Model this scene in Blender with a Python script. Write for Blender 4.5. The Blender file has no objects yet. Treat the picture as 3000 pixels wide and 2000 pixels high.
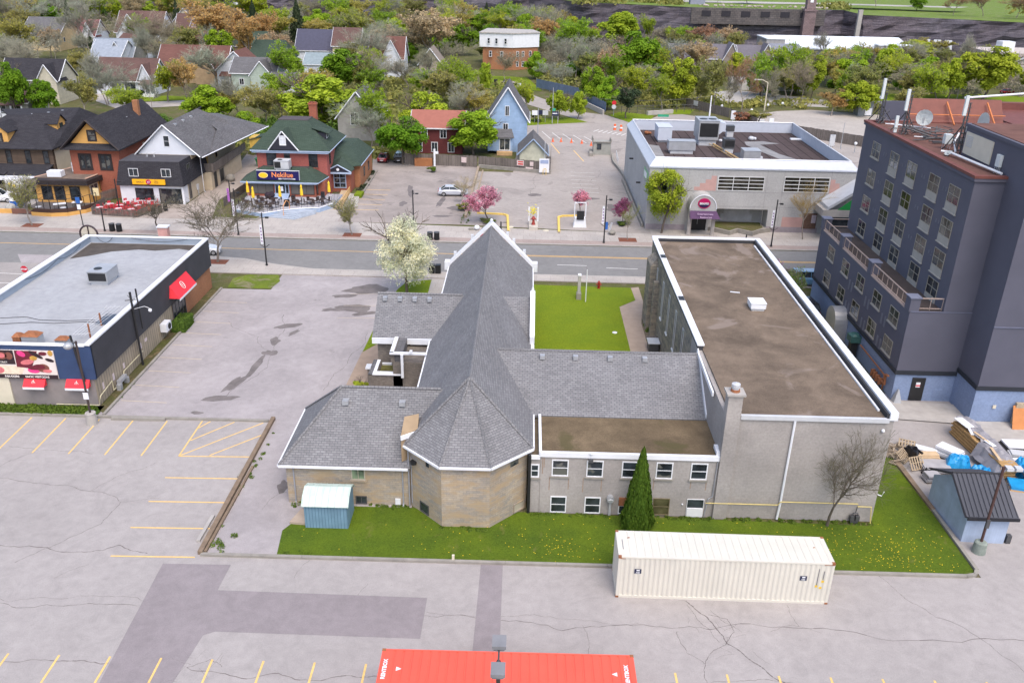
import bpy,math,random
import numpy as np
from mathutils import Vector,Matrix
R=math.radians
scene=bpy.context.scene
COL=scene.collection

# ---------------------------------------------------------------- camera
TH,YA,RO,HC=0.426333224,-0.0110726876,-0.0207541906,34.0
_f=Vector((math.sin(YA)*math.cos(TH),math.cos(YA)*math.cos(TH),-math.sin(TH)))
_r=Vector((math.cos(YA),-math.sin(YA),0.0))
_d=_f.cross(_r)
_r2=math.cos(RO)*_r + math.sin(RO)*_d
_d2=-math.sin(RO)*_r + math.cos(RO)*_d
cam_data=bpy.data.cameras.new('camera')
cam=bpy.data.objects.new('camera',cam_data)
COL.objects.link(cam)
cam.matrix_world=Matrix(((_r2.x,-_d2.x,-_f.x,0),(_r2.y,-_d2.y,-_f.y,0),(_r2.z,-_d2.z,-_f.z,HC),(0,0,0,1)))
cam_data.sensor_width=36.0
cam_data.lens=2524.08/3000*36
cam_data.clip_start=0.5
cam_data.clip_end=5000
scene.camera=cam

# ---------------------------------------------------------------- world, sun, exposure
SUN_ELEV,SUN_AZ=R(60),R(160)        # azimuth measured from +Y towards +X
world=bpy.data.worlds.new('World');scene.world=world
world.use_nodes=True
wn=world.node_tree.nodes;wl=world.node_tree.links
sky=wn.new('ShaderNodeTexSky');sky.sky_type='NISHITA';sky.sun_disc=False
sky.sun_elevation=SUN_ELEV;sky.sun_rotation=SUN_AZ
sky.air_density=1.0;sky.dust_density=3.5;sky.ozone_density=1.0
wl.new(sky.outputs[0],wn['Background'].inputs[0])
wn['Background'].inputs[1].default_value=0.15
sun_data=bpy.data.lights.new('sun','SUN');sun=bpy.data.objects.new('sun',sun_data)
COL.objects.link(sun)
sun_data.energy=0.9;sun_data.angle=R(50);sun_data.color=(1.0,0.955,0.9)
_sd=Vector((math.sin(SUN_AZ)*math.cos(SUN_ELEV),math.cos(SUN_AZ)*math.cos(SUN_ELEV),math.sin(SUN_ELEV)))
sun.rotation_euler=_sd.to_track_quat('Z','Y').to_euler()
sun.location=(0,0,120)
scene.view_settings.view_transform='Standard'
scene.view_settings.look='None'
scene.view_settings.exposure=0.95
scene.view_settings.gamma=1.0

# ---------------------------------------------------------------- materials
MATS={}
def _mat(name):
    m=bpy.data.materials.new(name);m.use_nodes=True
    nt=m.node_tree;b=nt.nodes['Principled BSDF']
    return m,nt,b
def N(nt,t,**kw):
    n=nt.nodes.new(t)
    for k,v in kw.items():
        if k in n.inputs.keys() if isinstance(k,str) else False:n.inputs[k].default_value=v
        else:setattr(n,k,v)
    return n
def c4(c):return (c[0],c[1],c[2],1.0)
def mul(c,k):return tuple(min(1,x*k) for x in c)
def geopos(nt):
    return N(nt,'ShaderNodeNewGeometry').outputs['Position']
def uvm(nt,sx=1,sy=1):
    u=N(nt,'ShaderNodeUVMap');m=N(nt,'ShaderNodeMapping')
    m.inputs['Scale'].default_value=(sx,sy,1)
    nt.links.new(u.outputs[0],m.inputs[0]);return m.outputs[0]
def mixc(nt,fac,a,b,mode='MIX'):
    n=N(nt,'ShaderNodeMix',data_type='RGBA',blend_type=mode)
    for i,v in ((0,fac),(6,a),(7,b)):
        if hasattr(v,'links'):nt.links.new(v,n.inputs[i])
        elif isinstance(v,(int,float)):n.inputs[i].default_value=v
        else:n.inputs[i].default_value=c4(v)
    return n.outputs[2]
def noise(nt,scale,detail=4,rough=.55,vec=None,dist=0):
    n=N(nt,'ShaderNodeTexNoise');n.inputs['Scale'].default_value=scale
    n.inputs['Detail'].default_value=detail;n.inputs['Roughness'].default_value=rough
    n.inputs['Distortion'].default_value=dist
    nt.links.new(vec if vec is not None else geopos(nt),n.inputs['Vector'])
    return n.outputs[0]
def ramp(nt,fac,stops):
    r=N(nt,'ShaderNodeValToRGB');e=r.color_ramp.elements
    while len(e) < len(stops):e.new(0.5)
    for el,(p,c) in zip(e,stops):
        el.position=p;el.color=c4(c) if not isinstance(c,(int,float)) else (c,c,c,1)
    nt.links.new(fac,r.inputs[0]);return r.outputs[0]
def bump(nt,b,h,strength=.3,dist=.02):
    n=N(nt,'ShaderNodeBump');n.inputs['Strength'].default_value=strength
    n.inputs['Distance'].default_value=dist
    nt.links.new(h,n.inputs['Height']);nt.links.new(n.outputs[0],b.inputs['Normal'])
def plain(name,col,rough=.7,metal=0.0,var=.18,scale=1.3,spec=.4,vec=None):
    if name in MATS:return MATS[name]
    m,nt,b=_mat(name)
    f1=noise(nt,scale,5);f2=noise(nt,scale*9,3)
    c=mixc(nt,ramp(nt,f1,[(.3,0.0),(.7,1.0)]),mul(col,1-var),mul(col,1+var))
    c=mixc(nt,.35*min(1,var*4),c,mixc(nt,f2,mul(col,.75),mul(col,1.2)))
    nt.links.new(c,b.inputs['Base Color'])
    b.inputs['Roughness'].default_value=rough;b.inputs['Metallic'].default_value=metal
    b.inputs['Specular IOR Level'].default_value=spec
    MATS[name]=m;return m
def flat(name,col,rough=.6):
    return plain(name,col,rough,var=.05)
def brickmat(name,c1,c2,mortar,bw,bh,ms=.012,rough=.85,big=None,warp=0,mort_mix=1.0,stain=.25,spec=.25,bumpy=.3):
    """brick / block / stone / shingle pattern in metres, laid out with the face's own UV"""
    if name in MATS:return MATS[name]
    m,nt,b=_mat(name)
    v=uvm(nt)
    if warp:
        nz=N(nt,'ShaderNodeTexNoise');nz.inputs['Scale'].default_value=1.6;nt.links.new(v,nz.inputs['Vector'])
        mm=N(nt,'ShaderNodeVectorMath',operation='MULTIPLY_ADD')
        nt.links.new(nz.outputs[1],mm.inputs[0]);mm.inputs[1].default_value=(warp,warp,0);nt.links.new(v,mm.inputs[2]);v=mm.outputs[0]
    t=N(nt,'ShaderNodeTexBrick')
    t.inputs['Scale'].default_value=1;t.inputs['Brick Width'].default_value=bw;t.inputs['Row Height'].default_value=bh
    t.inputs['Mortar Size'].default_value=ms;t.inputs['Mortar Smooth'].default_value=.3;t.inputs['Bias'].default_value=0
    t.inputs['Color1'].default_value=c4(c1);t.inputs['Color2'].default_value=c4(c2);t.inputs['Mortar'].default_value=c4(mortar)
    nt.links.new(v,t.inputs['Vector'])
    c=t.outputs[0]
    n1=noise(nt,.35,5,.6);n2=noise(nt,6,4,.7)
    c=mixc(nt,1.0,c,ramp(nt,n1,[(.3,1-stain),(.7,1+stain*.4)]),'MULTIPLY')
    c=mixc(nt,1.0,c,ramp(nt,n2,[(.25,.82),(.75,1.12)]),'MULTIPLY')
    if big:
        n3=noise(nt,1.1,3,.6,vec=uvm(nt,.6,1.8))
        c=mixc(nt,ramp(nt,n3,[(.45,0.0),(.62,.75)]),c,big)
    nt.links.new(c,b.inputs['Base Color'])
    b.inputs['Roughness'].default_value=rough;b.inputs['Specular IOR Level'].default_value=spec
    if bumpy:bump(nt,b,ramp(nt,t.outputs[1],[(0,1.0),(1,0.0)]),bumpy,.02)
    MATS[name]=m;return m
def linesmat(name,col,line,w,lw=.08,rough=.7,along='x',metal=0.0,var=.15):
    """boards, siding or seams: a thin dark line every w metres"""
    if name in MATS:return MATS[name]
    m,nt,b=_mat(name)
    v=uvm(nt);s=N(nt,'ShaderNodeSeparateXYZ');nt.links.new(v,s.inputs[0])
    a=N(nt,'ShaderNodeMath',operation='DIVIDE');nt.links.new(s.outputs[0 if along=='x' else 1],a.inputs[0]);a.inputs[1].default_value=w
    fr=N(nt,'ShaderNodeMath',operation='FRACT');nt.links.new(a.outputs[0],fr.inputs[0])
    fl=N(nt,'ShaderNodeMath',operation='FLOOR');nt.links.new(a.outputs[0],fl.inputs[0])
    wn_=N(nt,'ShaderNodeTexWhiteNoise',noise_dimensions='1D');nt.links.new(fl.outputs[0],wn_.inputs[1])
    ln=N(nt,'ShaderNodeMath',operation='LESS_THAN');nt.links.new(fr.outputs[0],ln.inputs[0]);ln.inputs[1].default_value=lw
    c=mixc(nt,wn_.outputs[0],mul(col,1-var),mul(col,1+var))
    c=mixc(nt,1.0,c,ramp(nt,noise(nt,1.2,5,.6),[(.3,.85),(.7,1.1)]),'MULTIPLY')
    c=mixc(nt,ln.outputs[0],c,line)
    nt.links.new(c,b.inputs['Base Color']);b.inputs['Roughness'].default_value=rough
    b.inputs['Metallic'].default_value=metal;b.inputs['Specular IOR Level'].default_value=.3
    MATS[name]=m;return m
def asphalt(name,col,patch=.12,stain=None,scale=.12,grit=.12):
    if name in MATS:return MATS[name]
    m,nt,b=_mat(name)
    a=noise(nt,scale,6,.62,dist=.4);g=noise(nt,14,3,.8);md=noise(nt,1.7,5,.6)
    c=mixc(nt,ramp(nt,a,[(.32,0.0),(.68,1.0)]),mul(col,1-patch),mul(col,1+patch))
    c=mixc(nt,1.0,c,ramp(nt,md,[(.3,.93),(.7,1.06)]),'MULTIPLY')
    c=mixc(nt,1.0,c,ramp(nt,g,[(.25,1-grit),(.75,1+grit)]),'MULTIPLY')
    tm=noise(nt,.55,6,.75,dist=1.5)
    c=mixc(nt,1.0,c,ramp(nt,tm,[(.3,.9),(.5,1.0),(.72,1.07)]),'MULTIPLY')
    fine=noise(nt,40,2,.9)
    c=mixc(nt,1.0,c,ramp(nt,fine,[(.3,.88),(.7,1.1)]),'MULTIPLY')
    sp=noise(nt,5.5,1,.5)
    c=mixc(nt,ramp(nt,sp,[(.76,0.0),(.8,.35)]),c,mul(col,.55))
    if stain:
        s=noise(nt,.16,5,.6,dist=1.2)
        c=mixc(nt,ramp(nt,s,[(stain[0],0.0),(stain[0]+.05,stain[2])]),c,stain[1])
    nt.links.new(c,b.inputs['Base Color']);b.inputs['Roughness'].default_value=.93
    b.inputs['Specular IOR Level'].default_value=.2
    bump(nt,b,g,.15,.01)
    MATS[name]=m;return m
def grassmat(name,c1,c2,dry,dryamt=.62):
    if name in MATS:return MATS[name]
    m,nt,b=_mat(name)
    a=noise(nt,.35,6,.65);g=noise(nt,9,4,.8);d=noise(nt,.5,6,.7,dist=.8);st=noise(nt,30,2,.8)
    c=mixc(nt,ramp(nt,a,[(.3,0.0),(.7,1.0)]),c1,c2)
    c=mixc(nt,1.0,c,ramp(nt,g,[(.25,.6),(.75,1.4)]),'MULTIPLY')
    c=mixc(nt,1.0,c,ramp(nt,st,[(.25,.7),(.75,1.3)]),'MULTIPLY')
    c=mixc(nt,ramp(nt,d,[(dryamt,0.0),(dryamt+.12,.8)]),c,dry)
    nt.links.new(c,b.inputs['Base Color']);b.inputs['Roughness'].default_value=.9
    b.inputs['Specular IOR Level'].default_value=.15
    bump(nt,b,g,.6,.08)
    MATS[name]=m;return m
def glassmat(name,col=(.02,.025,.03),rough=.08,curtain=None):
    if name in MATS:return MATS[name]
    m,nt,b=_mat(name)
    c=mixc(nt,ramp(nt,noise(nt,.8,3),[(.35,0.0),(.65,1.0)]),mul(col,.5),mul(col,2.2))
    if curtain:
        c=mixc(nt,ramp(nt,noise(nt,1.1,2),[(.5,0.0),(.56,1.0)]),c,curtain)
    nt.links.new(c,b.inputs['Base Color']);b.inputs['Roughness'].default_value=rough
    b.inputs['Specular IOR Level'].default_value=.6
    MATS[name]=m;return m
def leafmat(name,translucent=.42):
    """foliage tinted by each tree's own object colour; leaf clumps vary a little in hue"""
    if name in MATS:return MATS[name]
    m,nt,b=_mat(name)
    oi=N(nt,'ShaderNodeObjectInfo');at=N(nt,'ShaderNodeAttribute',attribute_name='v')
    c=mixc(nt,1.0,oi.outputs['Color'],ramp(nt,at.outputs['Fac'],[(0,(.62,.7,.6)),(.5,(1,1,1)),(1,(1.3,1.2,.95))]),'MULTIPLY')
    nt.links.new(c,b.inputs['Base Color']);b.inputs['Roughness'].default_value=.75;b.inputs['Specular IOR Level'].default_value=.2
    tr=N(nt,'ShaderNodeBsdfTranslucent');nt.links.new(c,tr.inputs[0])
    mx=N(nt,'ShaderNodeMixShader');mx.inputs[0].default_value=translucent
    nt.links.new(b.outputs[0],mx.inputs[1]);nt.links.new(tr.outputs[0],mx.inputs[2])
    nt.links.new(mx.outputs[0],nt.nodes['Material Output'].inputs[0])
    MATS[name]=m;return m

# ---------------------------------------------------------------- mesh builder
class MB:
    def __init__(s):s.v=[];s.f=[];s.mi=[];s.m=0
    def add(s,vs,fs):
        o=len(s.v);s.v.extend([tuple(p) for p in vs])
        for f in fs:s.f.append(tuple(o+i for i in f));s.mi.append(s.m)
        return s
    def box(s,x0,x1,y0,y1,z0,z1):
        return s.add([(x0,y0,z0),(x1,y0,z0),(x1,y1,z0),(x0,y1,z0),(x0,y0,z1),(x1,y0,z1),(x1,y1,z1),(x0,y1,z1)],
            [(0,3,2,1),(4,5,6,7),(0,1,5,4),(1,2,6,5),(2,3,7,6),(3,0,4,7)])
    def obox(s,o,u,a0,a1,b0,b1,c0,c1):
        """box in a wall frame: a along the wall u, b outward, c up"""
        u=Vector((u[0],u[1],0)).normalized();n=Vector((u.y,-u.x,0));o=Vector(o)
        P=[o+u*a+n*b+Vector((0,0,c)) for c in (c0,c1) for (a,b) in ((a0,b1),(a1,b1),(a1,b0),(a0,b0))]
        return s.add(P,[(0,3,2,1),(4,5,6,7),(0,1,5,4),(1,2,6,5),(2,3,7,6),(3,0,4,7)])
    def prism(s,pts,z0,z1):
        n=len(pts)
        if area(pts) < 0:pts=pts[::-1]
        return s.add([(p[0],p[1],z0) for p in pts]+[(p[0],p[1],z1) for p in pts],
            [tuple(range(n-1,-1,-1)),tuple(range(n,2*n))]+[(i,(i+1) % n,n+(i+1) % n,n+i) for i in range(n)])
    def sheet(s,pts,z):
        if area(pts) < 0:pts=pts[::-1]
        return s.add([(p[0],p[1],z) for p in pts],[tuple(range(len(pts)))])
    def slab(s,pts,th):
        """a tilted polygon with thickness th below it"""
        n=len(pts);P=[Vector(p) for p in pts]
        nr=Vector((0,0,0))
        for i in range(n):nr+=P[i].cross(P[(i+1) % n])
        if nr.z < 0:P=P[::-1]
        return s.add(P+[p-Vector((0,0,th)) for p in P],
            [tuple(range(n)),tuple(range(2*n-1,n-1,-1))]+[(i,n+i,n+(i+1) % n,(i+1) % n) for i in range(n)])
    def face(s,*pts):return s.add(pts,[tuple(range(len(pts)))])
    def cyl(s,x,y,z0,z1,r0,r1=None,n=10):
        r1=r0 if r1 is None else r1
        a=[2*math.pi*i/n for i in range(n)]
        return s.add([(x+r0*math.cos(t),y+r0*math.sin(t),z0) for t in a]+[(x+r1*math.cos(t),y+r1*math.sin(t),z1) for t in a],
            [tuple(range(n-1,-1,-1)),tuple(range(n,2*n))]+[(i,(i+1) % n,n+(i+1) % n,n+i) for i in range(n)])
    def lathe(s,x,y,prof,n=12):
        for (r0,z0),(r1,z1) in zip(prof,prof[1:]):s.cyl(x,y,z0,z1,max(r0,.001),max(r1,.001),n)
        return s
    def tube(s,pts,r,n=6,closed=False):
        P=[Vector(p) for p in pts];vs=[];fs=[]
        rr=r if isinstance(r,(list,tuple)) else [r]*len(P)
        for i,p in enumerate(P):
            d=(P[min(i+1,len(P)-1)]-P[max(i-1,0)])
            if d.length < 1e-6:d=Vector((0,0,1))
            d.normalize();a=d.cross(Vector((0,0,1)) if abs(d.z) < .9 else Vector((1,0,0))).normalized();b=d.cross(a)
            for k in range(n):
                t=2*math.pi*k/n;vs.append(p+(a*math.cos(t)+b*math.sin(t))*rr[i])
        for i in range(len(P)-1):
            for k in range(n):
                fs.append((i*n+k,(i+1)*n+k,(i+1)*n+(k+1) % n,i*n+(k+1) % n))
        fs.append(tuple(range(n)));fs.append(tuple(range(len(P)*n-1,(len(P)-1)*n-1,-1)))
        return s.add(vs,fs)
    def ball(s,c,r,nu=10,nv=6,sz=1.0):
        vs=[];fs=[]
        for j in range(nv+1):
            t=math.pi*j/nv
            for i in range(nu):
                a=2*math.pi*i/nu;vs.append((c[0]+r*math.sin(t)*math.cos(a),c[1]+r*math.sin(t)*math.sin(a),c[2]+r*sz*math.cos(t)))
        for j in range(nv):
            for i in range(nu):fs.append((j*nu+i,(j+1)*nu+i,(j+1)*nu+(i+1) % nu,j*nu+(i+1) % nu))
        return s.add(vs,fs)
    def build(s,name,mat,parent=None,label=None,local=False,smooth=False,attr=None):
        me=bpy.data.meshes.new(name)
        off=Vector((0,0,0))
        if parent is not None and not local:off=WL.get(parent.name,Vector((0,0,0)))
        V=np.array(s.v,dtype=float).reshape(-1,3)-np.array(off)
        me.from_pydata(V.tolist(),[],s.f)
        for m in (mat if isinstance(mat,(list,tuple)) else [mat]):me.materials.append(m)
        if any(s.mi):me.polygons.foreach_set('material_index',s.mi)
        # UV in metres: u horizontal, v up the slope
        uv=me.uv_layers.new(name='UVMap')
        nrm=np.empty(len(me.polygons)*3);me.polygons.foreach_get('normal',nrm);nrm=nrm.reshape(-1,3)
        ls=np.empty(len(me.polygons),int);me.polygons.foreach_get('loop_start',ls)
        lt=np.empty(len(me.polygons),int);me.polygons.foreach_get('loop_total',lt)
        lv=np.empty(len(me.loops),int);me.loops.foreach_get('vertex_index',lv)
        NN=np.repeat(nrm,lt,axis=0)
        U=np.stack([-NN[:,1],NN[:,0],np.zeros(len(NN))],1);ln=np.linalg.norm(U,axis=1)
        fl=ln < 1e-3;U[fl]=(1,0,0);ln[fl]=1;U/=ln[:,None]
        W=np.cross(NN,U);W[fl]=(0,1,0)
        P=(V+np.array(off))[lv]
        uvs=np.stack([(P*U).sum(1),(P*W).sum(1)],1).astype(np.float32)
        uv.data.foreach_set('uv',uvs.ravel())
        if smooth:me.polygons.foreach_set('use_smooth',[True]*len(me.polygons))
        me.update()
        o=bpy.data.objects.new(name,me);COL.objects.link(o)
        if parent is not None:
            o.parent=parent
            WL[o.name]=off
        if label:o['label']=label
        return o
def area(p):return sum(p[i][0]*p[(i+1) % len(p)][1]-p[(i+1) % len(p)][0]*p[i][1] for i in range(len(p)))
WL={}
def thing(name,label,cat,loc=(0,0,0),group=None,rz=0.0):
    o=bpy.data.objects.new(name,None);COL.objects.link(o)
    o.empty_display_size=.3
    o.location=loc;o.rotation_euler=(0,0,rz);WL[o.name]=Vector(loc)
    o['label']=label;o['category']=cat
    if group:o['group']=group
    return o
def tag(o,label,cat,group=None):
    o['label']=label;o['category']=cat
    if group:o['group']=group
    return o
def structure(name,mb,mat):
    o=mb.build(name,mat);o['kind']='structure';return o
def single(name,mb,mat,label,cat,group=None,loc=None,rz=0):
    o=mb.build(name,mat);tag(o,label,cat,group)
    if loc is not None:o.location=loc;o.rotation_euler=(0,0,rz)
    return o
def dup(root,loc,rz=None,label=None,group=None,scale=None,color=None):
    def cp(o,par):
        c=o.copy();COL.objects.link(c)
        if par is not None:c.parent=par
        if color is not None and o.get('tint'):c.color=color
        for ch in [x for x in KIDS.get(o.name,[])]:cp(ch,c)
        return c
    r=cp(root,None);r.location=loc
    if rz is not None:r.rotation_euler=(0,0,rz)
    if scale is not None:r.scale=scale
    if label:r['label']=label
    if group:r['group']=group
    return r
KIDS={}
def index_kids(*roots):
    """remember the children of a prototype so that copies need no scene update"""
    for r in roots:
        KIDS[r.name]=[o for o in COL.objects if o.parent==r]
        for k in KIDS[r.name]:index_kids(k)
def text(s,size,mat,parent,o,u,name='lettering',depth=.02,align='CENTER',up=None,label=None,bold=0.0,sx=1.0):
    """raised lettering as a mesh part; o is the lower middle of the line, u runs along it"""
    cu=bpy.data.curves.new(name,'FONT');cu.body=s;cu.size=size;cu.align_x=align;cu.extrude=depth;cu.offset=bold;cu.resolution_u=3
    tmp=bpy.data.objects.new('tmp',cu);COL.objects.link(tmp)
    dg=bpy.context.evaluated_depsgraph_get();me=bpy.data.meshes.new_from_object(tmp.evaluated_get(dg))
    bpy.data.objects.remove(tmp);bpy.data.curves.remove(cu)
    me.materials.clear();me.materials.append(mat)
    u=Vector(u).normalized();w=Vector(up).normalized() if up else Vector((0,0,1));n=u.cross(w)
    M=Matrix(((u.x*sx,w.x,n.x,0),(u.y*sx,w.y,n.y,0),(u.z*sx,w.z,n.z,0),(0,0,0,1)))
    me.transform(M)
    ob=bpy.data.objects.new(name,me);COL.objects.link(ob)
    if parent is not None:
        ob.parent=parent;ob.location=Vector(o)-WL.get(parent.name,Vector((0,0,0)));WL[ob.name]=Vector(o)
    else:ob.location=o
    if label:ob['label']=label
    return ob
# ---------------------------------------------------------------- palette
WHITE=plain('white_paint',(.72,.73,.76),.5,var=.06)
CREAMW=plain('cream_paint',(.62,.56,.44),.6,var=.06)
BLACK=plain('black_metal',(.02,.02,.022),.45,var=.2)
DARKG=plain('dark_grey_metal',(.07,.07,.075),.5)
GALV=plain('galvanised_metal',(.42,.43,.45),.45,metal=.35,var=.12)
LGREY=plain('light_grey_metal',(.5,.51,.53),.5,var=.08)
CONC=plain('concrete',(.38,.355,.33),.9,var=.14)
CONCD=plain('old_concrete',(.27,.25,.22),.9,var=.25)
CONCP=brickmat('concrete_paving',(.44,.4,.365),(.40,.365,.335),(.30,.27,.25),1.6,1.5,.02,.92,stain=.15,bumpy=0)
PAVER=brickmat('pinkish_pavers',(.34,.27,.24),(.37,.30,.27),(.30,.25,.225),.4,.2,.01,.92,stain=.15,bumpy=0)
YEL=plain('yellow_line_paint',(.72,.47,.16),.8,var=.16,scale=5)
WLN=plain('white_line_paint',(.62,.6,.57),.8,var=.2,scale=4)
GLASS=glassmat('dark_glass')
GLASSC=glassmat('glass_with_curtains',curtain=(.12,.12,.11))
WOODD=linesmat('weathered_boards',(.17,.145,.13),(.05,.045,.04),.14,.1,.9,var=.22)
WOOD=plain('new_wood',(.5,.32,.16),.8,var=.2)
RUST=plain('rust',(.28,.11,.05),.9,var=.35,scale=4)
MULCH=plain('red_mulch',(.17,.06,.035),.95,var=.3,scale=6)
BARK=plain('bark',(.13,.105,.085),.95,var=.25,scale=3)
BARKP=plain('pale_bark',(.24,.205,.175),.95,var=.2,scale=3)

ASPH=asphalt('faded_asphalt',(.335,.308,.296),.07,stain=(.70,(.26,.24,.23),.35))
ASPHB=asphalt('church_lot_asphalt',(.335,.305,.305),.12,stain=(.66,(.17,.15,.145),.5),scale=.2)
ASPHR=asphalt('road_asphalt',(.205,.20,.195),.06)
ASPHD=asphalt('patch_asphalt',(.25,.22,.225),.07)
ASPHC=asphalt('worn_lot_asphalt',(.30,.262,.24),.16,stain=(.6,(.13,.115,.11),.55),scale=.2)
GRASS=grassmat('lawn_grass',(.10,.145,.010),(.058,.098,.010),(.17,.15,.05),.60)
GRASSF=grassmat('bright_lawn_grass',(.165,.215,.010),(.125,.185,.010),(.21,.20,.03),.75)
EARTH=grassmat('woodland_floor',(.12,.10,.05),(.085,.11,.025),(.17,.14,.10),.52)
SOIL=plain('bare_soil',(.16,.125,.085),.95,var=.3,scale=3)

# ---------------------------------------------------------------- ground, lots, roads
PLAT=15.0
structure('ground',MB().sheet([(-700,-60),(700,-60),(700,345),(150,365),(66,372),(0,430),(-100,460),(-350,520),(-700,620)],-.03),EARTH)
structure('parking_lot',MB().sheet([(-110,5),(75,5),(75,66),(29.6,66),(28.2,55),(28.2,42.1),(-19.3,42.1),(-19.3,58.9),(-110,58.9)],0.0),ASPH)
structure('parking_lot',MB().sheet([(-33.2,58.9),(-19.3,58.9),(-19.3,42.1),(-13.5,42.1),(-13.5,46),(-7,46),(-7,91.5),(-27.2,91.5),(-27.2,86.8),(-33.2,86.8)],.004),ASPHB)
structure('side_street',MB().sheet([(-110,58.9),(-46.6,58.9),(-46.6,88.5),(-37,88.5),(-37,94),(-110,94)],0.0),asphalt('side_street_asphalt',(.30,.275,.26),.08))
structure('road',MB().sheet([(-260,93.4),(260,93.4),(260,104.6),(-260,104.6)],.002),ASPHR)
structure('parking_lot',MB().sheet([(-25.3,112.6),(-8.1,112.6),(-8.1,147.2),(-27,152),(-25.3,141)],.0),ASPHC)
structure('parking_lot',MB().sheet([(-8.1,112.6),(17,110.5),(17,139),(44,139.5),(75,148),(66,172),(52,186),(46,197),(33,207),(24,190),(18,201.5),(12,205),(1,230),(-12,256),(-4.5,238),(0,214),(10,197),(-1,185),(-2,143.5),(-8,143.5)],.002),asphalt('rear_lot_asphalt',(.335,.30,.275),.09,stain=(.6,(.2,.175,.165),.5),scale=.15))
structure('parking_lot',MB().sheet([(48,202),(60,212),(69,215),(95,206),(140,199),(200,205),(200,165),(80,165),(66,181)],0.0),asphalt('far_lot_asphalt',(.38,.345,.31),.1,stain=(.6,(.26,.235,.22),.4)))
structure('far_road',MB().sheet([(75,228),(95,214),(260,232),(260,244),(110,226),(90,234)],.004),ASPHR)
structure('back_street',MB().sheet([(-170,212),(-104,208),(-91,194.5),(-76,202),(-62,216),(-40,233),(-38,239),(-66,224),(-80,209),(-91,203.5),(-101,215),(-170,222)],.004),CONCP)
structure('far_factory_yard',MB().sheet([(50,224),(76,219),(84,226),(58,246),(48,240)],.004),CONC)
structure('driveway',MB().sheet([(-57.6,112.2),(-42.3,112.2),(-44.5,122),(-42.8,142),(-42,155),(-50,155),(-48.2,142),(-48.2,119.3),(-57.6,119.1)],.001),asphalt('driveway_asphalt',(.34,.29,.255),.14,scale=.3))
structure('forecourt',MB().sheet([(-110,108.9),(-110,119),(-78,121),(-57.6,119),(-57.6,112.4),(-42.3,112.4),(-40.6,115),(-25.3,120),(-25.3,112.7),(16.5,110.6),(16.5,113),(48,113),(60,108.9)],.0008),CONCP)
structure('lawn',MB().sheet([(-14.6,42.3),(28.0,42.3),(28.0,55.6),(23.5,56),(23.5,47),(-7,47.6),(-13.4,47.6),(-14.9,44.8)],.03),GRASS)
structure('lawn',MB().sheet([(.7,90.3),(12.1,90),(12.2,86.3),(10.3,84.3),(10.3,60),(.7,60)],.03),GRASSF)
structure('lawn',MB().sheet([(-12.9,90.2),(-10.2,91.1),(-10.1,78),(-14.4,78),(-13.6,87.8)],.03),GRASSF)
structure('lawn',MB().sheet([(-14.3,80),(-14.55,71.6),(-13.3,73.8),(-12.3,74.2),(-12.3,80)],.034),GRASSF)
structure('lawn',MB().sheet([(-32.0,87.0),(-32.3,90.0),(-31,91.2),(-27.6,91.4),(-26.9,89.4),(-27.3,87.0)],.03),grassmat('patchy_grass',(.15,.2,.02),(.09,.12,.02),(.24,.2,.14),.5))
structure('lawn',MB().sheet([(-1,185.4),(6.1,188.7),(13.5,191.4),(10,197),(1,194.4),(-8,200)],.03),GRASSF)
structure('lawn',MB().sheet([(18.9,201),(23.6,190),(26,190.6),(27.5,195),(29.3,202),(22,206)],.03),GRASSF)
structure('lawn',MB().sheet([(30,203),(38,205),(40,211),(32,210)],.03),GRASSF)
structure('lawn',MB().sheet([(-14,240),(-4.5,238),(4,236),(0,262),(-12,264)],.03),GRASSF)
structure('lawn',MB().sheet([(-94,203.6),(-80,209.2),(-74,216),(-90,214),(-100,215)],.03),GRASSF)
structure('lawn',MB().sheet([(-92,252),(-80,252),(-74,268),(-95,270)],.03),GRASSF)
structure('lawn',MB().sheet([(84,233),(110,228),(150,233),(150,250),(100,245)],.03),GRASSF)
structure('grass_verge',MB().sheet([(-60,58.6),(-33.3,58.6),(-33.3,60.3),(-60,60.3)],.03),grassmat('weedy_grass',(.055,.11,.014),(.035,.075,.012),(.1,.12,.03),.7))
structure('planting_strip',MB().sheet([(-33.9,60),(-32.75,59),(-32.65,86.6),(-33.9,87.2)],.03),grassmat('strip_soil',(.1,.085,.045),(.075,.085,.02),(.2,.14,.08),.5))
structure('planting_strip',MB().sheet([(12.1,62),(13.1,62),(13.1,78),(12.1,80)],.03),SOIL)
structure('garden_path',MB().sheet([(10.3,60),(12.1,60),(12.1,80),(13.0,86),(13.0,90.4),(12.1,90),(12.2,86.3),(10.3,84.3)],.012),plain('tan_path',(.36,.28,.22),.9,var=.12))
structure('garden_path',MB().sheet([(-13.3,73.8),(-14.6,71.5),(-14.9,60),(-12.9,56),(-7.3,56),(-7.3,73.8)],.02),plain('brown_path',(.33,.25,.19),.9,var=.15))
structure('garden_path',MB().sheet([(-10.15,78),(-10.2,91.4),(-7.0,91.4),(-7.0,78)],.02),CONCP)
structure('loading_apron',MB().sheet([(31.3,64.6),(29,61.6),(35.6,60.9),(37,58.2),(75,58.2),(75,61.4),(36.5,61.4),(36.4,64.2)],.1),CONC)
structure('loading_apron',MB().sheet([(24.2,55.4),(28.2,55.4),(28.6,61.5),(31.3,66),(24.2,90)],.006),CONC)

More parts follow.
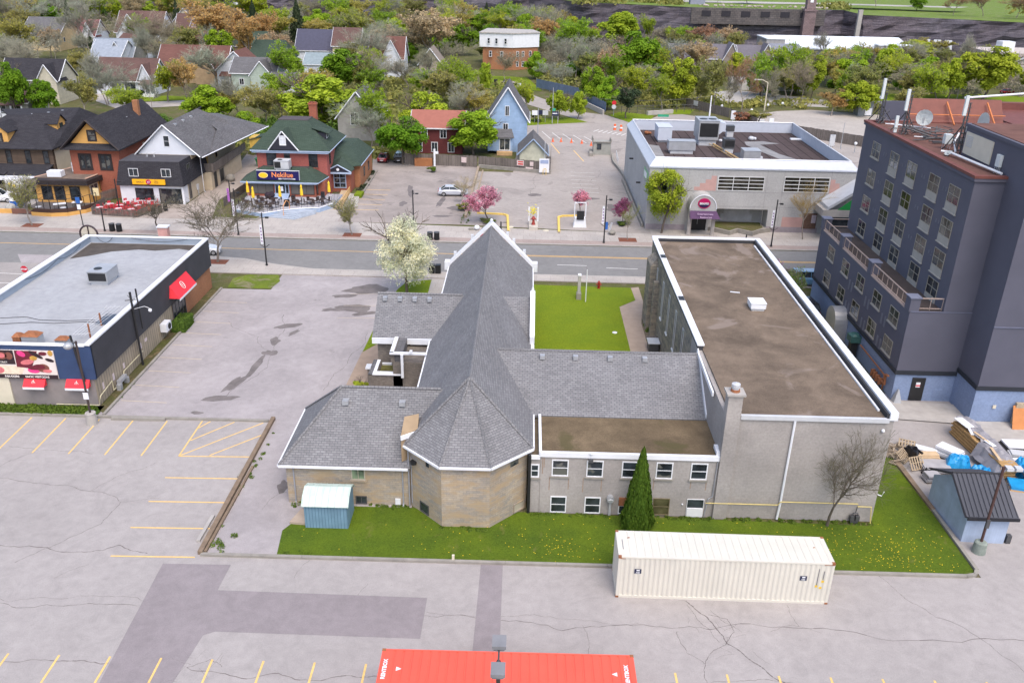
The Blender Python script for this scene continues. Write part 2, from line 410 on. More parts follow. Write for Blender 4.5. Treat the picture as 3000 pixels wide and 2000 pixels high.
sw=MB()
sw.prism([(-37.2,91.5),(-27.4,91.5),(60,91.2),(60,93.3),(-24,93.3),(-29,94.6),(-33,96.3),(-37.2,96.9)],0,.12)
sw.m=1
sw.prism([(-24,93.3),(60,93.3),(60,93.45),(-24,93.46)],0,.13)
sw.prism([(-24,93.3),(-29,94.6),(-29,94.78),(-24,93.46)],0,.13)
sw.prism([(-29,94.6),(-33,96.3),(-33,96.48),(-29,94.78)],0,.13)
sw.prism([(-33,96.3),(-37.2,96.9),(-37.2,97.06),(-33,96.48)],0,.13)
structure('pavement',sw,[CONCP,CONC])
sf=MB()
sf.box(-160,120,104.95,106.5,0,.10)
sf.m=1;sf.box(-160,120,106.5,109.1,0,.102)
sf.m=2;sf.box(-160,120,104.75,104.95,0,.112)
structure('pavement',sf,[PAVER,CONCP,CONC])

kb=MB()
def kerb(mb,pts,w=.22,h=.16):
    for a,b in zip(pts,pts[1:]):
        a=Vector(a+(0,));b=Vector(b+(0,));u=(b-a).normalized();L=(b-a).length;nseg=max(1,int(L/3))
        for i in range(nseg):mb.obox(a,u,L*i/nseg+.008,L*(i+1)/nseg-.008,-w/2,w/2,0,h)
kerb(kb,[(-19.2,42.15),(27.3,42.1),(27.9,42.25),(28.2,42.7),(28.15,55.4)])
kerb(kb,[(-60,58.5),(-19.6,58.5)])
kerb(kb,[(-32.7,58.8),(-32.55,86.8)])
kerb(kb,[(-2,109.9),(-2.3,117.3),(-2.9,117.9),(-6.6,118.2)])
kerb(kb,[(4.7,109.9),(4.85,117.1),(5.5,117.8),(8,118)])
structure('kerb',kb,CONCD)
kt=MB();kerb(kt,[(-19.25,42.2),(-19.3,58.9)],.3,.26);kerb(kt,[(-19.0,42.4),(-18.9,52)],.16,.16)
structure('timber_kerb',kt,plain('old_timber',(.2,.145,.1),.9,var=.3,scale=2))
yk=MB();kerb(yk,[(-2,110),(-2.3,117.3),(-2.9,117.9),(-6.6,118.2)],.3,.2);kerb(yk,[(4.7,110),(4.85,117.1),(5.5,117.8),(8,118)],.3,.2)
structure('yellow_painted_kerb',yk,plain('kerb_yellow',(.72,.5,.12),.8,var=.1))

def line(mb,a,b,w=.11,z=.008):
    a=Vector((a[0],a[1],0));b=Vector((b[0],b[1],0));u=(b-a).normalized();n=Vector((u.y,-u.x,0))*w/2
    return mb.face(*[(p.x,p.y,z) for p in (a+n,b+n,b-n,a-n)])
mk=MB()
for i in range(-8,5):
    x=-27.45+2.66*i if i<=0 else None
    if x is not None and x < -20:line(mk,(x,58.2),(x+.05,53.1))
line(mk,(-22.15,58.3),(-24.7,53.3)) if False else None
line(mk,(-24.75,58.35),(-24.68,53.2));line(mk,(-24.68,53.2),(-19.5,53.35))
line(mk,(-24.6,53.3),(-19.95,58.3));line(mk,(-24.62,55.4),(-22.2,58.3));line(mk,(-22.5,53.4),(-19.5,56.5));line(mk,(-24.7,57.2),(-24.1,58.3))
for y in (50.4,47.55,44.7,41.85):line(mk,(-24.6,y),(-19.5,y+.1))
for i in range(-3,20):
    x=-21.03+2.68*i
    if not -6.6 < x < 6.2:line(mk,(x,33.8),(x+.02,28.5))
for i in range(5):line(mk,(-25,118.7+2.8*i),(-20.6,118.7+2.8*i),.12,.01)
for x,y in ((4.9,168),(9.0,162)):line(mk,(x,y),(x+1.4,y-9),.16,.01)
structure('road_markings',mk,YEL)
mf=MB()
for i in range(9):line(mf,(-32.4,61.3+2.72*i),(-28.6,61.1+2.72*i),.08,.012)
for i in range(3):line(mf,(-18.5,79.5+3.3*i),(-14.2,79.7+3.3*i),.06,.012)
structure('road_markings',mf,plain('faded_line_paint',(.50,.41,.30),.85,var=.25,scale=3))
mw=MB()
line(mw,(4.1,97.2),(7.6,97.1),.14,.012);line(mw,(9.9,96.5),(13.6,96.4),.14,.012);line(mw,(-11.6,98.2),(-10.2,98.2),.12,.012)
for x in (-47.8,):line(mw,(-70,84.9),(-47.5,84.4),.35,.012)
line(mw,(-70,90.4),(-46.8,89.2),.12,.012);line(mw,(-70,87.2),(-47.3,86.6),.12,.012)
for i in range(6):line(mw,(1.2+2.1*i,181-1.1*i),(2.6+2.3*i,173.5-1.1*i),.16,.012)
for i in range(6):line(mw,(7.6,131.5+2.6*i),(11.6,131.2+2.6*i),.09,.012)
for i in range(4):line(mw,(-7.8,121.5+2.9*i),(-4.4,121.5+2.9*i),.09,.012)
for i in range(8):line(mw,(14+.9*i,181-.6*i),(15.2+.9*i,183.2-.6*i),.25,.012)
structure('road_markings',mw,WLN)
ml=MB()
line(ml,(-200,100.45),(-5,100.3),.12,.012);line(ml,(-5,100.42),(55,100.42),.12,.012);line(ml,(-5,100.14),(55,100.14),.12,.012)
structure('road_markings',ml,plain('centre_line_paint',(.72,.43,.12),.8,var=.1))

structure('asphalt_patch',MB().sheet([(-21.2,41.3),(-17.1,41.35),(-17.15,39.1),(-5.0,38.95),(-5.03,35.7),(-16.2,35.8),(-16.75,35.5),(-17.2,31.5),(-17.3,25),(-21.0,25),(-20.8,32)],.004),ASPHD)
structure('asphalt_patch',MB().sheet([(-2.08,42.05),(-.74,42.05),(-.68,30),(-2.2,30)],.004),ASPHD)
structure('asphalt_patch',MB().sheet([(-60,96.3),(-49.5,96.3),(-48.5,93.5),(-58,93.4)],.006),ASPHB)

# cracks: thin ribbons of dark, slightly wandering line laid on the asphalt
rc=random.Random(5)
ck=MB()
def crack(pts,w=.03,j=.10,z=.006):
    P=[Vector((p[0],p[1],0)) for p in pts]
    for _ in range(4):
        Q=[P[0]]
        for a,b in zip(P,P[1:]):
            d=b-a;n=Vector((-d.y,d.x,0));Q+=[(a+b)/2+n*rc.uniform(-j,j),b]
        P=Q
    for i in range(len(P)-1):
        ww=w*rc.uniform(.35,1.15);line(ck,P[i],P[i+1],ww,z)
for pts,w in [([(-37.5,53.9),(-35,53.4),(-31,53.2)],.03),([(-35.2,53.2),(-37,50.6),(-38.3,48.9)],.04),([(-38.3,49.2),(-33,49.3),(-29,48.5),(-26.4,47.4),(-26.6,45),(-28.2,43),(-29,42.3),(-30,41)],.04),
    ([(-29,48.5),(-27.5,50.8),(-26,52.2)],.03),([(-26.4,47.4),(-24,48)],.02),([(-40,43),(-33.5,42.6),(-28.8,42.5),(-26,42.2),(-24.6,42.9),(-22.5,42.2)],.06),([(-36,48),(-35.3,46.2),(-36.5,43)],.03),
    ([(-38,42),(-35,40.4),(-34.5,38.5),(-34,36.6),(-33.5,37.9)],.05),([(-34.3,38),(-30,37.6),(-25,37.5),(-21.2,37.6)],.04),([(-31,38.2),(-26,38),(-20.9,38)],.02),
    ([(-28,33.1),(-24,33.4),(-20.9,33.3)],.05),([(-16.8,33.2),(-12,33),(-8,32.9),(-6.4,32.9)],.05),([(-16.8,33.2),(-15.8,33.8),(-15,33.3)],.03),([(-25.5,41),(-27,39.7)],.02),
    ([(-5.0,37.5),(-2.1,37.4)],.03),([(-5.0,37.8),(-3.6,37.6),(-2.1,37.5)],.015),([(-.7,37.3),(6,37.2),(11,37.05),(20,36.7),(32,36.3)],.045),([(-.7,37.6),(3,37.5),(7,37.4)],.018),([(3.8,37.1),(4.1,36),(4.0,34.9)],.025),
    ([(9.9,39.3),(10.9,38),(11.3,37),(11.6,36),(12.3,35.3),(13.2,34.2),(14.2,33.1),(14.5,31)],.07),([(11,38.2),(12,37.9),(12.2,36.9),(11.5,35.9),(10.4,35),(10.1,34.3),(10,33.2)],.035),([(9.9,39),(10.3,37.8),(10.9,36.9),(11.2,36.1)],.03),
    ([(11.2,38.6),(11.8,37.6),(12.6,36.9)],.025),([(9,36.8),(9.3,35.2),(10.1,34.5)],.03),([(14.2,37),(15.6,37.6),(17,37)],.02),([(15.7,39.2),(15.8,38),(15.9,37.5)],.02),([(8,33.1),(11,33.3),(14,33.4),(19,33.0),(24,32.8)],.03),([(22,42),(22.8,40),(24,38.5),(26,36.5),(27,34),(28.5,31)],.03),
    ([(-12.5,42),(-13,40.3)],.02),([(-9,39),(-8.6,40)],.02),([(-14.5,48.5),(-16.2,49.2),(-16.8,47)],.03),([(-24,80),(-23,74),(-22.3,68),(-24.5,62)],.05),([(-14.8,76),(-15.5,70),(-16.5,64)],.04),([(-29,78),(-25,74.5),(-22.8,71)],.04),
    ([(1,128),(1.8,134),(2.2,142)],.06),([(9,125),(9.5,131),(9.2,140)],.05),([(-12,125),(-12.8,120),(-13.5,114)],.05),([(12.6,146),(10.5,138),(12,132)],.06),
    ([(6.2,103),(7.2,99),(7.8,95)],.04),([(14,103),(16,99),(16.5,95)],.04)]:
    crack(pts,w)
for _ in range(26):
    a=rc.choice([(10.9,37.2),(-34.8,38.6),(-16.4,33.2),(11.6,36.2),(-36,41.2)]);x=a[0]+rc.uniform(-1.3,1.3);y=a[1]+rc.uniform(-1,1)
    t=rc.uniform(0,6.28);l=rc.uniform(.4,1.3);crack([(x,y),(x+l*math.cos(t),y+l*math.sin(t))],.015)
structure('pavement_cracks',ck,plain('crack_filler',(.155,.13,.125),.95,var=.2))
st=MB()
def blot(cx,cy,rx,ry,n=18,z=.0075,sd=0,rot=0):
    rr=random.Random(sd);P=[]
    k=[rr.uniform(.55,1.25) for _ in range(n)]
    for i in range(n):
        t=6.2832*i/n;q=(k[i]+k[(i+1) % n])/2;x=rx*q*math.cos(t);y=ry*q*math.sin(t)
        P.append((cx+x*math.cos(rot)-y*math.sin(rot),cy+x*math.sin(rot)+y*math.cos(rot)))
    st.sheet(P,z)
for i,(x,y,rx,ry,ro) in enumerate([(-22.9,77.2,1.3,.55,.5),(-21.9,75.6,.9,.3,1.2),(-23.2,73.6,.5,.9,.2),(-22.9,71,.8,.6,0),(-23.4,68.2,.45,2.2,-.1),(-24.3,64.6,.5,1.8,-.3),(-24.6,62.1,1.5,.55,.2),(-17.6,82.2,2.6,1.2,.1),(-15.9,80.8,1.6,.6,.4),(-19.6,81.6,1.1,.5,.2),(-16.8,87.6,2.5,1.5,.1),(-19,85.5,1.5,.5,.2),(-25.6,59.6,.55,.3,0),
    (-36.6,42.9,1.9,.22,-.06),(-33.6,42.7,.7,.22,0),(-37.2,41.9,.7,.2,.1),(-37.2,47.2,.3,.12,.3),(-16.2,49.7,.4,.8,.2),(1.6,129.2,1.2,.9,0),(9.8,127.5,1.6,.8,.2),(13.2,122,1.3,2.6,.1),(-12.3,124,.5,3.4,-.1),(-17.5,130,.5,3.8,.15),(-17.8,122.5,.6,1.6,0),(-9.5,121,1.6,1.2,.3),(-11.5,116.5,1.5,.5,0)]):
    blot(x,y,rx,ry,20,.0075+.0002*(i % 5),i,ro)
structure('asphalt_stains',st,asphalt('stained_asphalt',(.17,.15,.145),.2,scale=.9))

# dandelions and leaf litter on the back lawn
dn=MB();rd=random.Random(11)
def dandelion(x,y,s):
    t=rd.uniform(0,1.5);n=5
    dn.add([(x+s*math.cos(t+6.283*i/n),y+s*math.sin(t+6.283*i/n),.07) for i in range(n)],[tuple(range(n))])
for _ in range(520):
    r=rd.random()
    if r < .5:x=rd.gauss(23.5,2.6);y=rd.gauss(44.2,1.4)
    elif r < .62:x=rd.gauss(-3,1.2)+6;y=rd.gauss(43.8,.8)
    else:x=rd.uniform(-14,27.5);y=rd.uniform(42.5,47)
    if -14.3 < x < 27.8 and 42.4 < y < (54 if x > 23.9 else 47.2) and not (x < -6.5 and rd.random() < .7):dandelion(x,y,rd.uniform(.02,.036))
o=dn.build('dandelions',plain('dandelion_yellow',(.85,.6,.02),.8,var=.1));tag(o,'tiny yellow dandelions sprinkled over the back lawn','wild flowers');o['kind']='stuff'
# ---------------------------------------------------------------- shared building helpers
SH_GREY=brickmat('grey_shingles',(.245,.242,.25),(.185,.182,.19),(.12,.12,.127),.36,.16,.02,.92,stain=.14,bumpy=.35)
SH_DARK=brickmat('charcoal_shingles',(.058,.056,.064),(.042,.04,.047),(.025,.025,.028),.6,.17,.02,1.0,stain=.12,spec=.08)
SH_GREEN=brickmat('green_shingles',(.06,.088,.066),(.045,.07,.052),(.03,.042,.034),.6,.17,.02,.95,stain=.12)
SH_MID=brickmat('mid_grey_shingles',(.17,.165,.17),(.125,.12,.125),(.07,.07,.075),.6,.17,.02,.95,stain=.15)
SH_BROWN=brickmat('brown_shingles',(.155,.09,.08),(.12,.075,.065),(.09,.05,.045),.6,.2,.02,.95,stain=.15)
SH_RED=brickmat('rust_red_shingles',(.175,.085,.07),(.14,.07,.058),(.12,.05,.04),.6,.2,.02,.95,stain=.15)
STONE=brickmat('coursed_limestone',(.45,.375,.285),(.33,.30,.265),(.25,.22,.185),.42,.15,.008,.93,big=(.40,.29,.17),warp=.09,stain=.2)
STONEG=brickmat('grey_fieldstone',(.30,.265,.225),(.20,.185,.165),(.15,.135,.12),.42,.22,.02,.95,big=(.34,.29,.22),warp=.22,stain=.35)
BRICKG=brickmat('grey_brown_brick',(.27,.23,.195),(.19,.165,.145),(.16,.145,.13),.26,.09,.012,.95,stain=.4)
BLOCK=brickmat('pale_concrete_block',(.375,.345,.325),(.355,.327,.31),(.335,.308,.29),.42,.21,.008,.93,stain=.2,bumpy=.06)
BRICKR=brickmat('red_brick',(.38,.105,.06),(.31,.085,.05),(.30,.16,.12),.23,.08,.01,.9,stain=.15)
BRICKP=brickmat('rosy_painted_brick',(.40,.12,.10),(.36,.10,.085),(.33,.12,.10),.23,.08,.008,.85,stain=.12)
BRICKO=brickmat('orange_brick',(.44,.19,.09),(.37,.155,.075),(.32,.19,.12),.23,.08,.01,.9,stain=.15)
GRAVEL=asphalt('weathered_gravel_roof',(.135,.10,.062),.3,stain=(.58,(.07,.065,.025),.6),scale=.3,grit=.3)
GRAVEL2=asphalt('brown_felt_roof',(.155,.118,.088),.34,stain=(.57,(.26,.21,.18),.6),scale=.28,grit=.3)

def win(parent,o,u,w,h,mat=WHITE,glass=GLASS,cols=1,rows=2,fw=.07,sill=None,name='window',proud=.05,mull=None,label=None):
    """window part: frame ring and bars, with a pane (and a sill) as sub-parts. o = lower left corner on the wall"""
    f=MB();o=Vector(o)
    f.obox(o,u,0,fw,-.02,proud,0,h);f.obox(o,u,w-fw,w,-.02,proud,0,h)
    f.obox(o,u,fw,w-fw,-.02,proud,0,fw);f.obox(o,u,fw,w-fw,-.02,proud,h-fw,h)
    mw_=mull or fw*.6
    for i in range(1,cols):f.obox(o,u,w*i/cols-mw_/2,w*i/cols+mw_/2,-.01,proud*.8,fw,h-fw)
    for j in range(1,rows):
        for i in range(cols):
            a0=fw if i==0 else w*i/cols+mw_/2;a1=w-fw if i==cols-1 else w*(i+1)/cols-mw_/2
            f.obox(o,u,a0,a1,-.01,proud*.8,h*j/rows-mw_/2,h*j/rows+mw_/2)
    fr=f.build(name,mat,parent,label)
    MB().obox(o,u,fw*.7,w-fw*.7,-.03,.012,fw*.7,h-fw*.7).build('pane',glass,fr)
    if sill is not None:MB().obox(o,u,-.08,w+.08,-.03,.11,-.13,-.003).build('sill',sill,fr)
    return fr
def downpipe(parent,x,y,z0,z1,mat,nx=0,ny=-1,kink=.25):
    MB().tube([(x+nx*kink,y+ny*kink,z1),(x+nx*.05,y+ny*.05,z1-.3),(x+nx*.05,y+ny*.05,z0+.2),(x+nx*.25,y+ny*.25,z0+.06)],.05,6).build('downpipe',mat,parent)
def roofvents(parent,pts,mat=GALV,s=.17):
    for x,y,z in pts:
        MB().box(x-s,x+s,y-s*1.1,y+s*1.1,z-.06,z+.24).build('roof_vent',mat,parent)
def flatroof(parent,x0,x1,y0,y1,z,ph,tw,wallmat,copemat,roofmat,sides='NSEW',cope_h=.08,cw=None):
    """parapet walls with copings and the sunken roof surface"""
    MB().box(x0+tw,x1-tw,y0+tw,y1-tw,z-.25,z).build('roof_surface',roofmat,parent)
    w=MB();c=MB();cw=cw or tw+.1;e=(cw-tw)/2
    if 'S' in sides:w.box(x0,x1,y0,y0+tw,z-.3,z+ph);c.box(x0-e,x1+e,y0-e,y0+tw+e,z+ph,z+ph+cope_h)
    if 'N' in sides:w.box(x0,x1,y1-tw,y1,z-.3,z+ph);c.box(x0-e,x1+e,y1-tw-e,y1+e,z+ph,z+ph+cope_h)
    if 'W' in sides:w.box(x0,x0+tw,y0+tw,y1-tw,z-.3,z+ph);c.box(x0-e,x0+tw+e,y0+tw+e,y1-tw-e,z+ph,z+ph+cope_h)
    if 'E' in sides:w.box(x1-tw,x1,y0+tw,y1-tw,z-.3,z+ph);c.box(x1-tw-e,x1+e,y0+tw+e,y1-tw-e,z+ph,z+ph+cope_h)
    w.build('parapet',wallmat,parent);c.build('coping',copemat,parent)
def unit(name,label,x0,x1,y0,y1,z0,z1,mat=GALV,grille='S',fans=1,legs=.15,group=None,cat='air conditioner',rz=0,curb=True):
    """rooftop air conditioner: casing, dark coil grille, fan rings, base curb"""
    cx,cy=(x0+x1)/2,(y0+y1)/2;w,d=(x1-x0)/2,(y1-y0)/2
    t=thing(name,label,cat,(cx,cy,z0),group,rz);h=z1-z0
    b=MB();b.box(-w,w,-d,d,legs,h-.04);b.box(-w-.04,w+.04,-d-.04,d+.04,h-.04,h)
    for k in (-.33,.33):b.box(w*k-.01,w*k+.01,-d-.012,d+.012,legs+.05,h-.06)
    b.build('casing',mat,t,local=True)
    g=MB()
    if grille=='S':g.box(-w*.9,w*.9,-d-.03,-d-.005,legs+h*.12,h*.9)
    if grille=='W':g.box(-w-.03,-w-.005,-d*.9,d*.9,legs+h*.12,h*.9)
    if grille=='L':g.box(-w*.95,-w*.1,-d-.03,-d-.005,legs+h*.1,h*.9)
    if grille:g.build('grille',BLACK,t,local=True)
    for i in range(fans):
        fx=w*(-.45+.9*i) if fans > 1 else -w*.3
        r=min(w,d)*.42
        MB().cyl(fx,-d*.2,h+.001,h+.05,r,r*.92,16).build('fan',BLACK,t,local=True)
    if curb:MB().box(-w*.85,w*.85,-d*.85,d*.85,0,legs).build('base',LGREY,t,local=True)
    return t

# ---------------------------------------------------------------- CHURCH
ch=thing('church','limestone church with steep grey shingle roof and rounded apse beside the back lawn','church',(-3.2,65,0))
# walls
w=MB()
w.prism([(-7.1,48.0),(-4.78,45.68),(-1.72,45.68),(.62,48.0),(.7,83.0),(-7.1,83.0)],0,4.72)
w.add([(-7.1,82.5,4.72),(.7,82.5,4.72),(-3.2,82.5,8.9),(-7.1,83.0,4.72),(.7,83.0,4.72),(-3.2,83.0,8.9)],[(0,1,2),(4,3,5),(0,2,5,3),(1,4,5,2),(0,3,4,1)])
w.build('nave_wall',STONE,ch)
w=MB();w.box(-15.25,-7.1,47.9,54.9,0,3.05);w.build('west_wing_wall',STONE,ch)
w=MB();w.box(-11.85,-7.1,64.7,71.3,0,4.8)
w.add([(-11.85,64.7,4.8),(-11.85,71.3,4.8),(-11.85,68,7.15),(-7.1,64.7,4.8),(-7.1,71.3,4.8),(-7.1,68,7.15)],[(0,2,1),(3,4,5),(0,3,5,2),(1,2,5,4)])
w.build('transept_wall',BRICKG,ch)
w=MB();w.box(.68,13.0,52.5,61.3,0,4.6);w.build('east_wing_wall',STONE,ch)
# roofs
A=(-3.2,49.32,8.95);B=(-3.2,82.6,8.95);e=4.75
r=MB()
r.slab([A,(-7.42,47.9,e-.05),(-7.42,82.6,e-.05),B],.16);r.slab([A,B,(1.02,82.6,e-.05),(.98,47.9,e-.05)],.16)
r.build('nave_roof',SH_GREY,ch)
r=MB()
c8=[(-7.42,47.9,e-.05),(-4.86,45.42,e-.05),(-1.66,45.42,e-.05),(.98,47.9,e-.05)]
for a,b in zip(c8,c8[1:]):r.slab([A,a,b],.16)
r.build('apse_roof',SH_GREY,ch)
hp=MB()
for q in c8:hp.tube([Vector(A)+Vector((0,0,.05)),Vector(q)+Vector((0,0,.04))],.09,4)
hp.tube([(A[0],A[1],A[2]+.03),(B[0],B[1],B[2]+.03)],.11,4)
hp.build('ridge_cap',brickmat('ridge_shingles',(.235,.232,.24),(.19,.188,.196),(.11,.11,.115),.25,.3,.02,.95,stain=.1),ch)
g=MB()
def gut(mb,a,b,w=.1,h=.14,dz=0):
    a=Vector(a);b=Vector(b);u=(b-a).normalized();mb.obox((a.x,a.y,a.z+dz),(u.x,u.y),0,(b-a).length,0,w,-h,0)
gut(g,c8[0],c8[1]);gut(g,c8[1],c8[2]);gut(g,c8[2],c8[3])
gut(g,(-7.42,82.6,e-.05),(-7.42,47.9,e-.05));gut(g,(.98,47.95,e-.05),(1.02,82.6,e-.05))
g.build('gutter',WHITE,ch)
# front gable coping seen from behind
g=MB()
for sx in (-1,1):
    a=Vector((-3.2+sx*4.35,83.0,4.75));b=Vector((-3.2,83.0,9.32));u=(b-a)
    for (y0,y1) in ((82.55,83.35),):
        g.add([(a.x,y0,a.z-.1),(b.x,y0,b.z-.25),(b.x,y1,b.z-.25),(a.x,y1,a.z-.1),(a.x,y0,a.z+.25),(b.x,y0,b.z+.12),(b.x,y1,b.z+.12),(a.x,y1,a.z+.25)],
              [(0,3,2,1),(4,5,6,7),(0,1,5,4),(1,2,6,5),(2,3,7,6),(3,0,4,7)])
    g.box(-3.2+sx*4.45-.25,-3.2+sx*4.45+.25,82.5,83.4,4.3,5.15)
g.ball((-3.2,82.95,9.5),.16,8,5)
g.build('gable_coping',WHITE,ch)
g=MB()
for k,sx in ((.3,1),(.55,1),(.22,-1),(.7,1),(.62,-1)):
    x=-3.2+sx*4.35*(1-k);z=4.75+4.57*k;MB().box(x-.14+sx*.3,x+.14+sx*.3,83.36,83.75,z-.3,z+.18).build('gable_bracket',LGREY,ch)
# west wing
r=MB();z0,zr=3.1,7.0
E1,E2,E3,E4=(-15.62,47.6,z0),(-15.62,55.2,z0),(-6.5,55.2,z0),(-7.05,47.6,z0)
r.slab([(-12,51.4,zr),E1,E4,(-4.9,51.4,zr)],.14);r.slab([(-12,51.4,zr),E2,E1],.14);r.slab([(-12,51.4,zr),(-4.9,51.4,zr),E3,E2],.14)
r.build('west_wing_roof',SH_GREY,ch)
hp=MB();hp.tube([(-12,51.4,zr+.03),(E1[0],E1[1],z0+.04)],.09,4);hp.tube([(-12,51.4,zr+.03),(E2[0],E2[1],z0+.04)],.09,4);hp.tube([(-12.1,51.4,zr+.02),(-5.3,51.4,zr+.02)],.1,4)
hp.build('ridge_cap',MATS['ridge_shingles'],ch)
g=MB();gut(g,E1,(-7.15,47.6,z0));gut(g,E2,E1);g.build('gutter',WHITE,ch)
# transepts
r=MB();z0,zr=4.85,7.3
r.slab([(-12.2,68,zr),(-12.2,64.3,z0),(-6.9,64.3,z0),(-4.6,68,zr)],.2);r.slab([(-12.2,68,zr),(-4.6,68,zr),(-6.9,71.7,z0),(-12.2,71.7,z0)],.2)
r.slab([(-1.7,68,zr),(.5,64.3,z0),(.85,64.3,z0),(.85,68,zr)],.2);r.slab([(-1.7,68,zr),(.85,68,zr),(.85,71.7,z0),(.5,71.7,z0)],.2)
r.build('transept_roof',SH_GREY,ch)
g=MB();g.box(-12.2,-6.85,64.16,64.3,z0-.5,z0-.02);g.box(-12.0,-7.0,64.3,64.7,z0-.5,z0-.22);g.build('eave_board',WHITE,ch)
g=MB()
P0,P1,P2=(64.0,5.5),(68,7.85),(72,5.5)
for (ya,za),(yb,zb) in ((P0,P1),(P1,P2)):
    g.add([(.72,ya,za-1.0),(.72,yb,zb-.9),(1.12,yb,zb-.9),(1.12,ya,za-1.0),(.72,ya,za),(.72,yb,zb),(1.12,yb,zb),(1.12,ya,za)],[(0,3,2,1),(4,5,6,7),(0,1,5,4),(1,2,6,5),(2,3,7,6),(3,0,4,7)])
g.cyl(.92,68,7.6,8.35,.2,.02,6)
g.box(.74,1.1,62.1,64.0,4.6,4.85);g.box(.74,1.1,63.6,64.1,4.6,5.5)
g.build('gable_coping',WHITE,ch)
w=MB();w.box(.66,.98,64.1,71.9,0,5.0);w.build('transept_wall',STONEG,ch)
# east wing roof
r=MB();z0,zr=4.66,7.45
r.slab([(-2.2,57,zr),(.4,52.3,z0),(13.0,52.3,z0),(13.0,57,zr)],.14);r.slab([(-2.2,57,zr),(13.0,57,zr),(13.0,61.7,z0),(.4,61.7,z0)],.14)
r.build('east_wing_roof',SH_GREY,ch)
MB().tube([(-1.6,57,zr+.02),(12.95,57,zr+.02)],.1,4).build('ridge_cap',MATS['ridge_shingles'],ch);MB().tube([(-12.2,68,7.32),(-5,68,7.32)],.1,4).build('ridge_cap',MATS['ridge_shingles'],ch)
roofvents(ch,[(-11.5+1.25*i,67.35,7.0) for i in range(4)])
roofvents(ch,[(-11.6,50.6,6.2),(-7.8,50.6,6.2)],s=.2)
roofvents(ch,[(1.6,56.4,7.15),(4.0,56.4,7.15),(6.5,56.4,7.15),(9.0,56.4,7.15)])
# chimney stub at the wing
c=MB();c.add([(-7.55,47.75,3.5),(-6.55,48.75,3.5),(-6.85,49.9,4.5),(-7.75,49.2,4.5),(-7.55,47.75,5.45),(-6.55,48.55,5.55),(-6.6,49.75,6.0),(-7.5,49.3,6.0)],[(0,3,2,1),(4,5,6,7),(0,1,5,4),(1,2,6,5),(2,3,7,6),(3,0,4,7)])
cm=c.build('chimney',plain('tan_chimney_cap',(.33,.24,.15),.9,var=.15),ch)
MB().obox((-7.58,47.72,5.16),(1,.8),0,1.36,0,.1,0,.3).build('chimney_flashing',WHITE,cm)
# windows and pipes
STG=glassmat('pale_green_glass',(.12,.16,.10),.3)
win(ch,(-10.95,47.9,1.95),(1,0),.92,.98,plain('tan_frame',(.42,.38,.3)),STG,2,1,sill=STONE,label='pale green two-light window')
win(ch,(-10.75,47.9,.05),(1,0),.75,.62,DARKG,GLASS,2,1)
MB().box(-8.1,-7.75,47.82,47.9,.08,.55).build('white_hatch',WHITE,ch)
s2=1/math.sqrt(2)
win(ch,(-6.35,47.25,.15),(s2,-s2),.9,.75,DARKG,GLASS,1,1,label='low basement window in the apse')
win(ch,(-.2,47.18,.1),(s2,s2),1.0,.7,STONE,plain('boarded_window',(.42,.38,.3)),1,1)
win(ch,(-.55,46.85,3.75),(s2,s2),.9,.7,STONE,GLASSC,1,1)
win(ch,(-5.9,46.8,3.8),(s2,-s2),.5,.6,STONE,GLASS,1,1)
PIPEG=plain('grey_pipe',(.30,.31,.34),.5)
downpipe(ch,-14.75,47.9,0,3.05,PIPEG);downpipe(ch,-7.55,47.9,0,3.05,PIPEG)
MB().tube([(-7.12,47.75,.1),(-7.12,47.75,4.6)],.05).build('downpipe',PIPEG,ch);MB().tube([(-6.95,47.8,.3),(-6.95,47.8,3.9)],.04).build('conduit',PIPEG,ch)
MB().tube([(.78,47.42,.05),(.78,47.42,4.5)],.11).build('downpipe',BLACK,ch,'thick black pipe in the corner of the apse')
MB().cyl(-6.75,47.5,3.55,3.75,.22,.22,12).build('bell',BLACK,ch)
# brick side porch
p=MB()
p.box(-10.1,-7.1,61.3,64.7,0,4.1);p.build('porch_block',BRICKG,ch)
c=MB();c.box(-10.25,-9.95,61.3,64.6,4.1,4.9);c.m=0
c.build('porch_wall',BRICKG,ch)
c=MB();c.box(-10.3,-10.0,61.2,64.2,4.9,5.0);c.box(-10.3,-7.35,61.1,61.35,4.85,5.0);c.box(-9.4,-9.2,60.9,61.1,2.9,4.9);c.box(-8.7,-8.5,61.0,61.3,5.0,5.2)
c.build('porch_coping',WHITE,ch)
MB().box(-10.1,-9.3,61.35,64.2,4.1,4.88).build('porch_hood',SH_MID,ch)
p=MB();p.box(-12.1,-9.35,61.3,61.6,0,2.95);p.box(-12.1,-11.8,61.6,64.0,0,2.95);p.box(-11.8,-9.4,61.6,63.9,0,1.6);p.build('porch_lower_block',BRICKG,ch)
c=MB();c.box(-11.75,-9.35,61.2,61.75,2.95,3.05);c.box(-11.75,-11.5,61.75,63.9,2.95,3.04);c.box(-11.4,-10.6,63.9,64.1,2.5,2.7);c.build('porch_coping',WHITE,ch)
MB().box(-11.4,-10.15,61.9,63.8,1.6,2.6).build('mossy_roof',asphalt('moss_roof',(.13,.12,.04),.3,scale=1.5,grit=.3),ch)
MB().box(-12.1,-11.75,61.3,64.0,2.9,3.0).build('slate_ledge',SH_MID,ch)
p=MB();p.box(-13.0,-12.4,65.6,66.2,0,1.3);pr=p.build('gate_pier',BRICKG,ch);MB().box(-13.15,-12.25,65.5,66.3,1.3,1.45).build('pier_cap',WHITE,pr)
rl=MB()
for i in range(10):
    x=-12.4+.19*i;rl.box(x-.012,x+.012,65.4,65.425,.9+.1*i,1.9+.1*i)
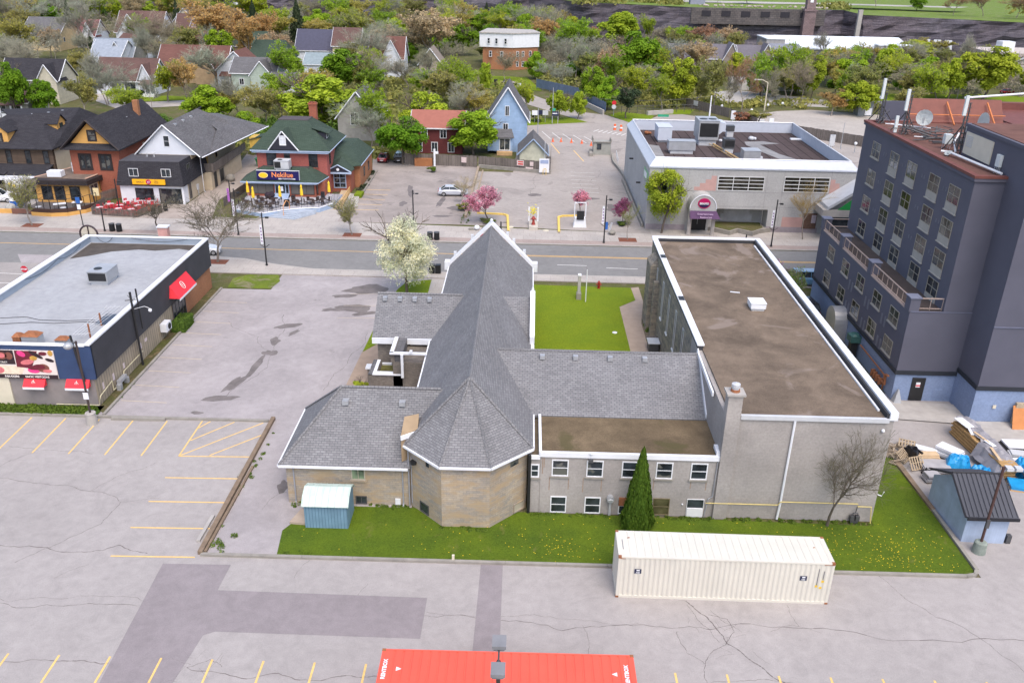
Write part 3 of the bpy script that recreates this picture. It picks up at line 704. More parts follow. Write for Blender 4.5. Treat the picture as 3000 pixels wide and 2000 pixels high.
rl.tube([(-12.4,65.41,1.9),(-10.6,65.41,2.85)],.03,4);rl.tube([(-12.4,65.41,1.0),(-10.6,65.41,1.95)],.02,4);rl.box(-10.7,-10.55,65.35,65.5,1.7,3.0)
rl.build('stair_railing',BLACK,ch)
p=MB()
for i in range(6):p.box(-12.4+.3*i,-10.6,64.1,65.4,.0,.3+.25*i)
p.build('side_steps',CONC,ch)
s=MB();s.box(-9.75,-7.45,55.8,60.9,.0,.5);s.build('porch_step',CONC,ch)
s=MB();s.box(-9.6,-9.45,57.2,60.6,.5,1.1);s.box(-9.45,-7.5,60.45,60.6,.5,1.1);s.build('skylight_frame',WHITE,ch)
MB().box(-9.45,-7.5,57.2,60.45,.5,.9).build('skylight',GLASS,ch)
# front face detail
win(ch,(-1.8,83.0,2.5),(-1,0),2.8,4.0,STONE,GLASS,3,1)

# ---------------------------------------------------------------- BLOCK ANNEX
an=thing('church_annex','two-storey pale block annex with gravel roof and white sash windows beside the apse','annex',(7,47.5,0))
MB().box(1.5,13.0,47.5,52.5,0,4.45).build('wall',BLOCK,an)
MB().box(.75,1.5,47.55,52.5,0,4.2).build('link_wall',BLOCK,an)
MB().box(.95,1.42,47.6,52.3,4.2,4.24).build('link_roof',SOIL,an)
MB().box(.7,1.45,47.42,47.58,4.16,4.42).build('link_coping',WHITE,an)
MB().box(1.55,13.0,47.6,52.4,4.45,4.6).build('roof_surface',GRAVEL,an)
f=MB();f.box(1.42,12.95,47.4,47.62,4.38,4.72);f.box(1.36,1.54,47.6,52.3,4.3,4.8);f.box(12.75,13.0,47.6,48.6,4.7,4.95);f.build('coping',WHITE,an)
for i,x in enumerate((2.22,4.47,6.75,8.96,11.2)):
    win(an,(x,47.5,2.93),(1,0),1.08,1.23,WHITE,[GLASSC,GLASSC,GLASS,GLASSC,GLASS][i],1,2,.07,CONCD)
for i,x in enumerate((2.22,4.48)):win(an,(x,47.5,.08),(1,0),1.06,1.27,WHITE,GLASS,1,2,.07)
win(an,(6.72,47.5,.1),(1,0),.95,1.25,WHITE,GLASS,1,2,.06,label='small window with a rust board over its upper half')
MB().box(6.72,7.67,47.43,47.52,.75,1.38).build('rust_board',RUST,an)
win(an,(8.98,47.5,.1),(1,0),1.1,1.3,plain('olive_frame',(.17,.14,.08)),glassmat('olive_glass',(.06,.055,.03),.2),1,2,.05,label='olive framed basement window')
sd_=win(an,(11.2,47.5,.05),(1,0),1.12,1.36,WHITE,GLASS,1,1,.03,name='cellar_hatch',label='cellar opening with a white lower panel')
MB().box(11.24,12.28,47.4,47.5,.05,.72).build('panel',WHITE,sd_)
win(an,(.84,47.55,2.75),(1,0),.58,1.0,WHITE,GLASS,1,2,.09,CONCD,label='narrow white window next to the black pipe')
v=MB();v.tube([(6.12,47.35,.05),(6.12,47.35,1.0)],.04);v.tube([(6.2,47.35,.05),(6.2,47.35,1.0)],.03);v.build('vent_pipe',LGREY,an)
vm=MB();vm.tube([(6.15,47.5,1.35),(6.15,47.18,1.35)],.24,14);vmo=vm.build('exhaust_vent',GALV,an)
MB().tube([(6.15,47.2,1.3),(6.15,47.14,1.28)],.17,12).build('vent_mouth',LGREY,vmo)
MB().box(4.55,4.85,47.2,47.42,4.15,4.38).build('scupper',DARKG,an);MB().ball((4.7,47.35,4.75),.1).build('roof_lamp',WHITE,an)
MB().ball((8.75,47.45,1.3),.05).build('wall_light',WHITE,an);MB().ball((10.9,47.45,1.0),.06).build('wall_light',WHITE,an)
MB().tube([(12.85,47.42,4.3),(12.8,47.42,1.7),(12.55,47.42,1.5),(12.4,47.42,.05)],.035).build('downpipe',PIPEG,an)
rs=MB()
for x,z,l in ((1.62,4.35,1.3),(1.72,4.35,.8),(2.1,2.8,1.0),(3.35,2.8,.9),(4.3,2.8,1.1),(5.5,2.8,1.0),(8.9,2.8,.8),(11.3,2.8,.6),(12.3,2.8,.7)):
    rs.box(x-.03,x+.03,47.494,47.497,z-l,z)
rs.build('rust_streak',plain('rust_streak',(.30,.22,.17),.95,var=.3,scale=4),an)

# ---------------------------------------------------------------- CHURCH HALL
ha=thing('church_hall','long flat-roofed church hall, grey stone sides and pale block back wall, brown gravel roof','hall',(18.3,47.5,0))
w=MB();w.box(13.0,23.5,47.5,60,0,7.6);w.build('block_wall',BLOCK,ha)
w=MB();w.box(13.0,23.5,60,83.2,0,7.6);w.build('stone_wall',STONEG,ha)
MB().box(13.3,23.2,47.6,82.9,7.6,7.74).build('roof_surface',GRAVEL2,ha)
p=MB();p.box(13.0,13.35,57.4,83.2,7.6,7.95);p.box(13.35,23.2,82.85,83.2,7.6,8.05);p.box(23.0,23.5,47.5,82.85,7.6,8.1);p.build('parapet',plain('black_felt',(.04,.04,.045),.8),ha)
p=MB();p.box(12.9,13.42,57.4,83.3,7.95,8.07);p.box(12.9,23.65,82.9,83.35,8.05,8.17);p.box(23.15,23.65,47.4,82.9,8.1,8.24);p.box(23.15,23.65,47.38,47.7,7.7,8.1)
p.box(22.8,22.93,48.5,82,7.745,7.86)
p.build('coping',WHITE,ha)
p=MB();p.box(13.9,23.15,47.36,47.6,7.52,7.8);p.build('eave_trough',LGREY,ha)
p=MB();p.obox((13.02,57.4,7.3),(-.02,-1),0,6.6,0,.12,0,.3);p.build('side_flashing',WHITE,ha)
g=MB();g.add([(12.92,57.3,7.5),(12.92,52.4,4.75),(12.92,52.4,5.05),(12.92,57.3,7.8),(13.0,57.3,7.5),(13.0,52.4,4.75),(13.0,52.4,5.05),(13.0,57.3,7.8)],[(0,1,2,3),(7,6,5,4),(0,4,5,1),(3,2,6,7),(1,5,6,2),(0,3,7,4)]);g.build('roof_flashing',WHITE,ha)
c=MB();c.box(12.95,13.85,47.3,48.1,0,9.2);cs=c.build('chimney',BLOCK,ha)
MB().box(12.82,13.98,47.18,48.22,9.2,9.34).build('chimney_cap',CONC,cs)
MB().lathe(13.4,47.7,[(.3,9.34),(.27,9.5)],12).build('rust_collar',RUST,cs)
MB().lathe(13.4,47.7,[(.22,9.5),(.22,9.62),(.27,9.65),(.27,9.85),(.05,9.92)],14).build('flue',LGREY,cs)
for y,z0,z1,wd in ((78.4,4.3,6.5,.5),(74.3,3.0,6.6,.6),(70.7,3.1,6.7,.6),(67.0,3.2,6.75,.6),(63.4,3.4,6.7,.6)):
    win(ha,(13.0,y+wd/2,z0),(0,-1),wd,z1-z0,LGREY,GLASS,1,1,.06,WHITE)
b=MB();b.box(12.3,13.0,78.6,81.2,0,6.6);b.add([(12.3,78.6,6.6),(13,78.6,6.6),(13,81.2,6.6),(12.3,81.2,6.6),(12.9,78.9,7.3),(13,78.9,7.3),(13,80.9,7.3),(12.9,80.9,7.3)],[(0,1,5,4),(1,2,6,5),(2,3,7,6),(3,0,4,7),(4,5,6,7)])
b.box(12.5,13.0,76.8,77.4,0,5.6);b.build('buttress',STONEG,ha)
MB().tube([(17.3,47.38,7.5),(17.28,47.4,1.3),(17.2,47.35,.1)],.075).build('downpipe',WHITE,ha)
gp=MB();gp.tube([(12.4,47.3,1.25),(17.1,47.3,1.25),(17.25,47.3,1.5),(22.3,47.3,1.5),(22.3,47.3,1.3),(23.2,47.3,1.3),(23.3,47.15,.1)],.035);gp.build('gas_pipe',plain('yellow_gas_pipe',(.6,.48,.18),.5),ha)
gm=MB();gm.box(21.95,22.2,47.15,47.4,.25,.6);gm.box(22.3,22.55,47.15,47.4,.25,.6);gm.tube([(22.08,47.28,.6),(22.1,47.28,.8),(22.42,47.28,.8),(22.42,47.28,.6)],.04);gm.tube([(22.3,47.3,1.3),(22.25,47.28,.8)],.03);gm.box(22.0,22.5,47.2,47.36,.05,.25)
gm.build('gas_meter',DARKG,ha)
MB().ball((22.9,47.42,6.95),.12,10,6).build('wall_light',WHITE,ha)
MB().tube([(23.5,48.6,1.6),(24.2,48.3,1.5),(24.25,48.2,1.9)],.04).build('side_floodlight',WHITE,ha)
for x,y,a in ((13.2,77.5,0),(13.2,66.8,0)):MB().box(x-.25,x+.2,y-.7,y+.2,8.075,8.1).build('coping_joint',BLACK,ha)
unit('roof_exhaust_fan','square white exhaust fan on the brown gravel hall roof',18.55,19.75,64.9,66.2,7.74,8.42,WHITE,None,0,.2,cat='roof fan')
sl=MB().obox((17.8,69.2,7.75),(1,-.25),0,.8,0,.12,0,.05);single('roof_board',sl,WHITE,'loose pale board lying on the brown hall roof','board')
ab=thing('condenser_box','grey metal condenser with wooden lid beside the stone hall wall','air conditioner',(12.4,73.6,0))
MB().box(11.95,12.85,73.0,74.2,.1,.95).build('casing',DARKG,ab);MB().box(11.85,12.95,72.9,74.3,.95,1.02).build('lid',LGREY,ab);MB().box(11.8,12.9,74.35,74.5,.9,1.1).build('board',WOODD,ab)

# ---------------------------------------------------------------- LEFT FLAT-ROOFED SHOP
lb=thing('flat_roofed_shop','flat-roofed corner shop with black upper band, beige panel side and pale grey roof','shop',(-40,60.2,0))
CLAD=linesmat('beige_ribbed_panels',(.36,.30,.22),(.10,.085,.07),.42,.12,.8,var=.08)
BLKB=plain('black_fascia',(.045,.045,.052),.75,var=.25,scale=.6)
NAVY=plain('navy_fascia',(.03,.055,.13),.6,var=.15)
MB().box(-46.2,-33.7,60.2,76,0,2.5).build('lower_wall',plain('grey_render',(.25,.22,.215),.9,var=.12),lb)
MB().box(-33.72,-33.66,60.25,76.2,.05,2.5).build('side_panels',CLAD,lb)
MB().box(-46.2,-33.7,76,87,0,2.5).build('brick_wall',BRICKO,lb)
MB().box(-33.72,-33.64,79.6,87,.05,2.5).build('brick_facing',BRICKO,lb)
MB().box(-46.0,-40.45,60.1,60.2,0,2.48).build('cream_wall',CREAMW,lb)
MB().box(-46.2,-33.75,60.3,87,2.5,4.8).build('upper_wall',BLKB,lb)
b=MB();b.box(-33.75,-33.45,60.2,87.1,2.5,5.45);b.build('black_band',BLKB,lb)
b=MB();b.box(-46.2,-33.45,60.05,60.3,2.5,5.35);b.build('navy_band',NAVY,lb)
PALE_ROOF=asphalt('pale_membrane_roof',(.34,.345,.36),.07,stain=(.7,(.2,.2,.21),.4),scale=.25,grit=.05)
MB().box(-46,-33.75,60.35,86.9,4.8,4.86).build('roof_surface',PALE_ROOF,lb)
PARA=plain('pale_blue_parapet',(.30,.35,.42),.6,var=.08)
b=MB();b.box(-46.4,-46.0,60.2,87.1,0,5.5);b.box(-46.0,-33.75,86.85,87.1,4.5,5.5);b.build('parapet',PARA,lb)
b=MB();b.box(-33.85,-33.4,60.0,87.15,5.45,5.58);b.box(-46.5,-33.86,60.0,60.4,5.35,5.45);b.box(-46.5,-45.9,60.4,87.2,5.5,5.6);b.box(-45.9,-33.86,86.8,87.2,5.5,5.6);b.build('coping',WHITE,lb)
def wet(pts,nm):
    MB().sheet(pts,4.866).build(nm,plain('wet_roof',(.075,.062,.052),.85,var=.35),lb)
wet([(-45.8,86.7),(-34.0,86.7),(-34.0,84.7),(-36,85.4),(-38.2,84.6),(-40,84.9),(-42.5,84.0),(-44,82.6),(-45.6,81.5)],'wet_patch')
# advert wall
bd=MB();bd.box(-41.6,-36.35,59.96,60.04,2.52,4.95);bdo=bd.build('billboard',plain('billboard_white',(.7,.62,.58),.4,var=.05),lb,'long printed food advert on the rear wall')
PKS=[plain('ad_'+n,c,.4,var=.25,scale=3) for n,c in (('maroon',(.14,.015,.03)),('pink',(.75,.05,.22)),('dark',(.03,.015,.02)),('rose',(.6,.16,.17)),('cream',(.75,.62,.48)),('brown',(.2,.07,.05)),('gold',(.5,.28,.06)))]
def adv(mi,pts,d=.004):
    y=59.96-d;MB().add([(x,y,z) for x,z in pts]+[(x,59.965,z) for x,z in pts],[tuple(range(len(pts)-1,-1,-1))]+[(i,(i+1) % len(pts),len(pts)+(i+1) % len(pts),len(pts)+i) for i in range(len(pts))]).build('advert_print',PKS[mi],bdo)
def ell(cx,cz,rx,rz,n=16,rot=0):return [(cx+rx*math.cos(t)*math.cos(rot)-rz*math.sin(t)*math.sin(rot),cz+rx*math.cos(t)*math.sin(rot)+rz*math.sin(t)*math.cos(rot)) for t in [6.2832*i/n for i in range(n)]]
adv(2,[(-41.6,3.72),(-39.5,3.72),(-39.5,4.93),(-41.6,4.93)],.012)
adv(5,ell(-40.5,4.45,.45,.32),.02);adv(3,ell(-40.5,4.48,.32,.22),.026);adv(5,ell(-39.9,4.45,.3,.32),.02)
adv(0,[(-39.45,3.5),(-38.3,3.4),(-37.6,4.9),(-39.4,4.93)],.008);adv(1,ell(-38.9,4.65,.35,.22,rot=-.5),.02);adv(3,ell(-38.55,3.95,.55,.22,rot=.2),.02)
adv(6,ell(-38.0,4.3,.3,.2),.022);adv(2,ell(-37.75,4.6,.6,.16,rot=-.55),.028);adv(2,ell(-36.75,4.15,.35,.14,rot=-.3),.02);adv(0,ell(-37.2,4.7,.32,.16),.02);adv(6,ell(-36.6,4.75,.2,.25),.012)
adv(4,[(-41.6,2.85),(-39.2,2.85),(-38.8,3.55),(-41.6,3.65)],.006);adv(3,ell(-41,3.2,.5,.3),.015)
adv(1,ell(-38.15,3.25,.5,.26),.02);adv(0,ell(-38.1,3.45,.5,.18),.024);adv(5,ell(-37.4,3.45,.5,.36),.022);adv(0,ell(-37.7,3.55,.5,.22),.028);adv(3,ell(-37.1,3.2,.35,.15),.026)
adv(2,[(-41.6,2.52),(-36.36,2.52),(-36.36,2.86),(-41.6,2.86)],.014)
TXT=plain('advert_lettering',(.8,.74,.7),.4,var=.02)
text('FAKAXERS',.24,TXT,bdo,(-40.0,59.93,2.6),(1,0,0),depth=.004,bold=.006);text('EACIC VISITOZAS',.24,TXT,bdo,(-38.0,59.93,2.6),(1,0,0),depth=.004,bold=.006)
text('CELEX',.2,TXT,bdo,(-40.4,59.92,3.85),(1,0,0),depth=.004)
REDC=plain('red_canvas',(.70,.03,.045),.6,var=.06)
def awning(name,x0,x1,zt,zb,out,label):
    t=MB();y=60.05
    t.add([(x0,y,zt),(x1,y,zt),(x1,y-out,zb+.18),(x0,y-out,zb+.18),(x0,y,zb+.18),(x1,y,zb+.18)],[(3,2,1,0),(4,3,0),(1,2,5),(3,4,5,2),(4,0,1,5)])
    a=t.build('awning',REDC,lb,label);MB().box(x0,x1,y-out-.02,y-out+.01,zb,zb+.178).build('valance',WHITE,a)
    v=MB();cx=(x0+x1)/2-.05;zc=(zt+zb)/2+.1
    yo=y-out*(zt-zc)/(zt-zb-.18)-.03
    for k in range(10):
        t0=6.2832*k/10;t1=6.2832*(k+1)/10
        v.tube([(cx+.13*math.cos(t0),yo,zc+.13*math.sin(t0)),(cx+.13*math.cos(t1),yo,zc+.13*math.sin(t1))],.022,4)
    v.tube([(cx-.03,yo,zc-.08),(cx,yo,zc+.05),(cx+.06,yo,zc+.26)],.03,4);v.build('emblem',TXT,a)
awning('awning',-39.15,-37.45,2.5,1.75,.5,'red awning under the middle of the advert');awning('awning',-35.8,-33.95,2.5,1.75,.5,'red awning near the corner of the rear wall')
t=MB();x0=-33.44
t.add([(x0,75.9,4.35),(x0,80.2,4.35),(x0+1.0,79.9,3.25),(x0+1.0,75.5,3.25),(x0,75.5,3.25),(x0,79.9,3.25)],[(0,3,2,1),(0,4,3),(1,2,5),(3,4,5,2),(0,1,5,4)])
a=t.build('awning',REDC,lb,'large red entrance awning on the lot side');MB().box(x0+.98,x0+1.02,75.5,79.9,3.05,3.24).build('valance',WHITE,a)
v=MB()
for k in range(12):
    t0=6.2832*k/12;t1=6.2832*(k+1)/12
    f_=lambda q:(x0+.53+.3*math.sin(q)*-.7,77.7+.32*math.cos(q),3.86+.42*math.sin(q)*.75)
    v.tube([f_(t0),f_(t1)],.03,4)
for k in range(3):v.tube([(x0+.45+.1*k,77.5,3.98-.11*k),(x0+.45+.1*k,77.9,3.98-.11*k)],.03,4)
v.build('emblem',TXT,a)
win(lb,(-33.66,76.3,.1),(0,1),3.2,2.2,DARKG,GLASS,4,1,.08,name='entrance_door',label='dark glass entrance under the red awning')
st_=MB()
for y,z,w_,h_ in ((65.0,1.0,.3,.5),(68.5,1.2,.35,.5),(69.6,1.4,.5,.3),(74,1.3,.3,.35),(61.2,1.0,.25,.6),(63,.9,.3,.6)):st_.box(-33.65,-33.64,y,y+w_,z,z+h_)
st_.build('wall_poster',plain('faded_poster',(.62,.52,.52),.7,var=.2,scale=6),lb)
gp=MB();gp.tube([(-37,60.0,.25),(-33.55,60.0,.25),(-33.5,60.3,.9),(-33.5,62.5,1.15),(-33.5,62.5,.3),(-33.45,64.2,.3),(-33.45,64.6,1.0),(-33.45,68.5,1.05)],.035);gp.build('gas_pipe',plain('cream_pipe',(.6,.55,.36),.5),lb)
gm=MB();gm.box(-33.45,-33.1,62.9,63.3,0,.55);gm.box(-33.45,-33.1,64.3,64.6,0,.55);gm.box(-33.45,-33.15,63.1,64.4,.55,.85);gm.build('gas_meter',GALV,lb)
wall_ac=thing('wall_condenser','white condenser box hanging on the beige panel wall beside the hedge','air conditioner',(-33.2,73.4,0))
MB().box(-33.6,-33.0,72.9,74.1,.9,1.7).build('casing',WHITE,wall_ac);MB().tube([(-32.99,73.6,1.3),(-32.95,73.6,1.3)],.3,14).build('fan',BLACK,wall_ac);MB().box(-33.6,-33.1,73,74,.82,.9).build('bracket',DARKG,wall_ac)
# roof things
unit('rooftop_air_conditioner','grey rooftop unit with dark coil face in the middle of the pale shop roof',-40.25,-38.45,74.3,76.7,4.86,6.2,GALV,'S',1,.3)
NC=iter(('draped along the left parapet nearest the camera','draped along the left parapet','hanging at the far left parapet corner','looped at the far left inside corner','sagging along the far parapet','lying across the roof, upper one','lying across the roof, lower one'))
def cable(pts):single('roof_cable',MB().tube(pts,.022,4),BLACK,'thin black cable of the pale shop roof, '+next(NC),'cable','cables on the pale shop roof')
def sag(a,b,s,n=10):return [Vector(a).lerp(Vector(b),i/n)-Vector((0,0,s*4*(i/n)*(1-i/n))) for i in range(n+1)]
cable(sag((-46,74,5.4),(-45.9,80,5.4),.35));cable(sag((-45.9,80,5.4),(-45.8,84.5,5.4),.4));cable(sag((-45.2,86.8,5.5),(-43.5,86.8,5.5),.6));cable(sag((-41.5,86.75,5.5),(-35.5,86.75,5.5),.35))
cable([(-44,66.2,4.9),(-42,66.6,4.9),(-40.5,66.0,4.9),(-38.3,66.0,4.9),(-36.0,66.3,4.9)]);cable([(-44,64.8,4.9),(-41,65.5,4.9),(-39,65.4,4.9),(-37,65.8,4.9),(-35.2,65.9,4.9)])
hd=MB()
hd.box(-35.6,-34.3,65.4,67.6,4.87,4.92);o=hd.build('roof_panel',plain('dark_blue_panel',(.05,.06,.08),.3),None);tag(o,'dark flat panel lying on the shop roof behind the wire rack','panel')
rk=thing('wire_rack','white wire rack with rusty posts on the edge of the shop roof','rack',(-34.8,64.5,4.87))
q=MB()
for k in range(5):q.tube([(-35.9+.25*k,62.2,5.3),(-35.5+.35*k,67.8,5.6)],.018,4)
for k in range(4):q.tube([(-35.8+.1*k,62.4+1.7*k,5.3+.08*k),(-34.5+.1*k,62.6+1.7*k,5.35+.08*k)],.018,4)
q.build('wires',LGREY,rk);q=MB();q.box(-34.75,-34.65,62.7,62.8,4.87,6.1);q.box(-35.0,-34.9,65.2,65.3,4.87,6.0);q.build('post',RUST,rk)
def vent_box(nm,label,x,y,w_,d,h_,mat,hood):
    t=thing(nm,label,'roof vent',(x,y,4.86))
    MB().box(x-w_/2,x+w_/2,y-d/2,y+d/2,4.86,4.86+h_*.75).build('box',GALV if hood else mat,t)
    q=MB();q.add([(x-w_/2-.06,y-d/2-.06,4.86+h_*.75),(x+w_/2+.06,y-d/2-.06,4.86+h_*.75),(x+w_/2+.06,y+d/2+.06,4.86+h_*.75),(x-w_/2-.06,y+d/2+.06,4.86+h_*.75),(x-w_/4,y-d/4,4.86+h_),(x+w_/4,y-d/4,4.86+h_),(x+w_/4,y+d/4,4.86+h_),(x-w_/4,y+d/4,4.86+h_)],[(0,1,5,4),(1,2,6,5),(2,3,7,6),(3,0,4,7),(4,5,6,7)])
    q.build('hood',RUST,t);return t
vent_box('rusty_roof_vent','narrow dark red rusty vent at the left on the shop roof edge',-39.65,61.3,.6,.7,.95,RUST,False)
vent_box('rusty_roof_vent','wide rust-stained vent box in the middle of the shop roof edge',-38.6,61.4,1.3,.9,1.05,RUST,True)
vent_box('rusty_roof_vent','small tilted rusty vent nearest the corner of the shop roof',-36.1,61.2,.9,.7,.8,RUST,True)
# round slatted sign behind the shop
ds=thing('round_slatted_sign','round dark sign frame with pale slats behind the far left corner of the shop','sign',(-46.6,88.2,0))
q=MB()
for k in range(24):
    t0=6.2832*k/24;t1=6.2832*(k+1)/24
    q.tube([(-46.9+.95*math.cos(t0),88.6,5.2+.95*math.sin(t0)),(-46.9+.95*math.cos(t1),88.6,5.2+.95*math.sin(t1))],.1,6)
q.box(-46.95,-46.85,88.5,88.7,0,6.1);q.build('ring',plain('dark_bronze',(.05,.03,.035),.5),ds)
q=MB()
for k in range(-7,8):
    x=.11*k;zz=math.sqrt(max(0,.8-x*x));q.box(-46.9+x-.03,-46.9+x+.03,88.57,88.6,5.2-zz,5.2+zz)
q.build('slats',CREAMW,ds)
# ---------------------------------------------------------------- HOTEL
HOTW=plain('slate_blue_render',(.098,.098,.130),.85,var=.07,scale=.5)
HOTB=brickmat('pale_blue_block',(.235,.30,.45),(.225,.29,.44),(.20,.26,.40),.4,.2,.008,.85,stain=.1,bumpy=.1)
HOTN=plain('dark_band',(.022,.026,.035),.7)
HOTP=plain('window_panel',(.34,.32,.29),.7,var=.08)
HFR=plain('window_frame_beige',(.33,.30,.25),.6,var=.05)
RBR=plain('red_brown_roof_trim',(.16,.055,.045),.7,var=.2)
RDK=asphalt('red_brown_roof',(.15,.075,.06),.2,scale=.5)
TRB=plain('terrace_floor',(.06,.045,.04),.8,var=.3)
ho=thing('hotel','tall dark slate-blue hotel with rows of windows and stepped terrace at the right edge','hotel',(45,65,0))
MB().box(31.35,75,64.9,88.0,0,2.45).build('base_wall',HOTB,ho)
MB().box(36.3,75,61.45,64.9,0,2.9).build('base_wall',HOTB,ho)
MB().box(31.22,75,64.75,88.1,2.45,2.8).build('dark_band',HOTN,ho)
MB().box(36.2,75,61.35,64.75,2.9,3.25).build('dark_band',HOTN,ho)
MB().box(31.3,36.3,64.85,88.0,2.8,8.05).build('podium_wall',HOTW,ho)
MB().box(31.5,34.1,65.1,87.8,8.05,8.1).build('terrace_floor',TRB,ho)
w=MB();w.box(34.0,36.3,64.9,88.2,8.05,19.0);w.box(36.3,52,64.9,88.2,2.8,19.0);w.build('upper_wall',HOTW,ho)
w=MB();w.box(36.3,60,61.4,72.6,3.25,21.7);w.build('tower_wall',HOTW,ho)
w=MB();w.box(36.28,60,61.34,61.4,8.3,8.38);w.box(31.35,36.3,64.8,64.85,8.05,8.12);w.build('render_joint',plain('joint',(.13,.14,.2),.8),ho)
w=MB();w.box(33.85,52,64.75,88.35,18.75,19.0);w.build('cornice',HOTW,ho)
w=MB();w.box(33.8,34.3,64.7,88.4,19.0,19.2);w.box(34.3,36.3,64.7,65.1,19.0,19.2);w.box(34.3,52,87.9,88.4,19,19.2);w.build('roof_edge',RBR,ho)
MB().box(34.3,52,65.1,87.9,19.0,19.06).build('roof_surface',RDK,ho)
w=MB();w.box(36.2,60,61.3,72.7,21.5,21.75);w.build('tower_cornice',HOTW,ho);w=MB();w.box(36.5,60,61.6,72.4,21.75,21.8);w.build('tower_roof',RDK,ho)
l=MB();l.box(36.22,36.3,67.8,72.3,19.4,21.15);lo=l.build('beige_panel',plain('beige_panel',(.62,.57,.47),.6,var=.05),ho,'large beige panel on the roof-top tower wall')
l=MB()
for k in range(7):l.box(36.19,36.22,71.0,72.0,20.05+.13*k,20.1+.13*k)
l.build('louvre',LGREY,lo)
# far roof parts: leaning red screen wall with orange braces, second roof
w=MB();w.box(40.5,52,101,101.3,17.2,19.2);w.box(40,58,88.4,101,0,17.2);w.build('rear_wing',HOTW,ho)
w=MB();w.add([(38.0,88.0,19.1),(47.5,88.0,19.1),(47.5,89.4,21.2),(38.0,89.4,21.2),(38,88.3,19.1),(47.5,88.3,19.1),(47.5,89.7,21.2),(38,89.7,21.2)],[(0,1,2,3),(7,6,5,4),(0,3,7,4),(1,5,6,2),(3,2,6,7)]);w.build('screen_wall',plain('red_brown_metal',(.17,.05,.035),.6,var=.2),ho)
w=MB()
for x in (42.2,46.2):w.tube([(x,87.0,19.1),(x-.3,88.9,21.0)],.09,5)
w.tube([(38,88.0,19.9),(47.5,88.0,19.9)],.05,5);w.build('brace',plain('orange_brace',(.55,.18,.06),.7),ho)
w=MB();w.box(48,75,84,84.4,19,20.4);w.box(48,75,96,97,19,20);w.box(48.0,75,84.4,96,19.0,19.3);w.build('rear_roof',RBR,ho)
w=MB();w.tube([(47.5,97,20.3),(55,97.5,20.9),(62,97.5,20.8),(70,97,20.6)],.12,6);w.build('white_pipe',WHITE,ho)
yc=(84.4,79.85,75.9,71.3,67.6)
for j,zt in enumerate((17.7,15.02,12.4,9.92)):
    for i,y in enumerate(yc):
        wd=1.95;big=i > 0;zb=zt-2.05 if big else zt-1.5
        gl=GLASSC if (i*3+j*5) % 7 in (0,3) else GLASS
        if big:
            f=win(ho,(34.0,y+wd/2,zt-1.42),(0,-1),wd,1.42,HFR,gl,2,2,.04,None,mull=.035)
            MB().box(33.94,33.998,y-wd/2,y+wd/2,zt-2.05,zt-1.43).build('panel',HOTP,f)
            MB().box(33.86,33.998,y-wd/2-.08,y+wd/2+.08,zt-2.13,zt-2.052).build('sill',HOTP,f)
        else:win(ho,(34.0,y+wd/2,zt-1.45),(0,-1),wd,1.45,HFR,gl,2,2,.04,HOTP,mull=.035)
for j,zt in enumerate((7.28,4.62)):
    for i,y in enumerate((83.95,79.6,75.5,71.3,67.45)):
        win(ho,(31.3,y+.92,zt-1.38),(0,-1),1.85,1.38,HFR,GLASSC if (i+j*2) % 4==1 else GLASS,2,2,.04,HOTP,mull=.035)
vt=MB()
for y in (77.9,73.6,69.6):
    for z in (5.0,2.9):
        for d in (0,.75):MB().box(31.26,31.3,y-d-.15,y-d+.15,z,z+.95).build('wall_vent',plain('vent_grey',(.15,.155,.19),.7),ho)
for z in (16.9,14.2,11.5):
    for y in (82.4,77.8,73.7,69.5):
        for d in (0,.5):vt.box(33.97,34.0,y-d-.05,y-d+.05,z,z+.32)
o=vt.build('small_wall_vents',MATS['vent_grey'],ho);o['kind']='stuff'
# terrace piers and railings
for y in (87.6,81.6,73.9,65.3):
    pr=MB().box(31.2,32.0,y-.45,y+.45,8.05,9.2).build('terrace_pier',HOTW,ho);MB().box(31.12,32.08,y-.53,y+.53,9.2,9.28).build('pier_cap',plain('cap_blue',(.16,.17,.23),.7),pr)
RAIL=plain('pinkish_rail',(.40,.31,.27),.6,var=.08)
for a,b in ((87.15,82.05),(81.15,74.35),(73.45,65.75)):
    q=MB();q.box(31.35,31.42,b,a,9.05,9.13);q.box(31.35,31.41,b,a,8.2,8.26);n=int((a-b)/1.05)
    for k in range(n+1):q.box(31.36,31.4,b+(a-b)*k/n-.02,b+(a-b)*k/n+.02,8.1,9.05)
    q.build('terrace_railing',RAIL,ho)
    q=MB();q.box(31.25,31.5,b,a,8.0,8.12);q.build('terrace_edge',RAIL,ho)
q=MB();q.box(32,34,65.2,65.27,9.05,9.13);q.box(32,34,65.2,65.25,8.2,8.26)
for k in range(3):q.box(32+.97*k,32.04+.97*k,65.2,65.24,8.1,9.05)
q.box(32,34,87.9,87.97,9.0,9.1);q.box(32,34,87.9,87.95,8.2,8.3);q.build('terrace_railing',RAIL,ho)
# back door, outlet
d=MB();d.box(32.8,33.9,64.82,64.9,.05,2.15);do=d.build('back_door',BLACK,ho,'black steel door with a white notice')
MB().box(33.15,33.5,64.79,64.82,1.3,1.75).build('notice',WHITE,do);MB().box(33.15,33.5,64.785,64.79,1.4,1.52).build('notice_text',REDC,do)
MB().box(37.9,38.15,61.36,61.4,1.3,1.6).build('wall_outlet',CREAMW,ho)
MB().box(34.7,35.5,64.86,64.9,.4,1.1).build('wall_hatch',HOTB,ho)
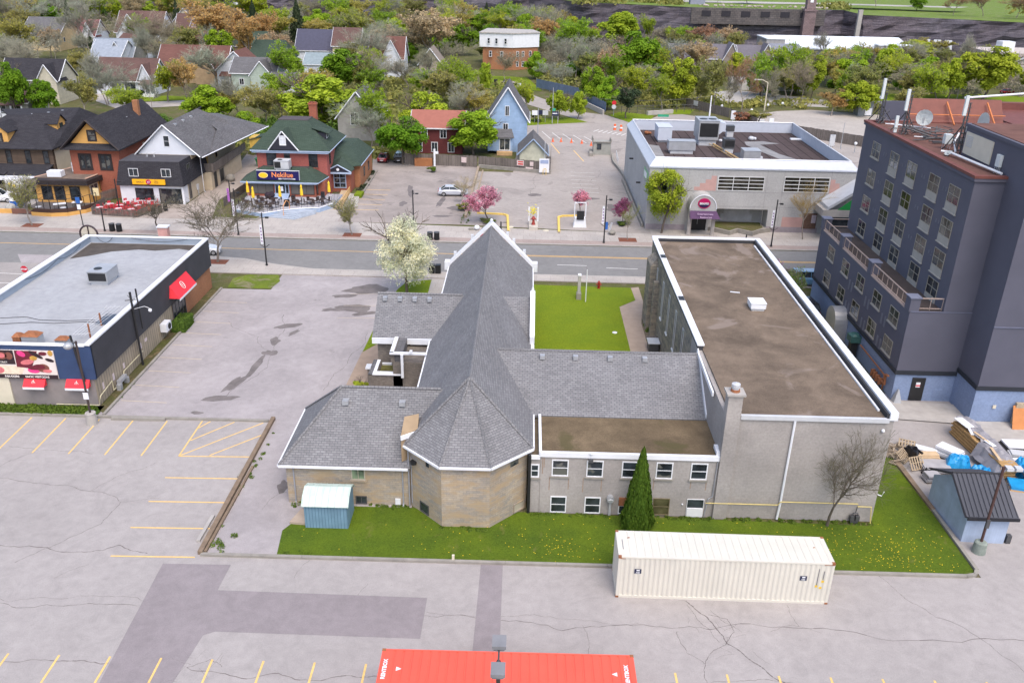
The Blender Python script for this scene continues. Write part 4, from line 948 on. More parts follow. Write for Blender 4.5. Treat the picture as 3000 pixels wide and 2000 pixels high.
# ducts on the podium side
dk=MB();P=[]
for k in range(9):
    t=math.pi*k/8;P.append((30.4+.0,77.6+1.1*math.cos(t),1.0+1.1*math.sin(t)))
dd=thing('curved_duct','big shiny curved air duct between the hall and the hotel base','duct',(30.7,76.5,0))
q=MB();n=10
ring=[(30.3,0,0),(31.35,0,0)]
prof=[(77.9+1.3*math.cos(math.pi*k/n),1.9+1.3*math.sin(math.pi*k/n)) for k in range(n+1)]
for (ya,za),(yb,zb) in zip(prof,prof[1:]):q.add([(30.1,ya,za),(31.35,ya,za),(31.35,yb,zb),(30.1,yb,zb)],[(0,3,2,1)])
q.add([(30.1,79.2,0),(30.1,76.6,0)]+[(30.1,y,z) for y,z in prof[::-1]],[tuple(range(n+3))])
q.add([(30.1,76.6,0),(31.35,76.6,0),(31.35,76.6,1.9),(30.1,76.6,1.9)],[(0,1,2,3)]);q.add([(30.1,79.2,0),(31.35,79.2,0),(31.35,79.2,1.9),(30.1,79.2,1.9)],[(3,2,1,0)])
q.build('duct_body',plain('shiny_galvanised',(.55,.55,.56),.3,metal=.6,var=.1),dd)
gv=thing('dark_green_vent_hood','small dark green rounded vent hood on the blue hotel base wall','vent',(30.9,74,0))
q=MB();q.box(30.4,31.35,72.9,74.0,1.6,2.2);q.cyl(30.87,73.45,2.2,2.35,.5,.35,12);q.build('hood',plain('dark_green_paint',(.04,.11,.1),.5),gv);MB().box(30.6,31.2,73.1,73.8,0,1.6).build('stem',BLACK,gv)
pp=thing('rusty_pipework','red-brown pipes and valves along the hotel base wall','pipes',(31,68,0))
q=MB();q.tube([(31.2,72.5,1.6),(31.2,66.6,1.5),(31.2,66.5,.2)],.07);q.tube([(31.1,67.8,.9),(31.1,66.0,.9),(31.0,65.9,1.9),(31.0,65.4,2.0)],.09)
for y in (68.5,68,67.4,66.8):q.box(30.85,31.2,y-.1,y+.1,.5,1.1)
q.build('pipes',RUST,pp)
sp=thing('steel_bin_hopper','grey steel hopper beside the black hotel door','hopper',(31.5,64.3,0));MB().add([(31.3,64.1,0),(32.0,64.1,0),(32.0,64.8,0),(31.3,64.8,0),(31.6,64.4,1.2),(31.7,64.4,1.2),(31.7,64.6,1.2),(31.6,64.6,1.2)],[(0,1,5,4),(1,2,6,5),(2,3,7,6),(3,0,4,7),(4,5,6,7)]).build('hopper_body',GALV,sp)
# antennas on the hotel roof
ANT=plain('antenna_panel',(.62,.66,.66),.5,var=.04)
def mast(label,x,y,h,panels,z=19.06,dense=True):
    t=thing('antenna_mast',label,'antenna',(x,y,z),'antenna masts on the hotel roof')
    q=MB();q.tube([(x,y,z),(x+.1,y,z+h)],.07,6);q.tube([(x+.35,y,z),(x+.3,y,z+h*.9)],.06,6)
    for k in range(int(h/.35)):q.box(x-.05,x+.42,y-.04,y+.04,z+.3+k*.35,z+.36+k*.35)
    q.tube([(x,y,z+h*.55),(x+1.7,y+.9,z)],.05,5);q.tube([(x,y,z+h*.5),(x-.5,y+1.5,z)],.05,5)
    if dense:
        for k in range(14):rr=random.Random(k+int(x*10));q.tube([(x+rr.uniform(-.2,.9),y+rr.uniform(-.5,.8),z+rr.uniform(0,1.6)),(x+rr.uniform(-.4,1.2),y+rr.uniform(-.8,.8),z+rr.uniform(0,.6))],.03,4)
    q.build('mast_frame',DARKG,t)
    for px_,py_,pz,ph in panels:
        MB().box(px_-.13,px_+.13,py_-.1,py_+.1,z+pz,z+pz+ph).build('panel_antenna',ANT,t)
    return t
mast('leftmost antenna mast on the hotel roof, one tall pale panel',34.8,87.2,3.3,[(34.65,87.05,2.4,1.9)])
mast('middle antenna mast on the hotel roof with two panels',34.9,81.6,4.0,[(34.75,81.4,2.2,1.9),(34.2,81.5,.2,1.5)])
mast('antenna mast on the hotel roof beside the beige panel',36.2,73.3,4.6,[(36.05,73.1,3.2,1.6),(36.9,73.2,1.2,.9)])
def dish(label,x,y,z,r,az,tilt=0,name='satellite_dish'):
    t=thing(name,label,'dish',(x,y,19.06),'dishes on the hotel roof')
    q=MB();n=14;vs=[(0,0,-.25*r)];fs=[]
    for ring_,(rr,zz) in enumerate(((.5,-.18),(1.0,0))):
        for k in range(n):a=6.2832*k/n;vs.append((rr*r*math.cos(a),rr*r*math.sin(a),zz*r))
    fs=[(0,1+k,1+(k+1) % n) for k in range(n)]+[(1+k,1+n+k,1+n+(k+1) % n,1+(k+1) % n) for k in range(n)]
    dr=Vector((math.cos(az)*math.cos(tilt),math.sin(az)*math.cos(tilt),math.sin(tilt)))
    M=dr.to_track_quat('Z','Y').to_matrix();c=Vector((x,y,z));vs=[tuple(M @ Vector(v)+c) for v in vs]
    q.add(vs,fs+[f[::-1] for f in fs]);q.build('reflector',ANT,t);MB().tube([(x,y,19.06),(x,y,z),tuple(c-dr*r*.2)],.05,5).build('stand',GALV,t)
dish('round dish facing left behind the middle hotel mast',37.6,83.6,20.3,.75,R(250),.2)
dish('thin dish seen edge-on in the middle of the hotel roof',41.6,80.5,20.5,.9,R(185),.1)
dish('low white dish lying near the edge of the hotel roof',35.1,72.3,19.35,.32,R(200),1.0)
dish('small white dish behind the beige panel wall',47.5,78,20.4,.4,R(240),.8)
def rbox(label,x0,x1,y0,y1,z0,z1,name='equipment_cabinet',mat=LGREY,cat='cabinet'):
    t=thing(name,label,cat,((x0+x1)/2,y0,19.06),'equipment on the hotel roof');MB().box(x0,x1,y0,y1,z0,z1).build('cabinet',mat,t)
    q=MB()
    for x in (x0+.05,x1-.05):q.tube([(x,y0+.05,19.06),(x,y0+.05,z0)],.03,4);q.tube([(x,y1-.05,19.06),(x,y1-.05,z0)],.03,4)
    q.build('legs',GALV,t)
rbox('pale cabinet on the dark steel frame on the hotel roof',39.2,39.9,78.0,78.6,19.7,20.6);rbox('pale tapered cabinet on legs next to the mast by the beige panel',36.0,36.6,75.2,75.7,19.5,20.3,mat=ANT)
rbox('pale cabinet at the right end of the hotel roof against the tower',36.05,36.28,66.0,66.6,19.6,20.5,mat=ANT)
rbox('tall beige vent duct behind the beige panel wall',51,52,82,82.7,19.3,21.3,'vent_duct',plain('beige_metal',(.5,.45,.36),.6),'duct')
eq=thing('steel_equipment_frame','tangled dark steel frame and cables on the hotel roof','frame',(37.5,79,19.06));q=MB()
for k in range(40):
    rr=random.Random(k+77);a=Vector((rr.uniform(35.3,39.5),rr.uniform(76.5,82),19.1+rr.uniform(0,.9)));q.tube([a,a+Vector((rr.uniform(-2,2),rr.uniform(-1.2,1.2),rr.uniform(-.3,.5)))],rr.choice([.03,.05,.07]),4)
q.box(36,39.3,77.3,77.5,19.15,19.3);q.box(36,39.3,79.3,79.5,19.15,19.3);q.build('frame',DARKG,eq)
q=MB();q.tube([(35.4,80,19.2),(40,78.6,19.2)],.05);q.tube([(35.6,86,19.25),(38.6,84,19.25)],.06);q.tube([(34.7,85.2,19.4),(38,83.5,19.4)],.06);q.tube([(34.8,73.0,19.35),(35.3,72.7,19.35),(36.0,65.2,19.3)],.1,6);q.tube([(36.0,73,19.3),(36.6,74.8,19.8),(37.2,75.5,20.4)],.08);q.build('conduit_bundle',WHITE,eq)

# ---------------------------------------------------------------- PALE GREY HALL ACROSS THE ROAD
GW=brickmat('pale_grey_block',(.43,.425,.42),(.41,.405,.40),(.37,.365,.36),.4,.2,.006,.85,stain=.12,bumpy=.05)
PINK=plain('faded_pink_paint',(.48,.30,.27),.85,var=.08)
VIO=plain('violet_grey_base',(.30,.26,.28),.85)
METB=plain('pale_blue_metal_cap',(.50,.53,.60),.45,var=.05)
gh=thing('pale_commercial_hall','large pale grey flat-roofed hall with arched purple entrance across the road','hall',(30,112,0))
x0,x1,y0,y1=16.4,43.6,112.7,142.0
w=MB();w.box(x0,25.5,y0,y1,0,7.6);w.box(25.5,32.6,y0,y1,3.05,7.6);w.box(32.6,x1,y0,y1,0,7.6);w.box(25.5,32.6,115.2,y1,0,3.05)
w.box(x0,x1,y0,y0+.3,7.6,8.5);w.box(x0,x1,y1-.3,y1,7.6,8.5);w.box(x0,x0+.3,y0+.3,y1-.3,7.6,8.5);w.box(x1-.3,x1,y0+.3,y1-.3,7.6,8.5);w.build('wall',GW,gh)
q=MB()
o4=[(x0-.12,y0-.12),(x1+.12,y0-.12),(x1+.12,y1+.12),(x0-.12,y1+.12)];i4=[(x0+.75,y0+.95),(x1-.75,y0+.95),(x1-.75,y1-.6),(x0+.75,y1-.6)]
for k in range(4):
    a,b,c,d=o4[k],o4[(k+1) % 4],i4[(k+1) % 4],i4[k]
    q.add([(a[0],a[1],8.55),(b[0],b[1],8.55),(c[0],c[1],9.5),(d[0],d[1],9.5)],[(0,1,2,3)])
    q.add([(a[0],a[1],8.35),(b[0],b[1],8.35),(b[0],b[1],8.55),(a[0],a[1],8.55)],[(0,1,2,3)])
    q.add([(d[0],d[1],9.5),(c[0],c[1],9.5),(c[0],c[1],7.9),(d[0],d[1],7.9)],[(0,1,2,3)])
q.build('roof_cap',METB,gh)
q=MB()
for k in range(4):
    c,d=i4[(k+1) % 4],i4[k];q.tube([(d[0],d[1],9.52),(c[0],c[1],9.52)],.08,4)
q.build('cap_rim',WHITE,gh)
rf=linesmat('seamed_black_roof',(.085,.066,.066),(.02,.017,.017),1.5,.07,1.0,'x',var=.14);rf.node_tree.nodes['Principled BSDF'].inputs['Specular IOR Level'].default_value=.05
MB().box(x0+.8,x1-.8,y0+1,y1-.7,7.6,7.9).build('roof_surface',rf,gh)
q=MB();q.sheet([(35.4,131.5),(38.6,132.6),(36.5,134.2),(33.5,133.6),(33.2,131),(34.6,125.5),(35.8,121.6),(38.2,119.6),(42.2,120.3),(41.4,121.6),(38.2,121.8),(36.6,125.2)],7.91);q.sheet([(18,121),(19.6,121.5),(19.8,129),(18,130)],7.912)
q.build('pale_roof_patch',asphalt('silver_coating',(.24,.235,.235),.15,scale=.6),gh)
q=MB();q.sheet([(21,127),(25,129),(24.5,134),(21.5,134)],7.914);q.sheet([(30,121),(33,122),(32,126),(30,125)],7.914);q.build('dark_roof_stain',plain('tar_stain',(.03,.027,.027),.5),gh)
WFR=plain('white_window_bars',(.6,.6,.6),.5)
win(gh,(25.45,y0,5.5),(1,0),6.15,1.95,WFR,glassmat('brown_glass',(.03,.027,.02),.15),3,4,.1,mull=.09,name='strip_window',label='left strip window')
win(gh,(34.15,y0,5.5),(1,0),6.0,2.05,WFR,MATS['brown_glass'],3,4,.1,mull=.09,name='strip_window',label='right strip window')
win(gh,(16.95,y0,5.4),(1,0),1.9,2.1,DARKG,GLASS,1,2,.05,name='corner_window')
q=MB()
def steps(x,dirn,z,n,sw_,sh):
    for k in range(n):a=x+dirn*k*sw_;b=x+dirn*(k+1)*sw_;q.box(min(a,b)+.002,max(a,b)-.002,y0-.012,y0-.002,z,z+sh*(n-k))
steps(25.3,-1,5.45,4,.72,.5);q.build('pink_mural',PINK,gh);q=MB();steps(40.25,1,5.3,4,.62,.5);q.build('pink_mural',PINK,gh);q=MB();q.box(34.6,37.4,y0-.012,y0-.002,.75,2.1);q.build('pink_mural',PINK,gh)
for a,b in ((16.45,21.7),(32.6,39.5)):MB().box(a,b,y0-.02,y0-.001,0,.75).build('plinth_band',VIO,gh)
q=MB()
for x in (19.2,21.6,24.7,31.9,34.1,40.3):q.box(x-.02,x+.02,y0-.006,y0-.001,.8,8.35)
for z in (3.4,5.35):q.box(16.4,43.6,y0-.006,y0-.001,z-.02,z+.02)
q.box(18.5,21.6,y0-.006,y0-.001,7.3,7.33);q.build('panel_joint',plain('joint_grey',(.27,.265,.26),.8),gh)
# recess with planter
q=MB();
for k,(a,b,t) in enumerate(((28.1,29.9,2.5),(27.3,30.8,1.9),(26.9,31.2,1.2))):q.box(a,b,115.13-.01*k,115.19,.7,.7+t*.85)
q.build('faded_mural',plain('pale_mural',(.5,.5,.52),.8),gh)
pl=thing('zigzag_planter','low zigzag concrete planter in the recess of the pale hall','planter',(29,111,0))
zz=[(24.9,112.6),(26.0,111.7),(27.4,110.7),(28.7,111.9),(30.4,110.6),(31.7,111.9),(33.3,112.6)]
q=MB();q.prism(zz+[(33.3,113.0),(32.5,115.1),(25.6,115.1),(24.9,113.0)],0,.55);q.build('planter_wall',CONCD,pl)
q=MB();q.prism([(25.3,112.9),(27.4,111.1),(28.7,112.3),(30.4,111.0),(32.2,112.7),(32.3,115),(25.7,115)],.55,.6);q.build('planter_soil',EARTH,pl)
# arched entrance
ac=thing('arched_entrance_canopy','arched entrance canopy with purple awning and round crimson sign on the pale hall','canopy',(23.4,111,0))
q=MB()
for x in (21.9,25.0):MB().lathe(x,110.6,[(.34,0),(.34,.15),(.27,.16),(.27,2.9)],12).build('column',plain('column_stone',(.36,.33,.31),.8),ac)
q=MB();n=14;cx,cz=23.45,3.6;ro_,ri=1.75,1.75
arc=[(cx+ro_*math.cos(math.pi*k/n),cz+ro_*1.05*math.sin(math.pi*k/n)) for k in range(n+1)]
pts=[(cx+ro_,2.9)]+arc+[(cx-ro_,2.9)]
q.add([(x,110.35,z) for x,z in pts]+[(x,112.7,z) for x,z in pts],[tuple(range(len(pts)))]+[(i,len(pts)+i,len(pts)+i+1,i+1) for i in range(len(pts)-1)])
q.build('barrel_vault',GW,ac)
q=MB();
for (xa,za),(xb,zb) in zip(arc,arc[1:]):q.tube([(xa,110.33,za),(xb,110.33,zb)],.06,5)
q.build('vault_rim',WHITE,ac)
PURP=plain('purple_canvas',(.075,.03,.09),.7,var=.1)
q=MB();q.add([(21.75,110.3,3.35),(25.2,110.3,3.35),(25.7,109.6,2.45),(21.75,109.6,2.45),(21.75,110.3,2.45),(25.7,110.3,2.45)],[(3,2,1,0),(0,4,3),(2,5,1),(3,4,5,2)]);aw=q.build('purple_awning',PURP,ac)
text('Entertainment',.36,plain('lilac_lettering',(.5,.36,.52),.6),aw,(23.7,109.75,2.95),(1,0,0),up=(0,.6,.8),depth=.01);text('Restaurant',.36,MATS['lilac_lettering'],aw,(23.8,109.6,2.56),(1,0,0),up=(0,.6,.8),depth=.01)
def discy(x,y,z,rx,rz,mat,nm,par,d=.05,half=None,n=24):
    P=[(x+rx*math.cos(t),z+rz*math.sin(t)) for t in [6.2832*k/n for k in range(n)]]
    if half=='top':P=[(x+rx*math.cos(t),z+rz*math.sin(t)) for t in [math.pi*k/12 for k in range(13)]]
    m=len(P);MB().add([(a,y-d,b) for a,b in P]+[(a,y,b) for a,b in P],[tuple(range(m-1,-1,-1))]+[(i,m+i,m+(i+1) % m,(i+1) % m) for i in range(m)]).build(nm,mat,par)
CRIM=plain('crimson_sign',(.42,.01,.10),.4,var=.05)
discy(23.5,110.34,4.35,.82,.68,CRIM,'sign_disc',ac,.08);discy(23.5,110.26,4.35,.7,.56,plain('night_purple',(.03,.012,.06),.4),'sign_face',ac,.02);discy(23.5,110.24,4.42,.7,.5,CRIM,'sign_top',ac,.02,'top')
text('BRAXO',.36,WHITE,ac,(23.5,110.21,4.22),(1,0,0),depth=.015,bold=.014)
d=MB();d.box(22.15,24.5,112.62,112.7,.05,2.55);dr_=d.build('double_door',BLACK,ac,'black double entrance door');MB().box(23.3,23.34,112.56,112.6,.9,1.6).build('handle',GALV,dr_)
MB().box(24.5,24.75,112.5,112.7,0,2.6).build('door_jamb',GW,ac)
# green canopy of the neighbouring shop
gc=thing('green_shop_canopy','white and green angled shop canopy between the pale hall and the hotel','canopy',(42,110,0))
q=MB();q.box(38.6,43.5,109.0,112.7,3.3,4.2);q.build('canopy_slab',CONC,gc)
q=MB();q.add([(39.2,109.0,4.2),(45,109.0,8.2),(45,112.7,8.2),(39.2,112.7,4.2),(39.2,109,4.6),(45,109,8.6),(45,112.7,8.6),(39.2,112.7,4.6)],[(0,3,2,1),(4,5,6,7),(0,1,5,4),(1,2,6,5),(2,3,7,6),(3,0,4,7)]);q.build('sloping_roof',LGREY,gc)
GRN=plain('bright_green_paint',(.02,.26,.06),.5,var=.1)
q=MB();q.add([(40.4,109.05,4.25),(44.5,109.05,4.25),(44.5,109.05,7.6)],[(0,1,2)]);q.box(39.6,40.5,111.0,111.2,0,3.3);q.build('green_panel',GRN,gc);MB().box(40.7,44.5,111.4,111.5,0,3.2).build('shopfront',GLASS,gc)
q=MB()
for k in range(5):q.box(39.8,40.3,110.96,111.0,1.2+.35*k,1.42+.35*k)
q.build('green_sign_text',plain('mint_lettering',(.2,.6,.25),.5),gc)
pst=thing('framed_notice_board','brown framed notice board on the pale hall wall behind the bare orange tree','notice board',(38,112.6,0));MB().box(37.4,39.2,112.58,112.69,.6,2.7).build('board',plain('brown_board',(.12,.07,.05),.7,var=.3,scale=4),pst);MB().box(38.5,39.1,112.55,112.58,1.4,2.5).build('poster',plain('pale_poster',(.4,.35,.4),.6,var=.3,scale=5),pst)
gs=thing('green_side_sign','green and white sign on the left side wall of the pale hall','sign',(16.3,117,6));MB().box(16.3,16.4,113.6,117.6,6.0,7.4).build('sign_board',plain('pale_green_sign',(.2,.4,.22),.5,var=.3,scale=2),gs);MB().box(16.27,16.3,114.6,117.0,6.3,7.1).build('sign_panel',WHITE,gs)
for y,z in ((131,5.4),(121,4.2)):single('wall_floodlight',MB().box(15.8,16.4,y-.1,y+.1,z,z+.2),BLACK,'small black floodlight %s on the side wall of the pale hall' % ('near the back' if y > 125 else 'near the green sign'),'floodlight','floodlights on the hall side')
q=MB();kerb(q,[(16.1,113.5),(15.9,139)],.25,.5);single('side_kerb_wall',q,CONCD,'low rough concrete wall along the left side of the pale hall','low wall')
# roof equipment
unit('rooftop_air_conditioner','biggest rooftop unit of the pale hall, two fans and wide black coil',25.6,28.6,129.6,133.6,7.9,11.6,GALV,'S',2,.9,'rooftop units of the pale hall')
q=thing('unit_hood','pale slanted hood attached right of the biggest rooftop unit','vent hood',(29.2,131.5,9.5));MB().add([(28.62,130,9.5),(29.6,130,10.3),(29.6,133,10.3),(28.62,133,9.5),(28.62,130,11.4),(29.6,130,11.2),(29.6,133,11.2),(28.62,133,11.4)],[(0,3,2,1),(4,5,6,7),(0,1,5,4),(1,2,6,5),(2,3,7,6),(3,0,4,7)]).build('hood_body',METB,q)
unit('rooftop_air_conditioner','tall pale blue-grey unit at the far left of the hall roof',19.9,22.0,131.5,135.3,7.9,10.2,METB,None,0,.3,'rooftop units of the pale hall')
unit('rooftop_air_conditioner','wide grey unit near the front left of the hall roof',20.4,24.2,123.6,125.4,7.9,9.7,GALV,None,0,.5,'rooftop units of the pale hall')
unit('rooftop_air_conditioner','dark square condenser in the middle of the hall roof',28.5,30.0,124.8,126.4,7.9,9.9,DARKG,'S',1,.7,'rooftop units of the pale hall')
unit('rooftop_air_conditioner','grey unit at the front middle of the hall roof',30.2,32.5,119.6,121.8,7.9,9.4,GALV,None,0,.15,'rooftop units of the pale hall')
unit('rooftop_air_conditioner','small dark-topped vent stand near the back of the hall roof',31.4,32.6,137,138.2,7.9,9.6,DARKG,None,0,.9,'rooftop units of the pale hall')
bn=MB();bn.box(32.3,32.9,119.9,120.6,7.9,8.4);bn.box(32.4,33.2,121,121.6,7.9,8.3);single('roof_tins',bn,LGREY,'pale tins beside the front middle unit on the hall roof','tins')
pb=MB();pb.tube([(18.2,114.2,8.3),(30.4,114.2,8.3)],.07,6);pb.tube([(30.2,116,8.2),(27.5,133,8.2)],.12,6);pb.tube([(26.9,133,8.2),(29.6,116,8.2)],.05,6);single('yellow_roof_pipes',pb,plain('ochre_pipe',(.5,.33,.14),.6),'long ochre pipes crossing the black roof of the pale hall','pipes')
for i,(x,y,s_,lb_) in enumerate(((19,137.5,.7,'red-brown drum at the far left corner of the hall roof'),(34.8,134.8,.8,'pale lumpy sacks near the back of the hall roof'),(29.6,132.6,.5,'white wrapped lump right of the biggest hall unit'),(42,136,.7,'flat white slab near the right parapet of the hall roof'))):
    q=MB();
    if i==3:q.box(41.2,43,135.6,136.4,7.92,8.1)
    else:q.ball((x,y,8.2),s_*.6,8,5,.7);q.ball((x+.5,y+.1,8.15),s_*.45,8,5,.7)
    single('roof_clutter',q,[RUST,LGREY,WHITE,WHITE][i],lb_,'roof clutter')

# ---------------------------------------------------------------- BRICK RESTAURANT
BLT=plain('pale_blue_trim',(.36,.44,.58),.5,var=.05)
re_=thing('brick_restaurant','red brick restaurant with dark green hipped roofs and long navy sign','restaurant',(-34.5,123,0))
MB().box(-39.4,-29.1,125.6,136.2,0,6.75).build('wall',BRICKP,re_)
MB().box(-40.4,-30.3,122.4,125.6,0,2.75).build('porch_wall',BRICKR,re_)
MB().box(-30.3,-29.1,123.2,125.6,0,2.75).build('porch_wall',BRICKR,re_)
r=MB();E=[(-40.1,124.9,6.85),(-28.4,124.9,6.85),(-28.4,136.8,6.85),(-40.1,136.8,6.85)];T=[(-36.9,129.4,10.35),(-32.4,129.4,10.35),(-32.4,132.4,10.35),(-36.9,132.4,10.35)]
for k in range(4):r.slab([E[k],E[(k+1) % 4],T[(k+1) % 4],T[k]],.15)
r.slab([(-35.15,124.6,9.6),(-37.3,124.6,6.95),(-37.0,125.3,7.1),(-35.15,128.7,9.6)],.12);r.slab([(-35.15,124.6,9.6),(-35.15,128.7,9.6),(-33.3,125.3,7.1),(-32.95,124.6,6.95)],.12)
r.slab([(-29.0,127.6,8.9),(-29.0,130.2,8.9),(-31.6,130.2,9.6),(-31.6,127.9,9.6)],.1);r.slab([(-41.6,129,7.4),(-38.7,129,8.2),(-38.7,132,8.2),(-41.6,132,7.4)],.1)
r.build('roof',SH_GREEN,re_)
MB().box(-36.9,-32.4,129.4,132.4,10.35,10.45).build('flat_deck',plain('dark_deck',(.075,.06,.065),.8),re_)
q=MB();q.tube([(-28.4,124.9,6.78),(-28.4,136.8,6.78)],.07,4);q.box(-40.1,-28.4,124.82,124.95,6.65,6.8);q.box(-39.9,-28.7,124.95,125.6,6.4,6.66);q.build('eave_board',BLT,re_)
q=MB();q.add([(-37.1,124.62,6.95),(-33.15,124.62,6.95),(-35.15,124.62,9.5),(-37.1,124.72,6.95),(-33.15,124.72,6.95),(-35.15,124.72,9.5)],[(0,1,2),(5,4,3)]);gb=q.build('gable_face',plain('navy_black',(.022,.022,.035),.7),re_)
q=MB()
for sx in (-1,1):q.tube([(-35.15+sx*2.2,124.58,6.9),(-35.15,124.58,9.6)],.09,4)
q.build('gable_trim',WHITE,re_)
win(re_,(-35.6,124.6,7.6),(1,0),.95,1.4,WHITE,plain('white_shutter',(.6,.62,.66),.6),2,3,.07,name='gable_window')
q=MB();q.box(-31.4,-29.6,127.9,129.9,7.9,8.9);dm=q.build('dormer',MATS['navy_black'],re_);win(re_,(-29.6,128.3,8.0),(0,1),1.2,.9,WHITE,GLASSC,1,1,.08,name='dormer_window')
MB().box(-41.4,-38.9,129.2,131.8,6.2,7.7).build('yellow_dormer',plain('mustard_paint',(.5,.32,.06),.7),re_)
q=MB();q.box(-33.0,-31.9,132.8,133.7,8.6,12.1);cs=q.build('chimney',BRICKR,re_);q=MB();q.box(-33.1,-31.8,132.7,133.8,12.1,12.3)
for k in range(4):q.box(-32.95+.28*k,-32.8+.28*k,132.8,133.7,12.3,12.45)
q.build('chimney_cap',BRICKR,cs)
for x,w_ in ((-38.0,1.5),(-35.4,.9),(-31.8,1.35)):
    win(re_,(x,125.6,4.25),(1,0),w_,2.0,plain('dark_bronze_frame',(.05,.035,.035),.6),GLASS,1,2,.07,BRICKR)
win(re_,(-29.1,127,4.4),(0,1),1.0,1.7,MATS['dark_bronze_frame'],GLASS,1,2,.07)
# porch roof with sign
r=MB();P=[(-41.0,121.8,2.95),(-29.7,121.8,2.95),(-28.9,126.2,3.6),(-39.5,125.6,4.6),(-36.6,125.6,4.7),(-31.9,125.6,4.7),(-29.2,125.6,4.3)]
r.slab([(-41.0,121.8,2.95),(-29.7,121.8,2.95),(-32.3,124.9,4.45),(-38.2,124.9,4.45)],.12);r.slab([(-41.0,121.8,2.95),(-38.2,124.9,4.45),(-38.5,125.6,4.45),(-41.2,125.6,3.0)],.12);r.slab([(-29.7,121.8,2.95),(-29.0,125.6,3.0),(-31.6,125.6,4.45),(-32.3,124.9,4.45)],.12)
r.build('porch_roof',SH_GREEN,re_)
MB().box(-38.4,-31.7,124.8,125.6,4.3,4.42).build('porch_flat_roof',MATS['dark_deck'],re_)
q=MB();q.box(-41.0,-29.7,121.72,121.85,2.75,2.93);q.tube([(-29.7,121.8,2.85),(-29.0,125.6,2.9)],.06,4);q.box(-40.7,-30.0,121.85,122.4,2.6,2.76);q.build('eave_board',BLT,re_)
BLN=plain('drawn_blinds',(.12,.11,.10),.4,var=.1)
win(re_,(-39.9,122.4,1.0),(1,0),3.5,1.55,MATS['dark_bronze_frame'],BLN,3,1,.08,name='porch_window');win(re_,(-33.9,122.4,1.0),(1,0),3.4,1.55,MATS['dark_bronze_frame'],BLN,3,1,.08,name='porch_window')
win(re_,(-30.28,122.9,1.0),(.4,1),2.2,1.5,MATS['dark_bronze_frame'],BLN,3,1,.08,name='porch_window')
q=MB();q.box(-36.2,-34.15,122.3,122.42,.5,2.6);dr_=q.build('entrance_surround',BLT,re_)
MB().box(-35.6,-34.75,122.24,122.3,.5,2.5).build('glass_door',GLASS,dr_);MB().box(-35.35,-35.0,122.22,122.24,1.5,2.2).build('door_notice',WHITE,dr_)
for x in (-36.1,-34.6):MB().box(x,x+.35,122.26,122.3,.6,2.45).build('sidelight',GLASSC,dr_)
sg=thing('restaurant_sign','long navy restaurant sign with yellow oval above the brick porch','sign',(-35.4,122,3.3))
MB().box(-38.55,-32.45,121.9,122.2,3.2,4.5).build('sign_board',plain('sign_navy',(.015,.012,.09),.35,var=.05),sg)
q=MB();q.box(-38.6,-32.4,121.88,122.22,4.5,4.56);q.box(-32.45,-32.4,121.88,122.22,3.2,4.5);q.build('sign_frame',LGREY,sg)
discy(-37.6,121.9,3.85,.68,.42,plain('cream_oval',(.8,.65,.35),.5),'oval_rim',sg,.03);discy(-37.6,121.87,3.85,.58,.34,plain('yellow_oval',(.9,.5,.02),.5),'oval',sg,.03)
text('Nekilue',1.02,plain('orange_lettering',(.85,.28,.10),.5),sg,(-34.85,121.88,3.62),(1,0,0),depth=.02,sx=.98,bold=.012);MB().box(-35.45,-33.0,121.86,121.9,3.28,3.46).build('sign_strip',LGREY,sg);text('RESTAURANT',.2,MATS['sign_navy'],sg,(-34.2,121.85,3.3),(1,0,0),depth=.01,sx=1.3)
unit('rooftop_air_conditioner','pale rooftop unit standing on the porch roof above the navy sign',-36.2,-34.1,122.9,124.6,4.2,5.75,LGREY,'L',1,.35)
# east wing
MB().box(-29.6,-25.4,131.2,142,0,3.55).build('east_wing_wall',BRICKO,re_);MB().box(-29.4,-26.3,128.2,131.3,0,3.2).build('entrance_bay',BRICKR,re_)
r=MB();r.slab([(-29.6,131.8,6.3),(-30.4,127.7,3.4),(-25.1,130.7,3.6),(-27.3,134.8,5.6)],.12);r.slab([(-27.3,134.8,5.6),(-25.1,130.7,3.6),(-25.1,142.4,3.6),(-27.3,141,5.6)],.12);r.slab([(-29.6,131.8,6.3),(-27.3,134.8,5.6),(-27.3,141,5.6),(-29.6,141,5.6)],.12);r.slab([(-27.3,141,5.6),(-25.1,142.4,3.6),(-29.6,142.4,3.6),(-29.6,141,5.6)],.1)
r.slab([(-28.0,127.4,4.3),(-30.0,127.4,3.25),(-30.2,130,3.35),(-28.0,130.6,4.9)],.1);r.slab([(-28.0,127.4,4.3),(-28.0,130.6,4.9),(-25.9,129.6,3.3),(-26.1,127.4,3.25)],.1)
r.build('east_wing_roof',SH_GREEN,re_)
q=MB();q.tube([(-25.1,130.7,3.5),(-25.1,142.4,3.5)],.08,4);q.tube([(-30.1,127.36,3.2),(-28.0,127.36,4.28)],.09,4);q.tube([(-26.0,127.36,3.2),(-28.0,127.36,4.28)],.09,4);q.box(-30.1,-26.0,127.25,127.45,2.95,3.2);q.build('eave_board',BLT,re_)
q=MB();q.add([(-29.9,127.42,3.2),(-26.2,127.42,3.2),(-28.0,127.42,4.2)],[(0,1,2)]);q.build('pediment',MATS['navy_black'],re_);discy(-28.0,127.4,3.6,.22,.22,WHITE,'pediment_roundel',re_,.03)
win(re_,(-28.9,128.2,.6),(1,0),1.9,2.3,BLT,GLASSC,2,3,.12,name='entrance_door',label='blue framed glazed double door under the small pediment')
for y in (134,138):win(re_,(-25.4,y,1.0),(0,1),1.1,1.5,MATS['dark_bronze_frame'],GLASS,1,2,.07,BRICKO)
